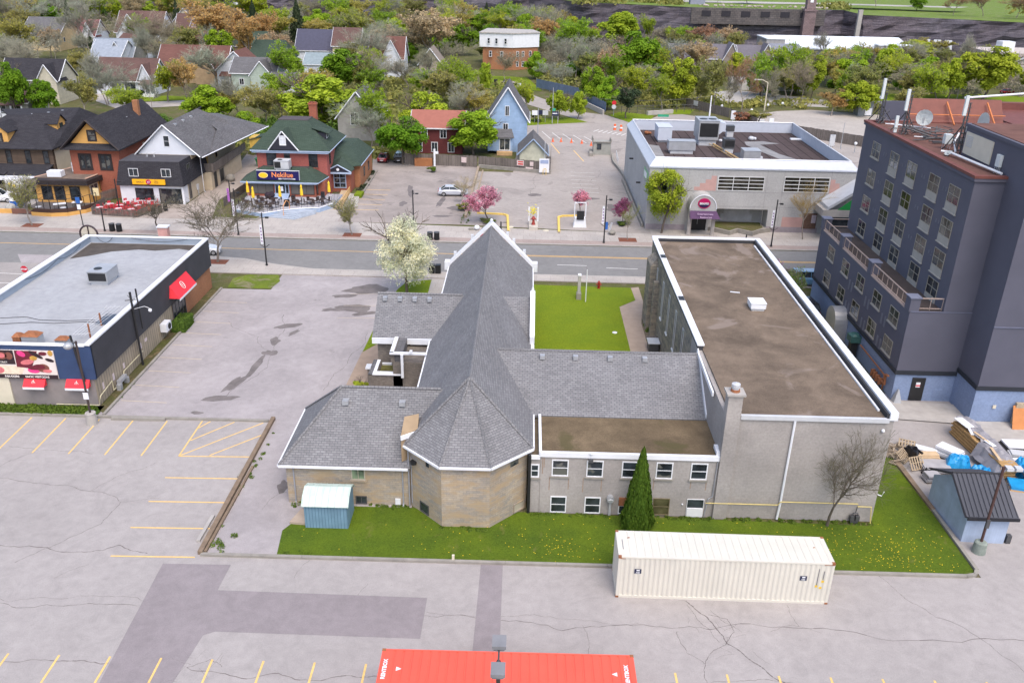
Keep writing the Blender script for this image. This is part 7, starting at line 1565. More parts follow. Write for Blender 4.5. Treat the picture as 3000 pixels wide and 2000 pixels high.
# ---------------------------------------------------------------- REAR LOT THINGS
fe=thing('board_fence','long weathered board fence behind the two lots with notices on it','fence',(-8,146,0));q=MB()
def boards(q,a,b,h,w_=.3,z0=0):
    L=math.hypot(b[0]-a[0],b[1]-a[1]);n=int(L/w_);u=((b[0]-a[0])/L,(b[1]-a[1])/L);rr=random.Random(int(L*7))
    for k in range(n):q.obox((a[0],a[1],z0),u,k*w_+.01,(k+1)*w_-.01,-.02+rr.uniform(-.015,.015),.03,0,h+rr.uniform(-.06,.06))
for a,b in (((-20.8,147.6),(-8.0,146.7)),((-8.0,146.7),(4.2,143.4)),((4.2,143.4),(4.6,156))):boards(q,a,b,1.9)
q.build('boards',WOODD,fe);q=MB();kerb(q,[(-7.9,146.2),(4.3,142.9)],.35,.55);q.build('concrete_footing',CONCD,fe)
q=MB()
for a,w_,z,h_ in (((-10.9,146.6),.9,.8,.9),((-1.4,144.8),1.2,.9,.9),((.8,144.2),.6,1.0,.7),((.1,144.3),1.3,.1,.7)):q.obox((a[0],a[1]-.12,0),(1,-.25),0,w_,0,.03,z,z+h_)
q.build('notice',plain('notice_pinkish',(.62,.5,.48),.6,var=.25,scale=7),fe)
NR=plain('notice_red',(.55,.05,.04),.6);q=MB();q.obox((-1.3,144.65,0),(1,-.25),.1,1.0,0,.03,1.45,1.65);q.obox((-1.3,144.65,0),(1,-.25),.1,1.0,0,.03,1.05,1.3);q.obox((.2,144.15,0),(1,-.25),.05,1.2,0,.03,.15,.35);q.obox((-10.8,146.5,0),(1,-.1),.1,.7,0,.03,1.0,1.5);q.build('notice_print',NR,fe)
ps=thing('tall_white_notice','tall white parking notice at the right end of the board fence','sign',(3.4,142.9,0));MB().box(2.35,4.0,142.5,142.58,.3,2.6).build('sign_board',WHITE,ps);MB().box(2.5,3.85,142.46,142.5,1.8,2.4).build('print',plain('notice_blue',(.3,.36,.52),.6,var=.2,scale=8),ps);MB().tube([(3.2,142.7,2.6),(3.2,142.7,5.4)],.05,5).build('pole',LGREY,ps)
yb=MB();yb.tube([(3.0,142.2,0),(3.0,142.2,.9),(3.15,142.2,1.0),(3.4,142.2,1.0),(3.5,142.2,.9),(3.5,142.2,0)],.06,6);single('yellow_hoop',yb,MATS['kerb_yellow'],'small yellow hoop barrier below the tall white notice','barrier')
q=MB();q.box(-18.9,-15.9,146.3,147.2,0,1.25);single('rust_brown_box',q,plain('rust_brown_paint',(.32,.13,.05),.7),'rust brown crate against the board fence by the big tree trunk','crate')
q=MB();q.box(-15.6,-15.3,146.1,146.4,0,3.0);q.box(-15.3,-14.8,146.15,146.3,2.2,2.6);single('white_gate_post',q,WHITE,'white post between the rust brown crate and the fence','post')
q=MB();kerb(q,[(-7.95,146),(-8.1,116)],.35,.35);kerb(q,[(-7.1,144),(-7.2,128)],.2,.2);single('lot_divider',q,plain('tan_divider',(.33,.26,.19),.9,var=.2),'tan low divider between the two parking lots','divider')
bt=thing('ticket_booth','small grey concrete booth beside the rear lot','booth',(14,159,0));q=MB();q.box(12.4,15.6,158.6,160.8,0,2.3);q.build('wall',plain('booth_grey',(.3,.3,.27),.85,var=.15),bt);q=MB();q.box(12.2,12.4,158.5,160.9,2.3,3.1);q.box(15.5,15.7,158.5,160.9,2.3,2.9);q.box(12.2,15.7,158.4,158.6,2.3,2.45);q.build('parapet',CONCD,bt);win(bt,(13.0,158.6,.9),(1,0),.9,1.2,CONCD,GLASS,1,1,.05)
q=MB();kerb(q,[(15.9,158.5),(15.6,152),(16.2,146),(16.6,139)],.4,.5);single('rough_kerb_wall',q,CONCD,'crumbling low wall right of the ticket booth','low wall');q=MB();rail(q,[(16.6,158),(16.3,151)],0,1.0,1.2,.04);single('ramp_handrail',q,LGREY,'pale handrail descending beside the ticket booth','railing');q=MB();q.prism([(11.6,157),(12.3,157),(12.3,161),(11.8,161)],0,.6);single('booth_rubble_block',q,CONCD,'low concrete block left of the ticket booth','block')
OR=plain('cone_orange',(.8,.13,.03),.6);cones=[]
for k,(x,y,l) in enumerate(((5.3,169.7,'leftmost'),(6.9,169.8,'second from left'),(8.9,169.2,'third from left'),(10.9,168.6,'fourth from left'),(12.6,166.8,'rightmost, beside the ticket booth'))):
    t=thing('traffic_cone','orange traffic cone, %s in the row across the rear lot' % l if k < 4 else 'orange traffic cone nearest the ticket booth in the row','traffic cone',(x,y,0),'traffic cones in the row');MB().lathe(0,0,[(.2,.04),(.14,.3),(.04,.8)],10).build('cone',OR,t,local=True);MB().box(-.28,.28,-.28,.28,0,.05).build('base',OR,t,local=True)
for k,(x,y) in enumerate(((18.6,183.4),(19.8,182.5))):t=thing('striped_barrel',['left','right'][k]+' orange and white barrel marker on the hatched road markings','marker',(x,y,0),'barrel markers on the far road');MB().cyl(0,0,0,1.2,.3,.22,10).build('barrel',OR,t,local=True);MB().cyl(0,0,.5,.8,.29,.27,10).build('white_band',WHITE,t,local=True)
# planter pieces on the forecourt
fb=thing('flower_pump_planter','old upright planter with yellow flowers and a small red pump on a pale base','planter',(1.3,112.8,0));q=MB();q.cyl(1.3,113.6,0,.5,.62,.6,14);q.box(.7,1.9,110.9,113.6,0,.45);q.build('stone_base',plain('pale_base',(.5,.46,.4),.9),fb);q=MB();q.lathe(1.3,112.0,[(.28,.45),(.2,.7),(.14,1.1),(.3,1.3),(.1,1.6)],10);q.tube([(.9,112,1.2),(1.7,112,1.2)],.07,6);q.build('red_pump',plain('pump_red',(.3,.04,.03),.5),fb)
q=MB();q.box(.6,.8,113.4,113.6,.5,2.4);q.box(1.8,2.0,113.4,113.6,.5,2.4);q.build('white_post',WHITE,fb)
q=MB();rr=random.Random(2)
for k in range(70):q.ball((1.3+rr.gauss(0,.28),113.3+rr.gauss(0,.28),2.0+rr.gauss(0,.35)),.07,5,3)
q.build('yellow_flowers',plain('flower_gold',(.7,.6,.03),.8),fb)
wp=thing('white_well_stand','white framed stand with a dark board and planted box on the forecourt island','stand',(7.5,113,0));q=MB();q.add([(6.7,112.6,0),(8.5,112.6,0),(8.5,114,0),(6.7,114,0),(6.9,112.7,1.2),(8.3,112.7,1.2),(8.3,113.9,1.2),(6.9,113.9,1.2)],[(0,3,2,1),(4,5,6,7),(0,1,5,4),(1,2,6,5),(2,3,7,6),(3,0,4,7)])
for x in (6.8,8.3):q.box(x,x+.12,113.6,113.75,1.2,3.1)
q.box(6.8,8.42,113.6,113.75,3.1,3.2);q.build('white_frame',WHITE,wp);MB().box(7.1,8.1,112.5,112.6,1.1,2.3).build('dark_board',BLACK,wp)
sc_=thing('rocking_ornament','pale upright ornament on a dark round stone near the street lamp','ornament',(11.5,109.8,0));MB().ball((11.7,109.8,.3),.5,10,6,.6).build('stone',CONCD,sc_);MB().tube([(11.3,109.8,.4),(11.6,109.8,1.6)],.12,6).build('upright',LGREY,sc_)
q=MB();q.ball((-6.2,110.4,.35),.38,10,6,.8);single('white_boulder',q,WHITE,'white round boulder beside the church gable top','boulder');q=MB();q.box(-7.3,-6.6,110.1,110.6,0,.25);q.ball((-5.2,110.2,.3),.35,8,5,.7);q.ball((-4.5,110.3,.3),.3,8,5,.8);single('dark_stone_group',q,CONCD,'dark stones and slab beside the white round boulder','stones')
q=MB();q.ball((-5.3,106.3,.5),.3,8,5);single('red_planter_ball',q,plain('deep_red',(.3,.02,.03),.6),'small dark red object on the far pavement left of the church gable','ornament')
for x,y,l in ((-2.6+.9,112.0,'pale round drain cover left of the flower planter'),(3.0,110.8,'pale repaired patch right of the flower planter')):q=MB();q.cyl(x,y,.004,.06,.38,.36,12);single('drain_cover',q,CREAMW,l,'cover','pale covers on the forecourt')
# stop sign, road things at left
ss=thing('stop_sign','red stop sign on a thin post beside the side street','sign',(-52.6,85.0,0));MB().tube([(-52.6,85,0),(-52.6,85,2.1)],.035,6).build('post',GALV,ss)
q=MB();P=[(.38*math.cos(R(22.5+45*k)),.38*math.sin(R(22.5+45*k))) for k in range(8)];q.add([(-52.6+a,84.94,2.35+b) for a,b in P]+[(-52.6+a,84.97,2.35+b) for a,b in P],[tuple(range(7,-1,-1)),tuple(range(8,16))]+[(i,8+i,8+(i+1) % 8,(i+1) % 8) for i in range(8)]);so=q.build('octagon',plain('stop_red',(.5,.01,.03),.5),ss);text('STOP',.27,WHITE,so,(-52.6,84.93,2.26),(1,0,0),depth=.006,bold=.01)
bb=thing('pink_white_sign_box','small pink box with white top just behind the shop roof edge','box',(-41.3,95,0));MB().box(-41.9,-40.8,94.3,95.0,0,4.3).build('pink_box',plain('pink_paint',(.6,.33,.3),.6),bb);MB().box(-42.0,-40.7,94.2,95.1,4.3,4.45).build('white_top',WHITE,bb)
# street name, overhead wire pole, far lamps, far signs
def simple_pole(name,label,x,y,h,mat=LGREY,r_=.12,arm=0,head=None,cat='lamp post',grp=None):
    t=thing(name,label,cat,(x,y,0),grp);MB().tube([(x,y,0),(x,y,h)],[r_,r_*.6],6).build('pole',mat,t)
    if arm:MB().tube([(x,y,h),(x+arm*.6,y,h+.6),(x+arm,y,h+.6)],r_*.5,5).build('arm',mat,t);MB().box(min(x+arm,x+arm*1.5),max(x+arm,x+arm*1.5),y-.2,y+.2,h+.5,h+.75).build('lamp_head',LGREY,t)
    if head:MB().ball((x,y,h+.2),head,8,6).build('globe',WHITE,t)
    return t
simple_pole('concrete_pole','white concrete utility pole rising behind the pale hall',41.2,198.5,5.2,WHITE,.2,cat='pole');simple_pole('street_light','tall street light with curved arm behind the pale hall',56.8,211.5,6.6,CREAMW,.16,-2.2)
for x,y,l in ((46.5,211,'globe lamp left of the others behind the wooden lot fence'),(52.4,206,'globe lamp above the lot fence sign'),(58.2,214,'globe lamp under the curved street light'),(62.5,217,'globe lamp nearest the far lot corner')):simple_pole('globe_lamp',l,x,y,.9,DARKG,.06,head=.32,grp='globe lamps behind the lot fence')
simple_pole('double_globe_lamp','tall lamp with double globes left of the shelter by the hotel masts',80.6,209.5,5.3,DARKG,.09,head=.4);simple_pole('double_globe_lamp','tall lamp with globes right of the shelter by the hotel masts',79.6,200.5,5.2,DARKG,.09,head=.4);simple_pole('thin_grey_pole','thin grey pole beside the right lot fence',61.1,169,5.0,GALV,.08,cat='pole');simple_pole('thin_grey_pole','thin dark pole behind the hotel antennas',102,212,6.4,DARKG,.1,cat='pole');simple_pole('signal_head_pole','short pole with a yellow-white head beside the right lot fence',62.6,165.6,1.6,GALV,.08,head=.3,cat='pole')
for x,y,l in ((5.6,189.3,'tall grey pole between the yellow-green trees and the blue house'),(2.2,162.5,'thin grey pole at the garden shed roof'),(-52.0,262,'white leaning utility pole left of the navy roofed house')):simple_pole('utility_pole',l,x,y,7.5,GALV if y < 200 else CREAMW,.11,cat='pole')
sn=simple_pole('street_name_sign','green street name sign on a thin pole behind the pale hall',29.7,191.8,1.7,GALV,.05,cat='sign');MB().box(28.6,31,191.7,191.75,1.5,2.0).build('name_plate',plain('sign_green',(.03,.3,.18),.5),sn)
rs_=simple_pole('round_red_sign','red and white round traffic sign beside the dark pine tree',19.8,200.5,2.6,GALV,.06,cat='sign');discy(19.8,200.4,2.9,.5,.5,REDC,'red_plate',rs_,.03);discy(19.8,200.36,2.0,.5,.5,WHITE,'white_plate',rs_,.03)
for k,(x,y,l) in enumerate(((.9,189.6,'left'),(2.0,190.2,'middle dark'),(3.2,190.0,'right'))):q=thing('small_board_sign',l+' board sign of three on the grass verge behind the blue house','sign',(x+1,y,0),'board signs on the verge');MB().box(x+.3,x+1.5,y-.03,y+.03,1.6,2.6).build('board',[WHITE,NAV2,LGREY][k],q);MB().tube([(x+.9,y+.05,0),(x+.9,y+.05,1.6)],.05,5).build('post',GALV,q)
q=thing('parking_board','green and blue parking board on two posts on the verge','sign',(5.9,188.9,0));MB().box(5.5,6.9,188.7,188.8,1.7,2.6).build('board',NAV2,q);MB().box(5.6,6.6,188.68,188.7,2.1,2.3).build('print',WHITE,q);MB().box(5.6,6.2,188.7,188.8,2.7,3.3).build('green_plate',MATS['sign_green'],q)
for x in (5.6,6.8):MB().tube([(x,188.8,0),(x,188.8,1.7)],.05,5).build('post',LGREY,q)
br=thing('blue_mesh_fence','blue mesh fence running along the far road behind the small trees','fence',(10,226,0));q=MB();
for a,b in (((2.5,240),(14.6,222.7)),((14.6,216),(18.2,202.5))):
    a_=Vector((*a,0));u=Vector((*b,0))-a_;q.obox(a_,(u.x,u.y),0,u.length,0,.04,.4,2.6)
    for k in range(int(u.length/3)+1):p_=a_+u.normalized()*3*k;q.box(p_.x-.05,p_.x+.05,p_.y-.05,p_.y+.05,0,2.7)
q.build('mesh_panel',plain('blue_grey_mesh',(.12,.16,.24),.6),br);q=MB();kerb(q,[(14,213.5),(17.6,201.3)],.4,1.1);q.build('concrete_wall',CONC,br)
lf=thing('wooden_lot_fence','grey wooden fence slanting across the lot behind the pale hall','fence',(42,207,0));q=MB();boards(q,(38.8,216),(46.5,201.5),2.0,.45);boards(q,(46.5,201.5),(50,190),2.0,.45);q.build('boards',WOODD,lf);MB().obox((40.2,213.2,0),(.47,-.88),0,1.6,.05,.1,.8,1.9).build('pale_plate',LGREY,lf)
lf=thing('board_fence','weathered board fence between the pale hall and the hotel top','fence',(61,172,0));q=MB();boards(q,(54.5,183),(67.2,170.5),2.1,.45);boards(q,(67.2,170.5),(80,158),2.1,.45);q.build('boards',WOODD,lf)
cf=thing('chain_link_fence','low dark chain-link fence below the woodland edge behind the pale hall','fence',(30,206,0));q=MB()
for k in range(12):x=20+1.9*k;y=201.5+.55*k+1.5;q.box(x-.05,x+.05,y-.05,y+.05,0,1.7)
q.tube([(20,203,1.65),(41,209,1.65)],.04,4);q.tube([(20,203,.9),(41,209,.9)],.03,4);q.build('posts_and_rails',DARKG,cf)
jb=thing('jersey_barrier','pale concrete barrier at the grass corner behind the pale hall','barrier',(31,204,0));q=MB();kerb(q,[(27.7,202.3),(34,205.4)],.6,.9);q.build('barrier',CONC,jb)
wr=MB();wr.tube(sag((12,199.5,4.2),(41.2,198.5,5.1),.9,16),.035,4);single('overhead_wire',wr,DARKG,'thin overhead wire running to the white concrete pole','wire')
for x,y,h_,l in ((46.3,197.5,2.2,'white sign post at the wooden lot fence'),(50.6,189,1.8,'pale blue sign box before the olive shrub tree'),(53,190.5,1.9,'white sign board before the olive shrub tree'),(59.8,170.5,2.4,'pale blue sign box on the right lot fence'),(-2,232,2.4,'white sign with dark square on the green beyond the blue house'),(-8.6,243,1.8,'dark barrel statues on the green')):q=MB();q.box(x-.5,x+.5,y-.15,y+.15,.3,h_);q.box(x-.08,x+.08,y-.08,y+.08,0,.3);single('far_sign_board',q,BLACK if 'dark barrel' in l else (LGREY if 'pale blue' in l else WHITE),l,'sign','small signs beyond the rear lot')
bs=thing('glass_shelter','grey glazed shelter with a pale machine behind the hotel masts','shelter',(80,208,0));MB().box(77.8,81.2,208,211,0,3.0).build('shelter_box',plain('shelter_glass',(.2,.22,.24),.2),bs);MB().box(77.7,81.3,207.9,211.1,3.0,3.15).build('shelter_roof',LGREY,bs);MB().box(79.4,80.9,207.8,208,.2,1.8).build('white_panel',WHITE,bs)
# ---------------------------------------------------------------- FAR HOUSES
def house(label,x0,x1,y0,y1,ze,zr,axis,wall,roof,trim=WHITE,rz=0,wins=(),sidewins=0,chimney=None,porch=None,ov=.45,hip=0,name='house',cross=None,windark=GLASS):
    t=thing(name,label,'house',((x0+x1)/2,(y0+y1)/2,0),None,rz);w,d=(x1-x0)/2,(y1-y0)/2
    q=MB();q.box(-w,w,-d,d,0,ze)
    if not hip:
        if axis=='x':q.add([(-w,-d,ze),(-w,d,ze),(-w,0,zr-.1),(w,-d,ze),(w,d,ze),(w,0,zr-.1)],[(0,2,1),(3,4,5),(0,3,5,2),(1,2,5,4)])
        else:q.add([(-w,-d,ze),(w,-d,ze),(0,-d,zr-.1),(-w,d,ze),(w,d,ze),(0,d,zr-.1)],[(0,1,2),(3,5,4),(0,2,5,3),(1,4,5,2)])
    q.build('wall',wall,t,local=True)
    k=(zr-ze)/(d if axis=='x' else w);r=MB();e=ze-k*ov;h=hip
    if axis=='x':
        r.slab([(-w-ov+h,0,zr),(-w-ov,-d-ov,e),(w+ov,-d-ov,e),(w+ov-h,0,zr)],.14);r.slab([(-w-ov+h,0,zr),(w+ov-h,0,zr),(w+ov,d+ov,e),(-w-ov,d+ov,e)],.14)
        if h:r.slab([(-w-ov+h,0,zr),(-w-ov,d+ov,e),(-w-ov,-d-ov,e)],.14);r.slab([(w+ov-h,0,zr),(w+ov,-d-ov,e),(w+ov,d+ov,e)],.14)
    else:
        r.slab([(0,-d-ov+h,zr),(-w-ov,-d-ov,e),(-w-ov,d+ov,e),(0,d+ov-h,zr)],.14);r.slab([(0,-d-ov+h,zr),(0,d+ov-h,zr),(w+ov,d+ov,e),(w+ov,-d-ov,e)],.14)
        if h:r.slab([(0,-d-ov+h,zr),(w+ov,-d-ov,e),(-w-ov,-d-ov,e)],.14)
    r.build('roof',roof,t,local=True)
    g=MB()
    if axis=='x':
        g.box(-w-ov,w+ov,-d-ov-.06,-d-ov+.02,e-.2,e)
        if not h:g.tube([(w+ov,-d-ov,e-.08),(w+ov,0,zr-.08)],.1,4);g.tube([(-w-ov,-d-ov,e-.08),(-w-ov,0,zr-.08)],.1,4);g.tube([(w+ov,0,zr-.08),(w+ov,d+ov,e-.08)],.1,4)
    else:
        if not h:g.tube([(-w-ov,-d-ov,e-.06),(0,-d-ov,zr-.06)],.12,4);g.tube([(w+ov,-d-ov,e-.06),(0,-d-ov,zr-.06)],.12,4)
        g.tube([(w+ov,-d-ov,e-.06),(w+ov,d+ov,e-.06)],.09,4);g.tube([(-w-ov,-d-ov,e-.06),(-w-ov,d+ov,e-.06)],.09,4)
    g.build('eave_board',trim,t,local=True)
    def lw(o,u,a,b):
        f=MB();f.obox(o,u,-.1,a+.1,0,.06,-.1,b+.1);fr=f.build('window',trim,t,local=True);f=MB();f.obox(o,u,.0,a/2-.03,.06,.08,.0,b);f.obox(o,u,a/2+.03,a,.06,.08,.0,b);f.build('pane',windark,fr,local=True)
    for (x,z,a,b) in wins:lw((x,-d,z),(1,0),a,b)
    for k2 in range(sidewins):
        sx=w if (x0+x1) < 0 else -w;u=(0,1) if sx > 0 else (0,-1)
        lw((sx,(-d*.6+d*1.2*k2/max(1,sidewins-1))*(1 if sx > 0 else 1),ze*.55),u,.9,1.3)
    if chimney:cx,cy,cz=chimney;MB().box(cx-.35,cx+.35,cy-.35,cy+.35,ze,cz).build('chimney',BRICKR,t,local=True)
    if porch:
        px0,px1,pd,pz=porch;q=MB();q.slab([(px0,-d-pd,pz),(px1,-d-pd,pz),(px1-.2,-d,pz+.9),(px0+.2,-d,pz+.9)],.12);p_=q.build('porch_roof',roof,t,local=True);q=MB()
        for k3 in range(4):x=px0+.15+(px1-px0-.3)*k3/3;q.box(x-.1,x+.1,-d-pd+.1,-d-pd+.3,0,pz)
        q.box(px0,px1,-d-pd+.1,-d-pd+.2,0,.8);q.build('porch_post',trim,t,local=True)
    if cross:
        cx,cw,cz,cd=cross;q=MB();q.add([(cx-cw,-d-cd,ze-.3),(cx+cw,-d-cd,ze-.3),(cx,-d-cd,cz),(cx-cw,0,ze-.3),(cx+cw,0,ze-.3),(cx,0,cz)],[(0,1,2)]);q.box(cx-cw,cx+cw,-d-cd,-d+.01,0,ze-.3);g_=q.build('front_gable',wall,t,local=True)
        r=MB();r.slab([(cx,-d-cd-.3,cz+.12),(cx-cw-.4,-d-cd-.3,ze-.65),(cx-cw-.4,-.3,ze-.65),(cx,0,cz+.12)],.12);r.slab([(cx,-d-cd-.3,cz+.12),(cx,0,cz+.12),(cx+cw+.4,-.3,ze-.65),(cx+cw+.4,-d-cd-.3,ze-.65)],.12);r.build('gable_roof',roof,t,local=True)
        g=MB();g.tube([(cx-cw-.4,-d-cd-.32,ze-.72),(cx,-d-cd-.32,cz+.05)],.11,4);g.tube([(cx+cw+.4,-d-cd-.32,ze-.72),(cx,-d-cd-.32,cz+.05)],.11,4);g.build('gable_trim',trim,t,local=True)
    return t
SAGE=linesmat('sage_siding',(.36,.42,.36),(.25,.3,.26),.25,.08,.8,'y',var=.05);WSD=linesmat('white_clapboard',(.62,.65,.70),(.45,.47,.5),.25,.08,.7,'y',var=.04);CRS=linesmat('cream_siding',(.55,.51,.40),(.4,.36,.28),.25,.08,.8,'y',var=.05)
BLUS=linesmat('sky_blue_siding',(.30,.42,.60),(.24,.34,.5),.2,.08,.7,'y',var=.03);TAN=plain('tan_stucco',(.42,.30,.18),.85);GRS=plain('grey_stucco',(.32,.31,.29),.9)
MAUVE=plain('dusty_pink_roof_panel',(.42,.30,.31),.8)
house('cream two-storey house with dark roof behind the dark-roofed house at the left',-119,-106,199.5,208,5.6,9.4,'x',CRS,SH_DARK,wins=[(-1.5,3.1,1.2,1.3),(3.2,3.1,1.2,1.5),(3.4,.7,2.2,1.2)],sidewins=2,cross=(4.4,2.1,8.6,.8))
house('long white bungalow with rust-brown roof and little porch on the back street',-104.8,-90.4,214.5,223.5,3.7,8.2,'x',WSD,SH_BROWN,rz=-.06,wins=[(-6.4,1.3,.9,1.4),(-3.2,1.3,.9,1.3),(.2,.9,2.6,2.0),(4.2,1.2,1.0,1.2)],porch=(4.8,9,2.6,2.9),cross=(5.4,1.7,7.2,.2))
house('pale green house with grey roof right of the big pale bare tree',-73.5,-62.5,220.5,231,5.2,8.2,'x',SAGE,SH_MID,wins=[(-3.5,2.2,1,1.4),(4,2.2,1,1.6)],sidewins=2,cross=(2.5,2.6,8.0,2))
house('old pale porch house in shadow at the far left',-112.5,-105,183.5,192,3.1,5.6,'x',GRS,SH_BROWN,wins=[(-2.6,.9,1.6,1.7),(.4,.9,1.8,1.7)],porch=(-3.6,3.6,2.0,2.6))
house('grey-blue roofed house behind the cream house',-128,-116,262,272,3.6,8.0,'x',GRS,plain('slate_blue_roof',(.19,.22,.26),.8,var=.12),cross=(2,2.5,7.5,1))
house('white house with brown roofs and steep white gables up the hill',-147,-131,322,336,5.0,11.5,'x',WSD,SH_BROWN,wins=[(-6,1.5,1.2,1.8),(1,2,1,1.6)],cross=(-1.5,4.2,11,3))
house('white gabled house with grey-brown roof at the top of the hill',-135,-122,340,352,5,12,'y',CRS,SH_MID,wins=[(-2,5.5,3,2.6)])
house('second brown roofed house joining the steep white gables',-129,-117,331,341,4.6,10.5,'x',MAUVE,SH_BROWN,cross=(2,3,9.5,2))
house('low house with broad dark brown hip roof on the hill',-134,-121,289,300,3.0,7.0,'x',WSD,SH_BROWN,hip=2.5)
house('white house with pale grey-blue metal roof left of the round dark tree',-126,-117,258,268,4.0,8.0,'x',WSD,plain('pale_blue_roof',(.26,.29,.34),.6),rz=-.1)
house('low rust-brown hip roofed house behind the orange trees',-120,-103,316,327,3.0,6.6,'x',TAN,SH_RED,hip=3)
house('cream timbered gable house at the far left edge of the hill',-170,-157.5,302,318,5.0,10.2,'x',plain('straw_stucco',(.55,.42,.24),.8),SH_MID,sidewins=2,wins=[(3,2,1,1.4)])
house('white gabled house with maroon roof and chimney on the left hill',-161,-151,314,325,4.2,9.0,'x',WSD,plain('maroon_shingles',(.16,.07,.07),.85),chimney=(-1,0,10),cross=(3,1.8,8.4,.5))
house('long rust-brown roofed house behind the white bungalow',-98,-80,236,247,4.4,9.2,'x',TAN,SH_RED,wins=[(5,1.5,1.2,1.4)],cross=(4,2.6,9.0,2))
house('ochre and white house with rust roof behind the big pale bare tree',-81,-71,232,242,4.2,8.8,'y',WSD,SH_RED,wins=[(-1,4.4,1.6,1.6)],porch=(-4,4,1.8,2.8))
house('grey-green roofed house behind the pale bare tree crown',-82,-70,262,272,4.0,8.5,'x',WSD,SH_GREEN,hip=2)
house('green-roofed house with brown veranda beside the orange tree',-96,-82,290,300,4.5,8.4,'x',plain('brown_stucco',(.24,.17,.12),.85),SH_GREEN,hip=3,wins=[(2,.8,3,1)])
house('navy roofed white house with broad dark roof',-74.5,-62.5,289,301,3.8,9.4,'x',WSD,plain('navy_shingles',(.065,.065,.10),.85,var=.15),sidewins=1)
house('small pale blue-roofed extension below the navy roof',-65.5,-58.0,262,272,2.6,5.2,'x',WSD,plain('powder_blue_roof',(.22,.27,.29),.7))
house('cream gabled house with brown roof right of the navy roofed house',-62,-53.5,286,297,5.6,10.4,'x',plain('butter_stucco',(.62,.54,.30),.8),SH_BROWN,wins=[(2,4.6,1,1.8)],sidewins=2)
house('white house with terracotta roof and twin front gables',-45.5,-35.8,258,268,5.2,10.6,'x',WSD,SH_RED,wins=[(1.2,2.5,1.1,2.0),(1.2,5.2,.8,1.2)],cross=(1.6,2.6,10.0,1))
house('small tan gabled house behind the yellow-green trees',-30.5,-24.2,252,262,4.6,8.6,'y',plain('khaki_stucco',(.36,.31,.24),.85),plain('khaki_shingles',(.22,.18,.15),.9),wins=[(-.9,4.2,1.4,1.7)])
house('white flat cottage behind the large yellow-green tree',-62.5,-56.5,215.5,223,4.4,5.6,'x',WSD,SH_MID)
house('old grey house hidden behind the tangled bare tree',-36,-28.5,166.5,178,4.6,9.2,'y',GRS,SH_MID,wins=[(-1.2,3.0,1.4,2.2)])
house('dark red house with russet roof behind the board fence',-20.5,-11.5,156.5,165,4.9,7.1,'x',brickmat('dark_red_brick',(.15,.035,.035),(.12,.03,.03),(.1,.04,.04),.25,.1,.01,.9),plain('russet_roof',(.3,.11,.08),.8,var=.1),wins=[(-3.8,.4,1.0,1.7),(-1.0,.4,1.0,1.6),(2.0,.4,1.0,1.6),(-2.8,2.9,1.0,1.4),(.6,2.9,1.0,1.4)])
bh=house('sky blue gabled house behind the board fence',-7.0,.2,159.5,171,6.1,11.6,'y',BLUS,SH_MID,wins=[(-.4,6.6,.6,1.6),(-.75,3.1,.8,2.0),(-1.0,.6,1.0,1.2)])
q=MB();q.box(-6.9,-2.4,157.3,159.5,.6,3.0);q.build('sun_room',BLUS,bh);q=MB();q.slab([(-7.2,156.9,3.1),(-2.1,156.9,3.1),(-2.6,159.5,4.2),(-7,159.5,4.2)],.12);q.build('sun_room_roof',SH_MID,bh);win(bh,(-4.8,157.3,.7),(1,0),2.0,2.2,WHITE,GLASSC,2,1,.12);q=MB();q.box(-5.2,-2.4,156.2,157.3,0,.6);q.build('wood_steps',WOOD,bh)
house('little grey shed with blue gable at the end of the board fence',-1.0,3.6,149.5,157.5,2.2,4.5,'y',plain('pale_yellow_green',(.48,.48,.38),.8),SH_MID,trim=plain('dusty_blue_trim',(.26,.34,.46),.6),name='garden_shed_gabled',wins=())
ap=thing('apartment_block','three-storey brick apartment block with white top floor beyond the green','apartment block',(-4,280,0));q=MB();q.prism([(-14,280),(-4.6,278),(3,282.5),(1,292),(-12,294)],0,6.6);q.build('brick_wall',BRICKO,ap);q=MB();q.prism([(-15,279.5),(-4.6,277.6),(3.4,282.3),(1.4,292),(-13,294)],6.6,10.6);q.build('white_wall',WHITE,ap);MB().prism([(-15.2,279.2),(-4.6,277.3),(3.7,282.2),(1.5,292.3),(-13.2,294.3)],10.6,10.9).build('roof',CONC,ap)
for x,z in ((-12.6,7.6),(-10.2,7.6),(-7.4,7.6),(-12,3.8),(-8.5,3.8)):win(ap,(x,279.1-(x+14)*.19-.12,z),(1,-.19),.9,1.7,WHITE,GLASS,1,2,.12,name='window')
for x,z in ((-3.6,7.8),(-2.0,7.8),(-3.6,3.9),(-1.9,3.9),(.3,3.9),(-3.6,1.0),(-1.9,.9),(.3,1.0)):win(ap,(x,278.0+(x+4.6)*.6-.1,z),(1,.6),.9,1.6,WHITE,GLASS,1,2,.12)
for k,(x,y,l) in enumerate(((46,291,'left'),(57,292,'middle'),(68,291,'right'))):house('dark slate-roofed house with white gable, %s of three beyond the woodland' % l,x,x+10,y,y+9,3.6,7.4,'x',plain('brown_grey_stucco',(.25,.21,.18),.9),plain('slate_dark_roof',(.13,.12,.14),.85),wins=[(2.6,2.6,1.4,1.3)],cross=(3.2,2.4,8.2,1.5),name='terraced_house')
house('dark grey-blue roofed house near the long white factory',79,92,300,310,3.2,7.2,'x',plain('brown_grey_stucco',(.25,.21,.18),.9),plain('blue_slate_roof',(.19,.2,.24),.85),hip=2)
house('brown gabled chalet roof in front of the long white factory',97,107,287,297,3.2,6.8,'x',TAN,plain('plum_roof',(.17,.12,.13),.85),cross=(2,2.4,6.4,1))
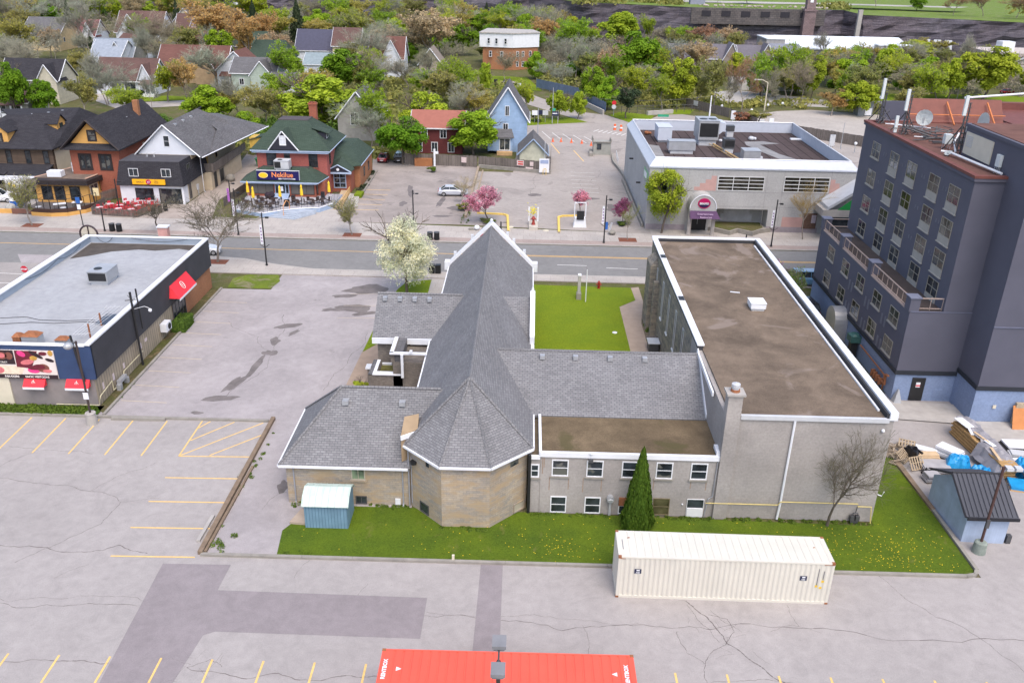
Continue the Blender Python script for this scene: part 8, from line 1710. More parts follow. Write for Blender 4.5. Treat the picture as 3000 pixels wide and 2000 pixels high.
for x,y,w_,l,c in ((-108,470,12,'brick house with white gable at the top edge left of the conifer',BRICKO),(-150,470,20,'big white and red roofed house at the top edge',WSD)):house(l,x-w_/2,x+w_/2,y,y+14,6,12,'x',c,SH_RED if 'red' in l else SH_MID,cross=(2,3,11,2))
fa=thing('long_white_factory','long low white-roofed factory in front of the rock face','factory',(100,320,0));q=MB();q.box(84,90.5,322,336,0,7);q.box(90.5,136,322,338,0,4.6);q.box(122,134,318,322,0,6);q.build('wall',plain('factory_grey',(.33,.32,.33),.8),fa);q=MB();q.box(83.8,90.7,321.8,336.2,7,7.3);q.add([(90.5,321,4.4),(136.5,321,4.4),(136.5,338.5,7.2),(90.5,338.5,7.2),(90.5,321,4.0),(136.5,321,4.0)],[(0,1,2,3),(4,5,1,0)]);q.box(121.8,134.2,317.8,322,6,6.3);q.build('white_roof',plain('factory_white',(.72,.76,.80),.5),fa)
ww=thing('white_low_wall_shed','low white building with grey doors seen through the trees right of the slate houses','building',(66,242,0));MB().box(56,76,246,250,0,3.0).build('wall',plain('whitewash',(.6,.58,.55),.8,var=.2,scale=.5),ww);q=MB()
for k in range(5):q.box(57+4*k,59+4*k,245.9,246.0,0,2.4)
q.build('door',GALV,ww)
rb=thing('pale_building','pale concrete building with white tank at the far right edge','building',(152,292,0));MB().box(146,175,285,305,0,7.5).build('wall',plain('pale_sand_wall',(.46,.40,.36),.85),rb);MB().box(150,154,290,294,7.5,10.5).build('white_tank',WHITE,rb);MB().box(146,175,284.9,285,5.5,6.6).build('ledge',LGREY,rb)

# ---------------------------------------------------------------- CLIFF AND PLATEAU
CL=[(-700,640),(-330,500),(-100,462),(0,418),(22,380),(66,358),(112,356),(118,372),(126,372),(130,360),(165,350),(200,332),(270,305),(700,240)]
CH=[15,15,15,15,15,15,15,14.5,14.5,13.5,13.2,13,13,13]
def rockmat():
    m,nt,b=_mat('layered_rock');p=geopos(nt);mp_=N(nt,'ShaderNodeMapping');mp_.inputs['Scale'].default_value=(.05,.05,1.1);nt.links.new(p,mp_.inputs[0])
    a=noise(nt,1.0,8,.75,vec=mp_.outputs[0],dist=.5);g=noise(nt,.6,8,.8);h=noise(nt,.03,4,.6);s=noise(nt,2.2,3,.8)
    c=ramp(nt,a,[(.32,(.045,.04,.055)),(.5,(.105,.096,.118)),(.62,(.17,.155,.175)),(.78,(.30,.285,.30))]);c=mixc(nt,1.0,c,ramp(nt,g,[(.3,.45),(.7,1.4)]),'MULTIPLY');c=mixc(nt,ramp(nt,h,[(.4,0.0),(.62,.7)]),c,ramp(nt,s,[(.35,(.07,.055,.07)),(.62,(.14,.11,.12)),(.8,(.34,.29,.29))]))
    nt.links.new(c,b.inputs['Base Color']);b.inputs['Roughness'].default_value=.95;bump(nt,b,a,.9,1.0);return m
ROCK=rockmat();rng=random.Random(8);q=MB();cols=[]
for (a,b),(ha,hb) in zip(zip(CL,CL[1:]),zip(CH,CH[1:])):
    L=math.hypot(b[0]-a[0],b[1]-a[1]);n=max(1,int(L/4))
    for k in range(n):f=k/n;cols.append((a[0]+(b[0]-a[0])*f,a[1]+(b[1]-a[1])*f,ha+(hb-ha)*f))
cols.append((*CL[-1],CH[-1]));rows=[0,.12,.25,.38,.5,.62,.75,.88,1.0];vs=[]
for x,y,h in cols:
    for i,f in enumerate(rows):vs.append((x+rng.uniform(-.5,.5),y-4.0*(1-f)**1.3+rng.uniform(-1,1)*(1 if i < 8 else .3),h*f+(rng.uniform(-.3,.3) if 0 < i < 8 else 0)))
m=len(rows);q.add(vs,[(i*m+j,(i+1)*m+j,(i+1)*m+j+1,i*m+j+1) for i in range(len(cols)-1) for j in range(m-1)]);structure('rock_face',q,ROCK)
q=MB();vs=[]
for x,y,h in cols:vs+=[(x,y,h),(x+(x)*.3,y+180,h+.3),(x*2.4,y+1500,h+16)]
q.add(vs,[(i*3+j,(i+1)*3+j,(i+1)*3+j+1,i*3+j+1) for i in range(len(cols)-1) for j in range(2)]);structure('plateau',q,grassmat('plateau_grass',(.14,.20,.03),(.11,.17,.03),(.23,.21,.14),.52))
structure('plateau_path',MB().sheet([(40,398),(90,392),(130,398),(180,392),(190,402),(130,410),(60,410)],15.2),CONC)
rw=thing('stone_retaining_wall','dark stone retaining wall with a slim tower along the cliff top','wall',(100,352,0));q=MB();q.box(62,113,353.0,354.6,9.5,15.3);q.build('masonry',brickmat('dark_masonry',(.15,.13,.125),(.11,.10,.10),(.07,.065,.065),1.4,.7,.06,.95,stain=.3),rw)
q=MB()
for k in range(6):q.box(66+7.5*k,69.5+7.5*k,352.85,353.0,12.3,14.3)
q.build('dark_bay',plain('bay_black',(.03,.028,.035),.9),rw)  # near-black panels on the masonry face, one per bay
q=MB();q.box(104.5,108.8,350.5,354,0,15.5);q.box(105,108.3,350.8,353.8,15.5,21);q.box(104.2,109.1,350.2,354.2,14.9,15.6);q.box(104.8,108.5,350.6,354,21,21.4);q.build('slim_tower',brickmat('rosy_masonry',(.27,.19,.19),(.22,.16,.16),(.14,.11,.11),1.1,.5,.05,.95),rw);MB().box(106,107.2,350.75,350.8,18,19.6).build('tower_window',WHITE,rw)
q=MB();q.box(126.8,128.4,356.2,357.6,3,15.5);single('cliff_concrete_pier',q,CONC,'narrow pale concrete strip running down the cliff notch','pier');q=MB();q.box(124.5,135,354.6,357.5,.5,5.5);single('cliff_cave_mouth',q,plain('cave_black',(.012,.012,.018),.95),'square black opening at the foot of the cliff','opening')
gf=MB();P0=Vector((149.5,350.3,2.6));gu=Vector((1,-.42,0)).normalized()
for k in range(6):a_=P0+gu*k*1.9;s_=-1 if k % 2 else 1;b_=a_+gu*1.5;gf.obox((0,0,0),(1,0),0,.001,0,.001,0,.001);n_=Vector((gu.y,-gu.x,0));pts=[a_,a_+gu*1.2,b_+gu*.9+Vector((0,0,3.4)),b_-gu*.3+Vector((0,0,3.4))] if s_ > 0 else [a_+gu*1.2,a_+gu*2.2,b_+gu*.2+Vector((0,0,3.4)),b_-gu*.9+Vector((0,0,3.4))];gf.add([p_-n_*.1 for p_ in pts]+[p_+n_*.15 for p_ in pts],[(4,5,6,7),(0,3,2,1),(0,1,5,4),(1,2,6,5),(2,3,7,6),(3,0,4,7)])
single('cliff_graffiti',gf,WHITE,'big white zigzag lettering painted low on the dark cliff','graffiti')
bk=MB()
for k in range(60):rr=random.Random(k+40);x=rr.uniform(66,118);bk.ball((x,rr.uniform(364,372),15.4),rr.uniform(.3,.8),5,3,.6)
o=single('plateau_rubble',bk,plain('rubble_pale',(.42,.36,.32),.9,var=.5,scale=.4),'pale stone heaps on the grass above the cliff','rubble');o['kind']='stuff'
hu=MB();hu.box(66,72,380,384,15,17.8);single('plateau_hut',hu,plain('lavender_grey',(.25,.26,.34),.8),'small grey-blue hut above the cliff at the top edge','hut')
# ---------------------------------------------------------------- TREES
LEAF=leafmat('foliage');BLOSS=leafmat('blossom',.35)
BARKS={'b':BARK,'p':BARKP}
def quads(C,Nn,S,rs,asp=1.5):
    """leaf clumps: one small diamond-ish quad per centre, facing Nn with random spin"""
    n=len(C);t=rs.normal(size=(n,3));u=np.cross(Nn,t);u/=np.linalg.norm(u,axis=1)[:,None]+1e-9;v=np.cross(Nn,u);v/=np.linalg.norm(v,axis=1)[:,None]+1e-9
    S=S[:,None];a=u*S*asp*.5;b=v*S*.5
    return np.stack([C-a,C-b*.9+a*.1,C+a,C+b],1).reshape(-1,3)
def leafobj(name,V,val,mat,parent):
    n=len(V)//4;me=bpy.data.meshes.new(name)
    me.vertices.add(len(V));me.vertices.foreach_set('co',V.astype(np.float32).ravel())
    me.loops.add(len(V));me.loops.foreach_set('vertex_index',np.arange(len(V),dtype=np.int32))
    me.polygons.add(n);me.polygons.foreach_set('loop_start',np.arange(0,len(V),4,dtype=np.int32));me.polygons.foreach_set('loop_total',np.full(n,4,dtype=np.int32))
    me.materials.append(mat);at=me.attributes.new('v','FLOAT','FACE');at.data.foreach_set('value',val.astype(np.float32));me.update(calc_edges=True)
    o=bpy.data.objects.new(name,me);COL.objects.link(o);o['tint']=1
    if parent is not None:o.parent=parent
    return o
def skeleton(seed,levels=6,spread=.62,trunk=.22,lean=0,up=.35,kids=(3,4),ratio=.72,r0=.03):
    """branching limbs normalised to height 1 and radius about .5: list of (a, b, ra, rb, level)"""
    rr=random.Random(seed);S=[]
    def grow(p,d,L,r,lv):
        n=3 if lv < 3 else 2;q=p.copy();dd=d.copy()
        for k in range(n):
            dd=(dd+Vector((rr.gauss(0,.13),rr.gauss(0,.13),rr.gauss(0,.1)+up*.12))).normalized();q2=q+dd*L/n;ra=r*(1-.45*k/n);rb=r*(1-.45*(k+1)/n);S.append((q.copy(),q2.copy(),ra,rb,lv))
            if lv < levels-1 and k>=(1 if lv==0 else 0):
                for _ in range(1 if lv==0 else (1 if k < n-1 else 0)):
                    grow(q2,side(dd,lv),L*ratio*rr.uniform(.6,.95),rb*.62,lv+1)
            q=q2
        if lv < levels-1:
            for _ in range(rr.randint(*kids)):grow(q,side(dd,lv),L*ratio*rr.uniform(.75,1.1),r*.55,lv+1)
    def side(d,lv):
        a=Vector((rr.gauss(0,1),rr.gauss(0,1),rr.gauss(0,.6)));a=(a-d*a.dot(d)).normalized();t=spread*rr.uniform(.6,1.25);return (d*math.cos(t)+a*math.sin(t)+Vector((0,0,up*.25))).normalized()
    grow(Vector((0,0,0)),Vector((lean,0,1)).normalized(),trunk,r0,0)
    T_=[s for s in S if s[4]>=levels-2] or S;zm=sorted(s[1].z for s in T_)[int(len(T_)*.985)];rm=sorted(math.hypot(s[1].x,s[1].y) for s in T_)[int(len(T_)*.86)]
    f=lambda p:Vector((p.x*.5/rm,p.y*.5/rm,p.z/zm));return [(f(a),f(b),ra,rb,lv) for a,b,ra,rb,lv in S]
def branchmesh(S,name,mat,parent,minr=.0016,scale=(1,1,1)):
    V=[];F=[]
    for a,b,ra,rb,lv in S:
        ra=max(ra,minr);rb=max(rb,minr);n=6 if lv==0 else (4 if lv < 3 else 3);d=(b-a)
        if d.length < 1e-6:continue
        d.normalize();u=d.cross(Vector((0,0,1)) if abs(d.z) < .9 else Vector((1,0,0))).normalized();w=d.cross(u);o=len(V)
        for p,r in ((a,ra),(b,rb)):
            for k in range(n):t=6.2832*k/n;V.append(p+(u*math.cos(t)+w*math.sin(t))*r)
        F+=[(o+k,o+(k+1) % n,o+n+(k+1) % n,o+n+k) for k in range(n)]
    me=bpy.data.meshes.new(name);me.from_pydata([tuple(v) for v in V],[],F);me.materials.append(mat);me.update();o=bpy.data.objects.new(name,me);COL.objects.link(o)
    if parent is not None:o.parent=parent
    return o
def proto_leafy(seed,n=9000,leaf=.042,nb=34,low=.18,top=1.0,fat=1.0,bark='b',top_taper=.18):
    t=bpy.data.objects.new('leafy_tree',None);COL.objects.link(t);rs=np.random.RandomState(seed)
    S=skeleton(seed,4,.6,.3,0,.4,(3,4),.7,.028);branchmesh([s for s in S],'trunk',BARKS[bark],t)
    cz=(low+top)/2;hz=(top-low)/2;B=[]
    while len(B) < nb:
        p=rs.uniform(-1,1,3);r=np.linalg.norm(p)
        if .3 < r < .95:B.append((p[0]*.47*fat*(1-top_taper*max(0,p[2])),p[1]*.47*fat*(1-top_taper*max(0,p[2])),cz+p[2]*hz*.93))
    B=np.array(B);br=rs.uniform(.1,.18,nb);bi=rs.randint(0,nb,n);dirs=rs.normal(size=(n,3));dirs/=np.linalg.norm(dirs,axis=1)[:,None];dirs[:,2]=np.abs(dirs[:,2])*np.where(rs.rand(n) < .86,1,-1)
    C=B[bi]+dirs*(br[bi]*rs.uniform(.55,1.1,n))[:,None]*np.array([1,1,.8]);C[:,2]=np.minimum(C[:,2],1.0)
    Nn=dirs*.55+np.array([0,0,.8])+rs.normal(size=(n,3))*.42;Nn/=np.linalg.norm(Nn,axis=1)[:,None];bv=rs.rand(nb);leafobj('crown',quads(C,Nn,leaf*rs.uniform(.6,1.3,n),rs),np.clip(bv[bi]*.55+rs.rand(n)*.45,0,1),LEAF,t);return t
def proto_sparse(seed,n=3000,leaf=.034,bark='p',levels=6,spread=.62):
    t=bpy.data.objects.new('budding_tree',None);COL.objects.link(t);rs=np.random.RandomState(seed)
    S=skeleton(seed,levels,spread,.24,0,.4,(3,3),.74,.024);branchmesh(S,'trunk',BARKS[bark],t,.0022)
    E_=[s for s in S if s[4]>=levels-2];idx=rs.randint(0,len(E_),n);C=np.array([tuple(E_[i][0].lerp(E_[i][1],float(rs.rand()))) for i in idx])+rs.normal(size=(n,3))*.018
    Nn=rs.normal(size=(n,3))*.7+np.array([0,0,.5]);Nn/=np.linalg.norm(Nn,axis=1)[:,None];bv=rs.rand(8);o8=((np.arctan2(C[:,1],C[:,0])+math.pi)/6.284*7.99).astype(int)
    leafobj('crown',quads(C,Nn,leaf*rs.uniform(.5,1.2,n),rs),np.clip(bv[o8]*.4+rs.rand(n)*.6,0,1),LEAF,t);return t
def proto_bare(seed,bark='p',levels=8,spread=.46,minr=.0013):
    t=bpy.data.objects.new('bare_tree',None);COL.objects.link(t)
    S=skeleton(seed,levels,spread,.22,0,.4,(2,3) if levels > 7 else (3,3),.78 if levels > 7 else .75,.018);a=[s for s in S if s[4] < levels-2];b=[s for s in S if s[4]>=levels-2]
    branchmesh(a,'trunk',BARKS[bark],t,minr);o=branchmesh(b,'twigs',TWIG,t,minr*.8);o['tint']=1;return t
TWIG=leafmat('twig_bark',.0)
def proto_conifer(seed,n=4200,tight=False):
    t=bpy.data.objects.new('conifer',None);COL.objects.link(t);rs=np.random.RandomState(seed);MB().cyl(0,0,0,.9,.02,.006,6).build('trunk',BARK,t,local=True)
    f=rs.rand(n)**(.62 if not tight else .6);f=1-f;lay=np.floor(f*13)/13+.02;z=.05+f*.95 if tight else .1+.9*(f*.6+lay*.4);a=rs.uniform(0,6.283,n)
    if tight:R_=np.where(z < .25,.44+.06*np.sin(z*12),.5*(1-(z-.1)/.92)**.8);R_=np.clip(R_,.01,.5)*(1+.07*np.sin(a*7+z*9)+.05*np.sin(a*13-z*21));R_=R_*rs.uniform(.86,1.03,n)
    else:R_=.5*(1-z)**.9*(1+.25*np.sin(a*9+lay*40))*rs.uniform(.35,1.05,n)+.01
    C=np.stack([R_*np.cos(a),R_*np.sin(a),z-(0 if tight else .05*R_)],1);Nn=np.stack([np.cos(a),np.sin(a),np.full(n,.5)],1)+rs.normal(size=(n,3))*.45;Nn/=np.linalg.norm(Nn,axis=1)[:,None]
    leafobj('crown',quads(C,Nn,(.034 if tight else .05)*rs.uniform(.6,1.3,n),rs,1.8),rs.rand(n)*.8,LEAF,t);return t
BASE={'green':(.17,.31,.02),'lime':(.28,.42,.03),'yellow':(.38,.46,.04),'gold':(.46,.40,.10),'olive':(.32,.32,.10),'orange':(.56,.37,.15),'rust':(.42,.22,.14),'tan':(.50,.38,.24),'deep':(.08,.17,.03),'dark':(.06,.085,.045),
        'grey':(.46,.41,.37),'brown':(.46,.37,.30),'pale':(.52,.47,.41),'haze':(.30,.27,.20),'twig':(.20,.155,.12),'pink':(.85,.40,.55),'white':(.80,.80,.62),'magenta':(.5,.13,.30),'purple':(.42,.22,.45),'hedge':(.13,.22,.04),'cedar':(.10,.18,.02),'weed':(.13,.20,.03)}
WORD={'green':'bright green','lime':'lime green','yellow':'yellow-green','gold':'golden budding','olive':'olive budding','orange':'orange budding','rust':'rust-red','tan':'tan twiggy','deep':'deep green','dark':'dark','grey':'grey bare','brown':'brown bare','pale':'pale bare'}
PR={'L':[proto_leafy(s,12500,.043,42,lo,1,ft) for s,lo,ft in ((1,.12,1.14),(2,.08,1.16),(3,.16,1.1),(4,.07,1.15))],'S':[proto_sparse(s,11000,.030,'p',6,.5) for s in (11,12,13,14)],'B':[proto_bare(s) for s in (21,22,23)],'C':[proto_conifer(31),proto_conifer(32)],'P':[proto_leafy(41,5200,.04,22,.35,1,1.0,'b')]}
for k in PR:index_kids(*PR[k])
USED=set()
def put(kind,x,y,h,r,col,label,seed=0,group=None,cat='tree',rz=None,z=0.0,jit=.12):
    rr=random.Random(seed*7+3);P=PR[kind];p=P[seed % len(P)];c=BASE[col];j=1+rr.uniform(-jit,jit);c=(c[0]*j*(1+rr.uniform(-.08,.08)),c[1]*j,c[2]*j,1)
    rz=rr.uniform(0,6.28) if rz is None else rz;sc=(2*r,2*r,h)
    if p.name not in USED:
        USED.add(p.name);t=p;t.location=(x,y,z);t.rotation_euler=(0,0,rz);t.scale=sc
        for k in KIDS[p.name]:k.color=c
    else:t=dup(p,(x,y,z),rz,scale=sc,color=c)
    t['label']=label;t['category']=cat
    if 'group' in t.keys():del t['group']
    if group:t['group']=group
    return t
# individually described near trees
PR['T']=[proto_conifer(51,9000,True)];PR['LN']=[proto_leafy(61,12000,.028,50,.22,1,1.0)];PR['LM']=[proto_leafy(62,9000,.03,46,.12,1,1.0)];PR['SN']=[proto_sparse(71,7000,.026,'b',6),proto_sparse(72,5000,.02,'p',6,.45)];PR['BN']=[proto_bare(81,'p',6,.5,.0018),proto_bare(82,'b',6,.62,.0012),proto_bare(83,'p',6,.55,.0014)];PR['WN']=[proto_leafy(94,17000,.019,70,.1,1,1.0,top_taper=.55)]
for k in ('T','LN','LM','SN','BN','WN'):index_kids(*PR[k])
for o in (PR['T'][0],):o.name='columnar_cedar';KIDS[o.name]=KIDS.get('conifer.002',[]) or [c for c in COL.objects if c.parent==o]
put('T',7.82,46.1,6.1,1.02,'cedar','tall narrow green cedar in front of the block annex',0)
put('WN',-12.4,86.6,8.7,3.1,'white','tall white blossoming tree between the church lot and the road',0,rz=1.0)
def street(kind,x,y,h,r,col,label,seed,bed=True,rz=None,bw=1.15):
    put(kind,x,y,h,r,col,label,seed,rz=rz)
    if bed:q=MB();q.box(x-bw,x+bw,y-.8,y+.8,.09,.125);single('tree_bed',q,MULCH,'red mulch bed around the foot of the '+label.split(' tree')[0].replace('the ','')+' tree','tree bed','red mulch beds of the street trees')
street('SN',-64.1,107.4,6.1,2.5,'olive','wispy olive street tree before the curved terrace',1);street('BN',-47.5,107.2,4.6,3.6,'twig','low wide bare street tree before the slatted patio',1,False);street('BN',-35.7,95.0,7.6,4.3,'twig','large bare street tree at the far right corner of the shop',0)
street('SN',-22.1,106.6,4.5,2.0,'olive','small pale budding street tree between the deck and the worn lot',1);street('BN',13.5,107.3,4.8,1.3,'olive','thin bare street tree left of the pale hall corner',2)
put('SN',-4.95,114.4,4.7,2.5,'pink','pink blossoming tree behind the church gable top',0,cat='tree');put('SN',7.9,118.2,3.5,1.5,'pink','small pink blossoming tree growing behind the white framed stand',2,cat='tree');put('SN',13.6,114.5,3.6,1.3,'magenta','small deep pink blossoming tree by the left wall of the pale hall',4)
put('LN',18.4,111.0,8.4,2.75,'yellow','bright yellow-green tree before the pale hall left of the arched entrance',0);put('BN',36.8,109.7,7.3,2.3,'orange','bare orange-brown tree in front of the pale hall right windows',2)
put('BN',20.4,46.9,7.2,3.0,'twig','bare multi-stemmed small tree against the block wall of the church hall',1);put('SN',26.4,87.5,4.4,2.6,'purple','lilac budding tree between the church hall and the hotel',0,rz=2);put('SN',29.0,84.6,4.4,1.5,'green','small green tree left of the hotel podium corner',1)
put('BN',-8.8,121.8,4.2,2.3,'tan','twiggy bare pinkish shrub beside the silver sedan',2,cat='shrub')
put('SN',24.3,55.6,2.6,1.1,'olive','scraggly pale shrub at the right corner of the church hall',3,cat='shrub')
# trees of the park and the streets behind
LM=[('the cream two-storey house',-112,203),('the long white bungalow',-97,218),('the pale green house',-68,224),('the old porch house',-108,187),('the white shop house',-50,140),('the brick restaurant',-34,135),('the navy roofed house',-68,294),('the terracotta twin-gabled house',-40,262),('the small tan gabled house',-27,256),('the old grey house',-31,170),('the dark red house',-16,160),('the sky blue house',-3,165),('the apartment block',-5,285),('the ticket booth',14,160),('the wooden lot fence',43,207),('the blue mesh fence',12,222),('the slate-roofed houses',60,293),('the long white factory',108,325),('the glass shelter',80,209),('the far street light',57,212),('the pale building at the right edge',155,292),('the steep white gables',-139,328),('the rust-brown hip roof',-111,320),('the green-roofed house',-89,295),('the dark brown hip roof',-127,294),('the slim cliff tower',106,352),('the back street',-85,208),('the grey-blue roofed house',-122,267),('the white gabled maroon-roofed house',-156,320)]
TAKEN=set()
def autolabel(x,y,h,r,col,kind):
    nm={'L':'leafy tree','S':'tree','B':'tree','C':'conifer','P':'spreading pine'}[kind];size='tall' if h > 11 else ('small' if h < 6.5 else ('broad' if r > h*.6 else 'medium'))
    L=sorted(LM,key=lambda l:(l[1]-x)**2+(l[2]-y)**2)
    def rel(l):
        dx,dy=x-l[1],y-l[2]
        if abs(dx) < 5 and abs(dy) < 7:return 'right beside '+l[0]
        if abs(dy) > abs(dx)*1.6:return ('behind ' if dy > 0 else 'in front of ')+l[0]
        s_='right' if dx > 0 else 'left';return ('just ' if abs(dx) < 14 else 'well ')+s_+' of '+l[0]
    for cand in ([rel(L[0])],[rel(L[0]),rel(L[1])],[rel(L[0]),rel(L[2])],[rel(L[1]),rel(L[2])],[rel(L[1]),rel(L[3])]):
        lab='%s %s %s %s' % (size,WORD[col],nm,', '.join(cand))
        if lab not in TAKEN and len(lab.split()) < 17:TAKEN.add(lab);return lab
    while lab in TAKEN or len(lab.split()) > 16:
        a_,b_=random.Random(len(TAKEN)).sample(L[:7],2);lab='%s %s %s between %s and %s' % (size,WORD[col].split()[-1],nm,a_[0][4:],b_[0][4:]);L=L[1:]+L[:1]
        if len(L)==0 or random.random() < .02:break
    TAKEN.add(lab);return lab
TREES=[
(-105.9,180.7,11.1,2.7,'L','green'),(-102.2,185.2,7.4,2.7,'L','green'),(-93.2,183.7,7.6,3.3,'S','olive'),(-65.5,179.7,7.6,4.6,'L','lime'),(-62.7,182.5,5.8,2.6,'S','gold'),(-54.9,170.5,4.4,2.3,'L','lime'),(-138.2,237.5,10.8,6.6,'B','grey'),(-190.0,351.2,14.2,9.9,'B','grey'),(-199.9,348.7,15.3,8.2,'B','grey'),(-190.9,376.0,14.3,7.6,'B','grey'),(-147.3,300.8,15.7,6.9,'B','grey'),(-95.3,198.8,11.1,3.9,'B','grey'),(-91.2,197.2,8.1,2.4,'B','grey'),(-84.0,196.0,7.1,2.2,'B','grey'),(-81.2,230.2,10.0,7.7,'B','pale'),(-119.2,287.2,13.4,7.7,'B','brown'),(-78.8,204.3,9.5,3.1,'S','orange'),(-98.1,297.5,15.8,10.9,'S','orange'),(-81.7,266.1,14.6,4.7,'S','orange'),(-196.8,429.3,9.6,4.5,'L','deep'),(-198.9,450.5,7.5,5.0,'S','gold'),(-193.7,459.8,8.7,2.8,'C','dark'),(-140.7,375.7,10.3,4.3,'L','green'),(-121.9,276.5,4.3,1.9,'L','deep'),(-152.5,314.1,6.1,2.0,'C','dark'),(-116.0,228.7,8.1,2.8,'S','olive'),(-177.0,349.9,5.2,2.6,'S','orange'),(-208.6,439.9,12.2,6.1,'B','brown'),(-162.3,412.7,13.3,8.2,'S','gold'),(-187.7,545.2,9.0,9.3,'S','olive'),(-58.4,220.6,10.9,5.1,'S','lime'),(-40.7,176.7,10.5,7.5,'L','yellow'),(-44.7,220.8,11.1,5.8,'L','green'),(-86.9,296.6,13.2,3.9,'S','orange'),(-91.2,335.0,10.2,5.7,'S','gold'),(-79.2,345.9,8.2,5.1,'S','gold'),(-87.8,346.0,15.7,3.7,'C','dark'),(-86.9,413.4,13.0,2.3,'C','dark'),(-121.7,451.3,4.5,1.3,'C','dark'),(-105.8,455.9,10.6,6.2,'B','brown'),(-80.4,416.4,11.6,6.9,'S','gold'),(-77.8,487.4,7.8,4.4,'S','gold'),(-68.3,380.8,7.7,6.8,'S','olive'),(-60.1,484.7,9.6,7.0,'S','olive'),(-29.3,283.6,15.8,8.7,'S','tan'),(-50.1,380.2,7.7,5.0,'S','gold'),(-29.3,406.4,12.9,7.2,'S','lime'),(-20.8,451.8,10.5,3.0,'C','dark'),(-22.8,315.9,10.4,4.8,'L','green'),(-14.7,347.6,8.3,3.6,'L','green'),(-9.8,379.9,12.3,4.7,'S','yellow'),(-44.4,257.8,12.8,5.5,'B','grey'),(-38.0,290.7,7.0,3.3,'S','lime'),(-31.2,234.1,7.2,5.0,'B','grey'),(-26.3,158.4,10.5,3.8,'S','lime'),(-19.0,167.2,9.2,4.6,'L','yellow'),(-21.1,147.4,7.9,3.7,'L','green'),(-28.3,158.2,8.2,3.8,'B','pale'),(-9.4,156.1,8.0,4.6,'L','lime'),(-17.7,203.5,10.9,3.2,'S','yellow'),(-14.4,205.5,8.1,3.8,'S','lime'),(-20.8,204.6,8.8,4.2,'B','grey'),(-10.6,225.9,8.2,1.8,'L','yellow'),(-14.3,298.1,5.8,3.3,'S','olive'),(-23.3,276.5,8.3,5.1,'B','brown'),(-39.3,200.6,5.3,1.8,'S','olive'),(-11.7,194.3,4.7,2.4,'S','yellow'),(-53.0,176.4,8.1,3.5,'S','olive'),(-50.2,180.4,6.6,2.2,'B','brown'),(-6.4,254.8,7.7,3.1,'B','brown'),(-80.6,521.5,10.3,6.3,'B','brown'),(-43.2,481.8,11.7,7.0,'B','grey'),(10.4,453.5,8.3,6.5,'S','yellow'),(8.6,333.0,10.9,6.4,'S','orange'),(19.4,355.0,8.0,4.6,'S','orange'),(27.1,393.5,4.0,3.4,'S','rust'),(18.8,284.0,9.8,6.4,'B','grey'),(34.7,346.1,13.6,7.2,'L','yellow'),(51.8,384.5,9.3,3.4,'S','yellow'),(32.3,357.8,7.3,2.0,'C','dark'),(30.0,249.8,14.1,6.3,'L','green'),(34.8,250.5,10.2,5.2,'L','lime'),(36.8,215.7,11.4,4.3,'L','yellow'),(2.3,258.6,7.5,3.0,'L','lime'),(7.1,261.7,7.3,2.9,'B','brown'),(15.4,247.4,8.4,3.4,'S','olive'),(15.6,214.3,9.1,3.1,'L','lime'),(19.0,208.5,7.7,2.6,'L','lime'),(22.3,197.4,6.9,3.4,'P','dark'),(64.1,326.2,10.0,5.8,'S','rust'),(59.2,332.2,4.9,4.0,'S','gold'),(71.5,314.3,5.7,3.4,'S','rust'),(76.9,305.9,7.3,3.5,'B','brown'),(45.0,213.6,11.1,3.5,'S','olive'),(51.4,211.4,11.9,3.5,'B','rust'),(61.9,236.6,8.9,3.9,'L','green'),(7.0,193.3,6.4,2.3,'L','yellow'),(11.4,195.3,6.0,1.8,'L','yellow'),(0.3,198.7,6.7,2.6,'S','yellow'),(-3.4,381.4,11.5,4.0,'S','yellow'),(32.3,210.3,7.7,2.7,'S','yellow'),(55.6,346.5,8.2,6.6,'B','brown'),(40.8,214.6,7.4,3.0,'S','olive'),(48.1,212.4,7.8,2.7,'B','brown'),(51.0,193.6,2.9,2.9,'P','olive'),(8.8,236.3,7.2,3.5,'B','grey'),(64.9,235.2,10.2,3.0,'L','green'),(69.7,235.9,12.6,4.0,'S','lime'),(72.9,229.2,11.2,2.8,'L','yellow'),(86.0,254.2,7.4,2.5,'S','gold'),(104.0,317.2,9.4,3.7,'B','grey'),(90.4,257.1,9.2,3.7,'B','grey'),(83.5,241.6,4.8,2.2,'L','green'),(78.1,208.9,7.7,4.1,'L','yellow'),(71.3,207.2,5.1,3.5,'S','orange'),(103.5,275.2,7.9,4.3,'B','grey'),(106.9,266.4,11.0,4.2,'L','yellow'),(137.6,323.4,7.7,6.4,'L','yellow'),(150.4,332.5,7.2,6.2,'S','gold'),(110.3,249.7,9.3,4.9,'L','lime'),(109.8,233.5,10.8,3.7,'L','yellow'),(102.6,237.0,8.6,5.9,'B','brown'),(89.4,211.8,6.3,4.4,'S','olive'),(94.9,211.8,3.7,2.5,'L','yellow'),(119.0,234.0,13.8,6.7,'L','yellow'),(139.9,291.6,11.6,3.3,'B','grey'),(67.5,219.9,10.8,2.8,'B','brown'),(65.2,233.4,8.2,3.0,'B','brown')]
def cliffy(x):
    for a,b in zip(CL,CL[1:]):
        if a[0]<=x<=b[0]:return a[1]+(b[1]-a[1])*(x-a[0])/(b[0]-a[0]+1e-9)
    return 900
for i,(x,y,h,r,k,c) in enumerate(TREES):
    yc_=cliffy(x)-7
    if y > yc_:                      # stands at the foot of the rock face, not behind it
        f=yc_/y;h=34-(34-h)*f;x*=f;y=yc_;r*=f
    put(k,x,y,h,r,c,autolabel(x,y,h,r,c,k),i,'trees of the park and streets behind')
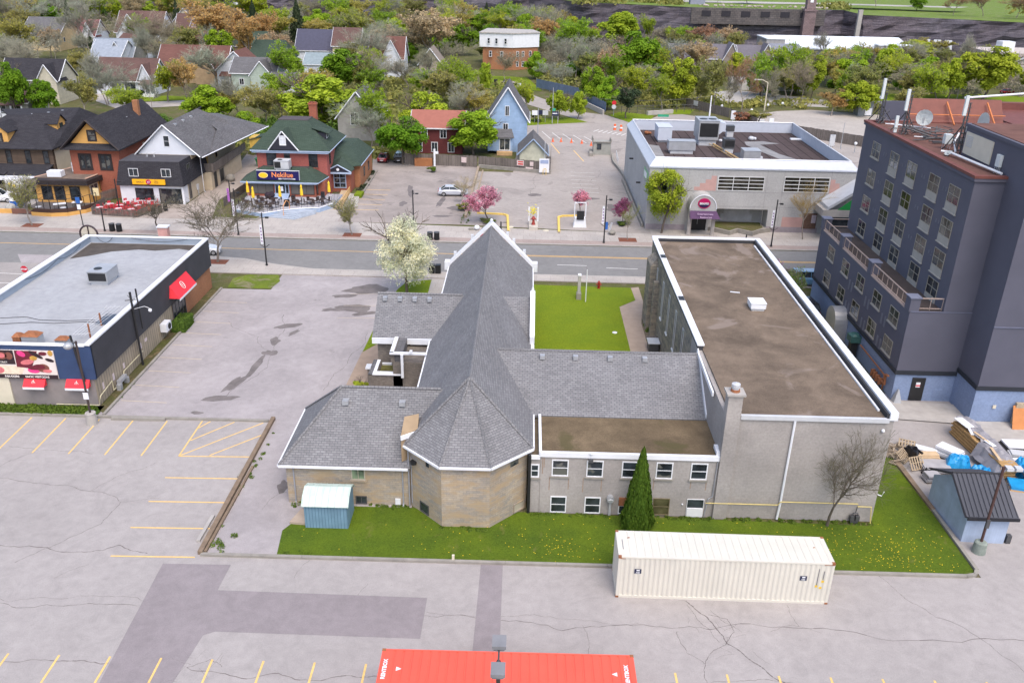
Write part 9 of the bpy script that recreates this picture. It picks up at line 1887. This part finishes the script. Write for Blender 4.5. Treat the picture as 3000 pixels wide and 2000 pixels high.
# the many further trees between and behind the houses
HB=[(-119,-106,199,210),(-105,-90,212,225),(-74,-62,218,232),(-113,-104,182,193),(-128,-116,260,273),(-148,-117,320,353),(-134,-121,288,301),(-126,-117,257,269),(-98,-80,235,248),(-81,-71,231,243),(-82,-70,261,273),(-75,-53,286,302),(-66,-57,261,273),(-46,-35,256,269),(-31,-24,251,263),(-36,-27,165,179),(-15,4,266,295),(44,80,285,302),(-14,5,234,264),(-170,-150,300,326),(84,137,315,338)]
rt=random.Random(21);extra=0
for (xa,xb,ya,yb,n,kinds,hh) in ((-215,-110,225,330,34,'BBBSSL',(8,13)),(-250,-120,335,450,46,'BBSSSLC',(10,15)),(-110,-20,240,300,26,'BSSL',(7,11)),(-120,20,300,405,52,'BSSSL',(9,14)),(-60,-10,180,245,18,'BSS',(6,9)),(-125,-60,170,212,8,'BS',(6,9)),(4,100,212,280,44,'BSSLS',(7,11)),(0,75,300,345,18,'BSS',(7,10)),(100,190,236,310,34,'BSLS',(6,10))):
    for _ in range(n):
        x=rt.uniform(xa,xb);y=rt.uniform(ya,yb);k=rt.choice(kinds);h=rt.uniform(*hh);r=h*rt.uniform(.36,.52)*(.45 if k=='C' else 1)
        if any(a-2.5 < x < b+2.5 and c-9 < y < d+2 for a,b,c,d in HB) or abs(x) > .63*y+14 or y > cliffy(x)-6:continue
        if 20 < x < 75 and y < 219 and y < 214:continue
        c={'B':rt.choice(['grey','brown','grey','pale']),'S':rt.choice(['gold','olive','yellow','lime','olive','tan','yellow','lime']),'L':rt.choice(['green','lime','yellow']),'C':'dark'}[k];extra+=1
        put(k,round(x,1),round(y,1),h,r,c,autolabel(x,y,h,r,c,k),300+extra,'trees of the park and streets behind')
# row of small trees on the plateau above the cliff
for k,(x,y,h,r,c,kk,l) in enumerate(((146,392,8,4.2,'lime','S','pale green tree on the grass above the cliff graffiti'),(165,396,6.5,3.0,'green','L','small round green tree above the cliff'),(170,372,8,4.5,'rust','B','leftmost purple-brown tree of the row on the cliff top'),(180,368,8,4.5,'rust','B','second purple-brown tree of the row on the cliff top'),(190,362,8,5,'rust','B','third purple-brown tree of the row on the cliff top'),(203,362,9,5,'rust','B','fourth purple-brown tree of the row on the cliff top'),(218,350,9,5,'brown','B','brown tree farthest right on the cliff top'),(92,392,6,4,'olive','S','olive tree left of the slim cliff tower on the plateau'),(80,395,6,3.5,'brown','B','brown tree beside the hut on the plateau'),(126,390,6,3.5,'olive','S','small budding tree above the cliff notch'))):put(kk,x,y,h,r,c,l,k+200,'trees on the plateau',z=13.5 if x > 150 else 15)
# undergrowth and the wood that reads as one mass
def undergrowth(name,label,n,region,hr,sr,cols,seed,z0=0,cat='undergrowth'):
    rs=np.random.RandomState(seed);parts=[];vals=[]
    for (xa,xb,ya,yb,m_,hh) in region:
        X=rs.uniform(xa,xb,m_);Y=rs.uniform(ya,yb,m_);Rr=rs.uniform(*sr,m_);H=rs.uniform(.6,1.0,m_)*hh
        for x,y,r_,h_ in zip(X,Y,Rr,H):
            d=rs.normal(size=(n,3));d/=np.linalg.norm(d,axis=1)[:,None];d[:,2]=np.abs(d[:,2]);C=np.array([x,y,z0])+d*np.array([r_,r_,h_])*rs.uniform(.6,1.05,n)[:,None];Nn=d+rs.normal(size=(n,3))*.5;Nn/=np.linalg.norm(Nn,axis=1)[:,None]
            parts.append(quads(C,Nn,rs.uniform(*hr,n),rs));vals.append(np.clip(rs.rand()*.6+rs.rand(n)*.4,0,1))
    o=leafobj(name,np.concatenate(parts),np.concatenate(vals),LEAF,None);c=BASE[cols];o.color=(*c,1);tag(o,label,cat);o['kind']='stuff';return o
undergrowth('undergrowth','low brown-green undergrowth filling the gaps under the park trees',70,[(-62,0,178,250,120,2.6),(20,48,212,262,70,3.2),(-60,-22,150,160,14,2.5),(-130,-85,226,330,60,2.5),(50,90,216,226,26,1.8),(4,20,236,285,40,2.6),(-160,-110,196,199,10,2)],(.35,.75),(1.4,3.2),'olive',3)
undergrowth('green_thicket','dense green thicket behind the orange gabled and white houses',160,[(-76,-57,156,176,46,3.4),(-58,-36,160,178,26,3.0)],(.3,.6),(1.4,2.6),'hedge',4,cat='thicket')
undergrowth('woodland_mass','far twiggy woodland merging into one grey-brown mass below the cliff',150,[(-330,-120,340,490,190,8),(-120,0,350,425,110,7),(0,60,305,352,46,6),(60,180,262,318,70,4.5),(110,200,240,262,34,3),(130,320,300,328,60,6)],(.35,.8),(3,6.5),'haze',5,cat='woodland')
undergrowth('cliff_top_bushes','bushes and scrub along the cliff top',70,[(-100,40,440,470,60,6),(20,62,372,400,30,5),(195,300,325,380,90,7),(120,128,376,384,6,3)],(.7,1.4),(2.5,5),'olive',7,14.5,cat='scrub')
undergrowth('hedge_strip_shrubs','small dark shrubs in the bed of the restaurant east wall',60,[(-25.4,-24.7,126,141,14,.6)],(.08,.18),(.3,.5),'dark',8,cat='shrubs')
undergrowth('rear_wall_weeds','thick green weeds along the foot of the shop rear wall',60,[(-44,-33.6,58.75,59.95,150,.35)],(.06,.15),(.2,.45),'weed',9,cat='weeds')
undergrowth('kerb_weeds','weeds growing along the timber kerb and alley edge',40,[(-19.0,-18.6,43,58,16,.14),(-18.9,-17.6,42.4,44.6,12,.3),(-15,-14.3,47,48.5,6,.3),(-32.8,-32.6,60,66,8,.15),(-14.4,-12.4,42.45,42.8,8,.1),(-8.6,-7.6,113,119,14,.4)],(.04,.09),(.1,.24),'weed',10,cat='weeds')
undergrowth('wall_foot_grass','longer dark grass along the foot of the church and annex walls',40,[(1,23.4,47.1,47.45,90,.16),(-10,-7,47.5,47.85,14,.15),(-4.8,-1.8,45.3,45.6,14,.15)],(.05,.1),(.1,.3),'weed',12,cat='grass')
undergrowth('flower_bed_shrubs','shrubs with dark red tips along the church wall by the bright lawn',80,[(1.1,2.2,62,71,22,.9)],(.08,.16),(.35,.6),'green',13,cat='shrubs')
undergrowth('path_side_plants','low plants beside the tan path along the stone hall wall',50,[(12.2,12.9,66,79.5,26,.4)],(.07,.14),(.2,.35),'weed',14,cat='plants')
def boxhedge(name,label,x0,x1,y0,y1,z,n,col='hedge',cat='hedge'):
    rs=np.random.RandomState(int(abs(x0*10)));F=rs.randint(0,4,n);P=rs.rand(n,3)*np.array([x1-x0,y1-y0,z])+np.array([x0,y0,.02]);Nn=np.zeros((n,3))
    for f,ax,v,s_ in ((0,2,z,1),(1,1,y0,-1),(2,0,x1,1),(3,0,x0,-1)):P[F==f,ax]=v;Nn[F==f,ax]=s_
    P+=rs.normal(size=(n,3))*.03;Nn+=rs.normal(size=(n,3))*.4;Nn/=np.linalg.norm(Nn,axis=1)[:,None];o=leafobj(name,quads(P,Nn,rs.uniform(.06,.12,n),rs),rs.rand(n),LEAF,None);o.color=(*BASE[col],1);tag(o,label,cat);c_=MB().box(x0+.03,x1-.03,y0+.03,y1-.03,0,z-.03).build('inner_mass',plain('hedge_dark',(.02,.035,.01),.9),None);c_.parent=o;return o
boxhedge('clipped_hedge','clipped dark green box hedge by the shop entrance awning',-33.4,-32.2,74.9,77.4,1.0,5000)
PR['U']=[proto_leafy(101,1800,.09,16,.02,1,1.0)];index_kids(*PR['U']);PR['U'][0].name='shrub';KIDS['shrub']=[c for c in COL.objects if c.parent==PR['U'][0]]
for k,(x,y,h,r,c,l) in enumerate(((-71.5,165,3.0,2.4,'yellow','left bright yellow forsythia bush behind the dark-roofed house'),(-67.8,168,3.2,1.8,'yellow','right bright yellow forsythia bush behind the orange gabled house'),(47.5,193.5,3.2,2.0,'rust','reddish bush against the wooden lot fence'),(42.6,190,1.2,1.8,'yellow','low yellow bush peeping over the pale hall parapet'),(-93.5,212.5,1.8,1.6,'weed','round green bush in front of the white bungalow porch'),(-15.5,142.5,1.0,.9,'weed','small green tuft in the divider between the lots'),(-8.4,119.5,1.3,1.2,'olive','straggly grassy tuft left of the pink blossoming tree'),(1.9,191.5,2.4,2.2,'olive','dull green bush at the board signs'),(-5.0,113.9,.6,1.1,'weed','low green ring of plants at the foot of the pink blossoming tree'),(13.6,114.3,.5,1.0,'weed','low green ring at the foot of the deep pink tree'),(-13.2,63.2,1.6,.7,'yellow','yellow and white flowering bush beside the brick porch'))):put('U',x,y,h,r,c,l,k,cat='shrub')

for k_,L_ in PR.items():                # drop prototypes that no tree used
    for p_ in L_:
        if p_.get('label') is None:
            for c_ in KIDS.get(p_.name,[]):bpy.data.objects.remove(c_)
            bpy.data.objects.remove(p_)
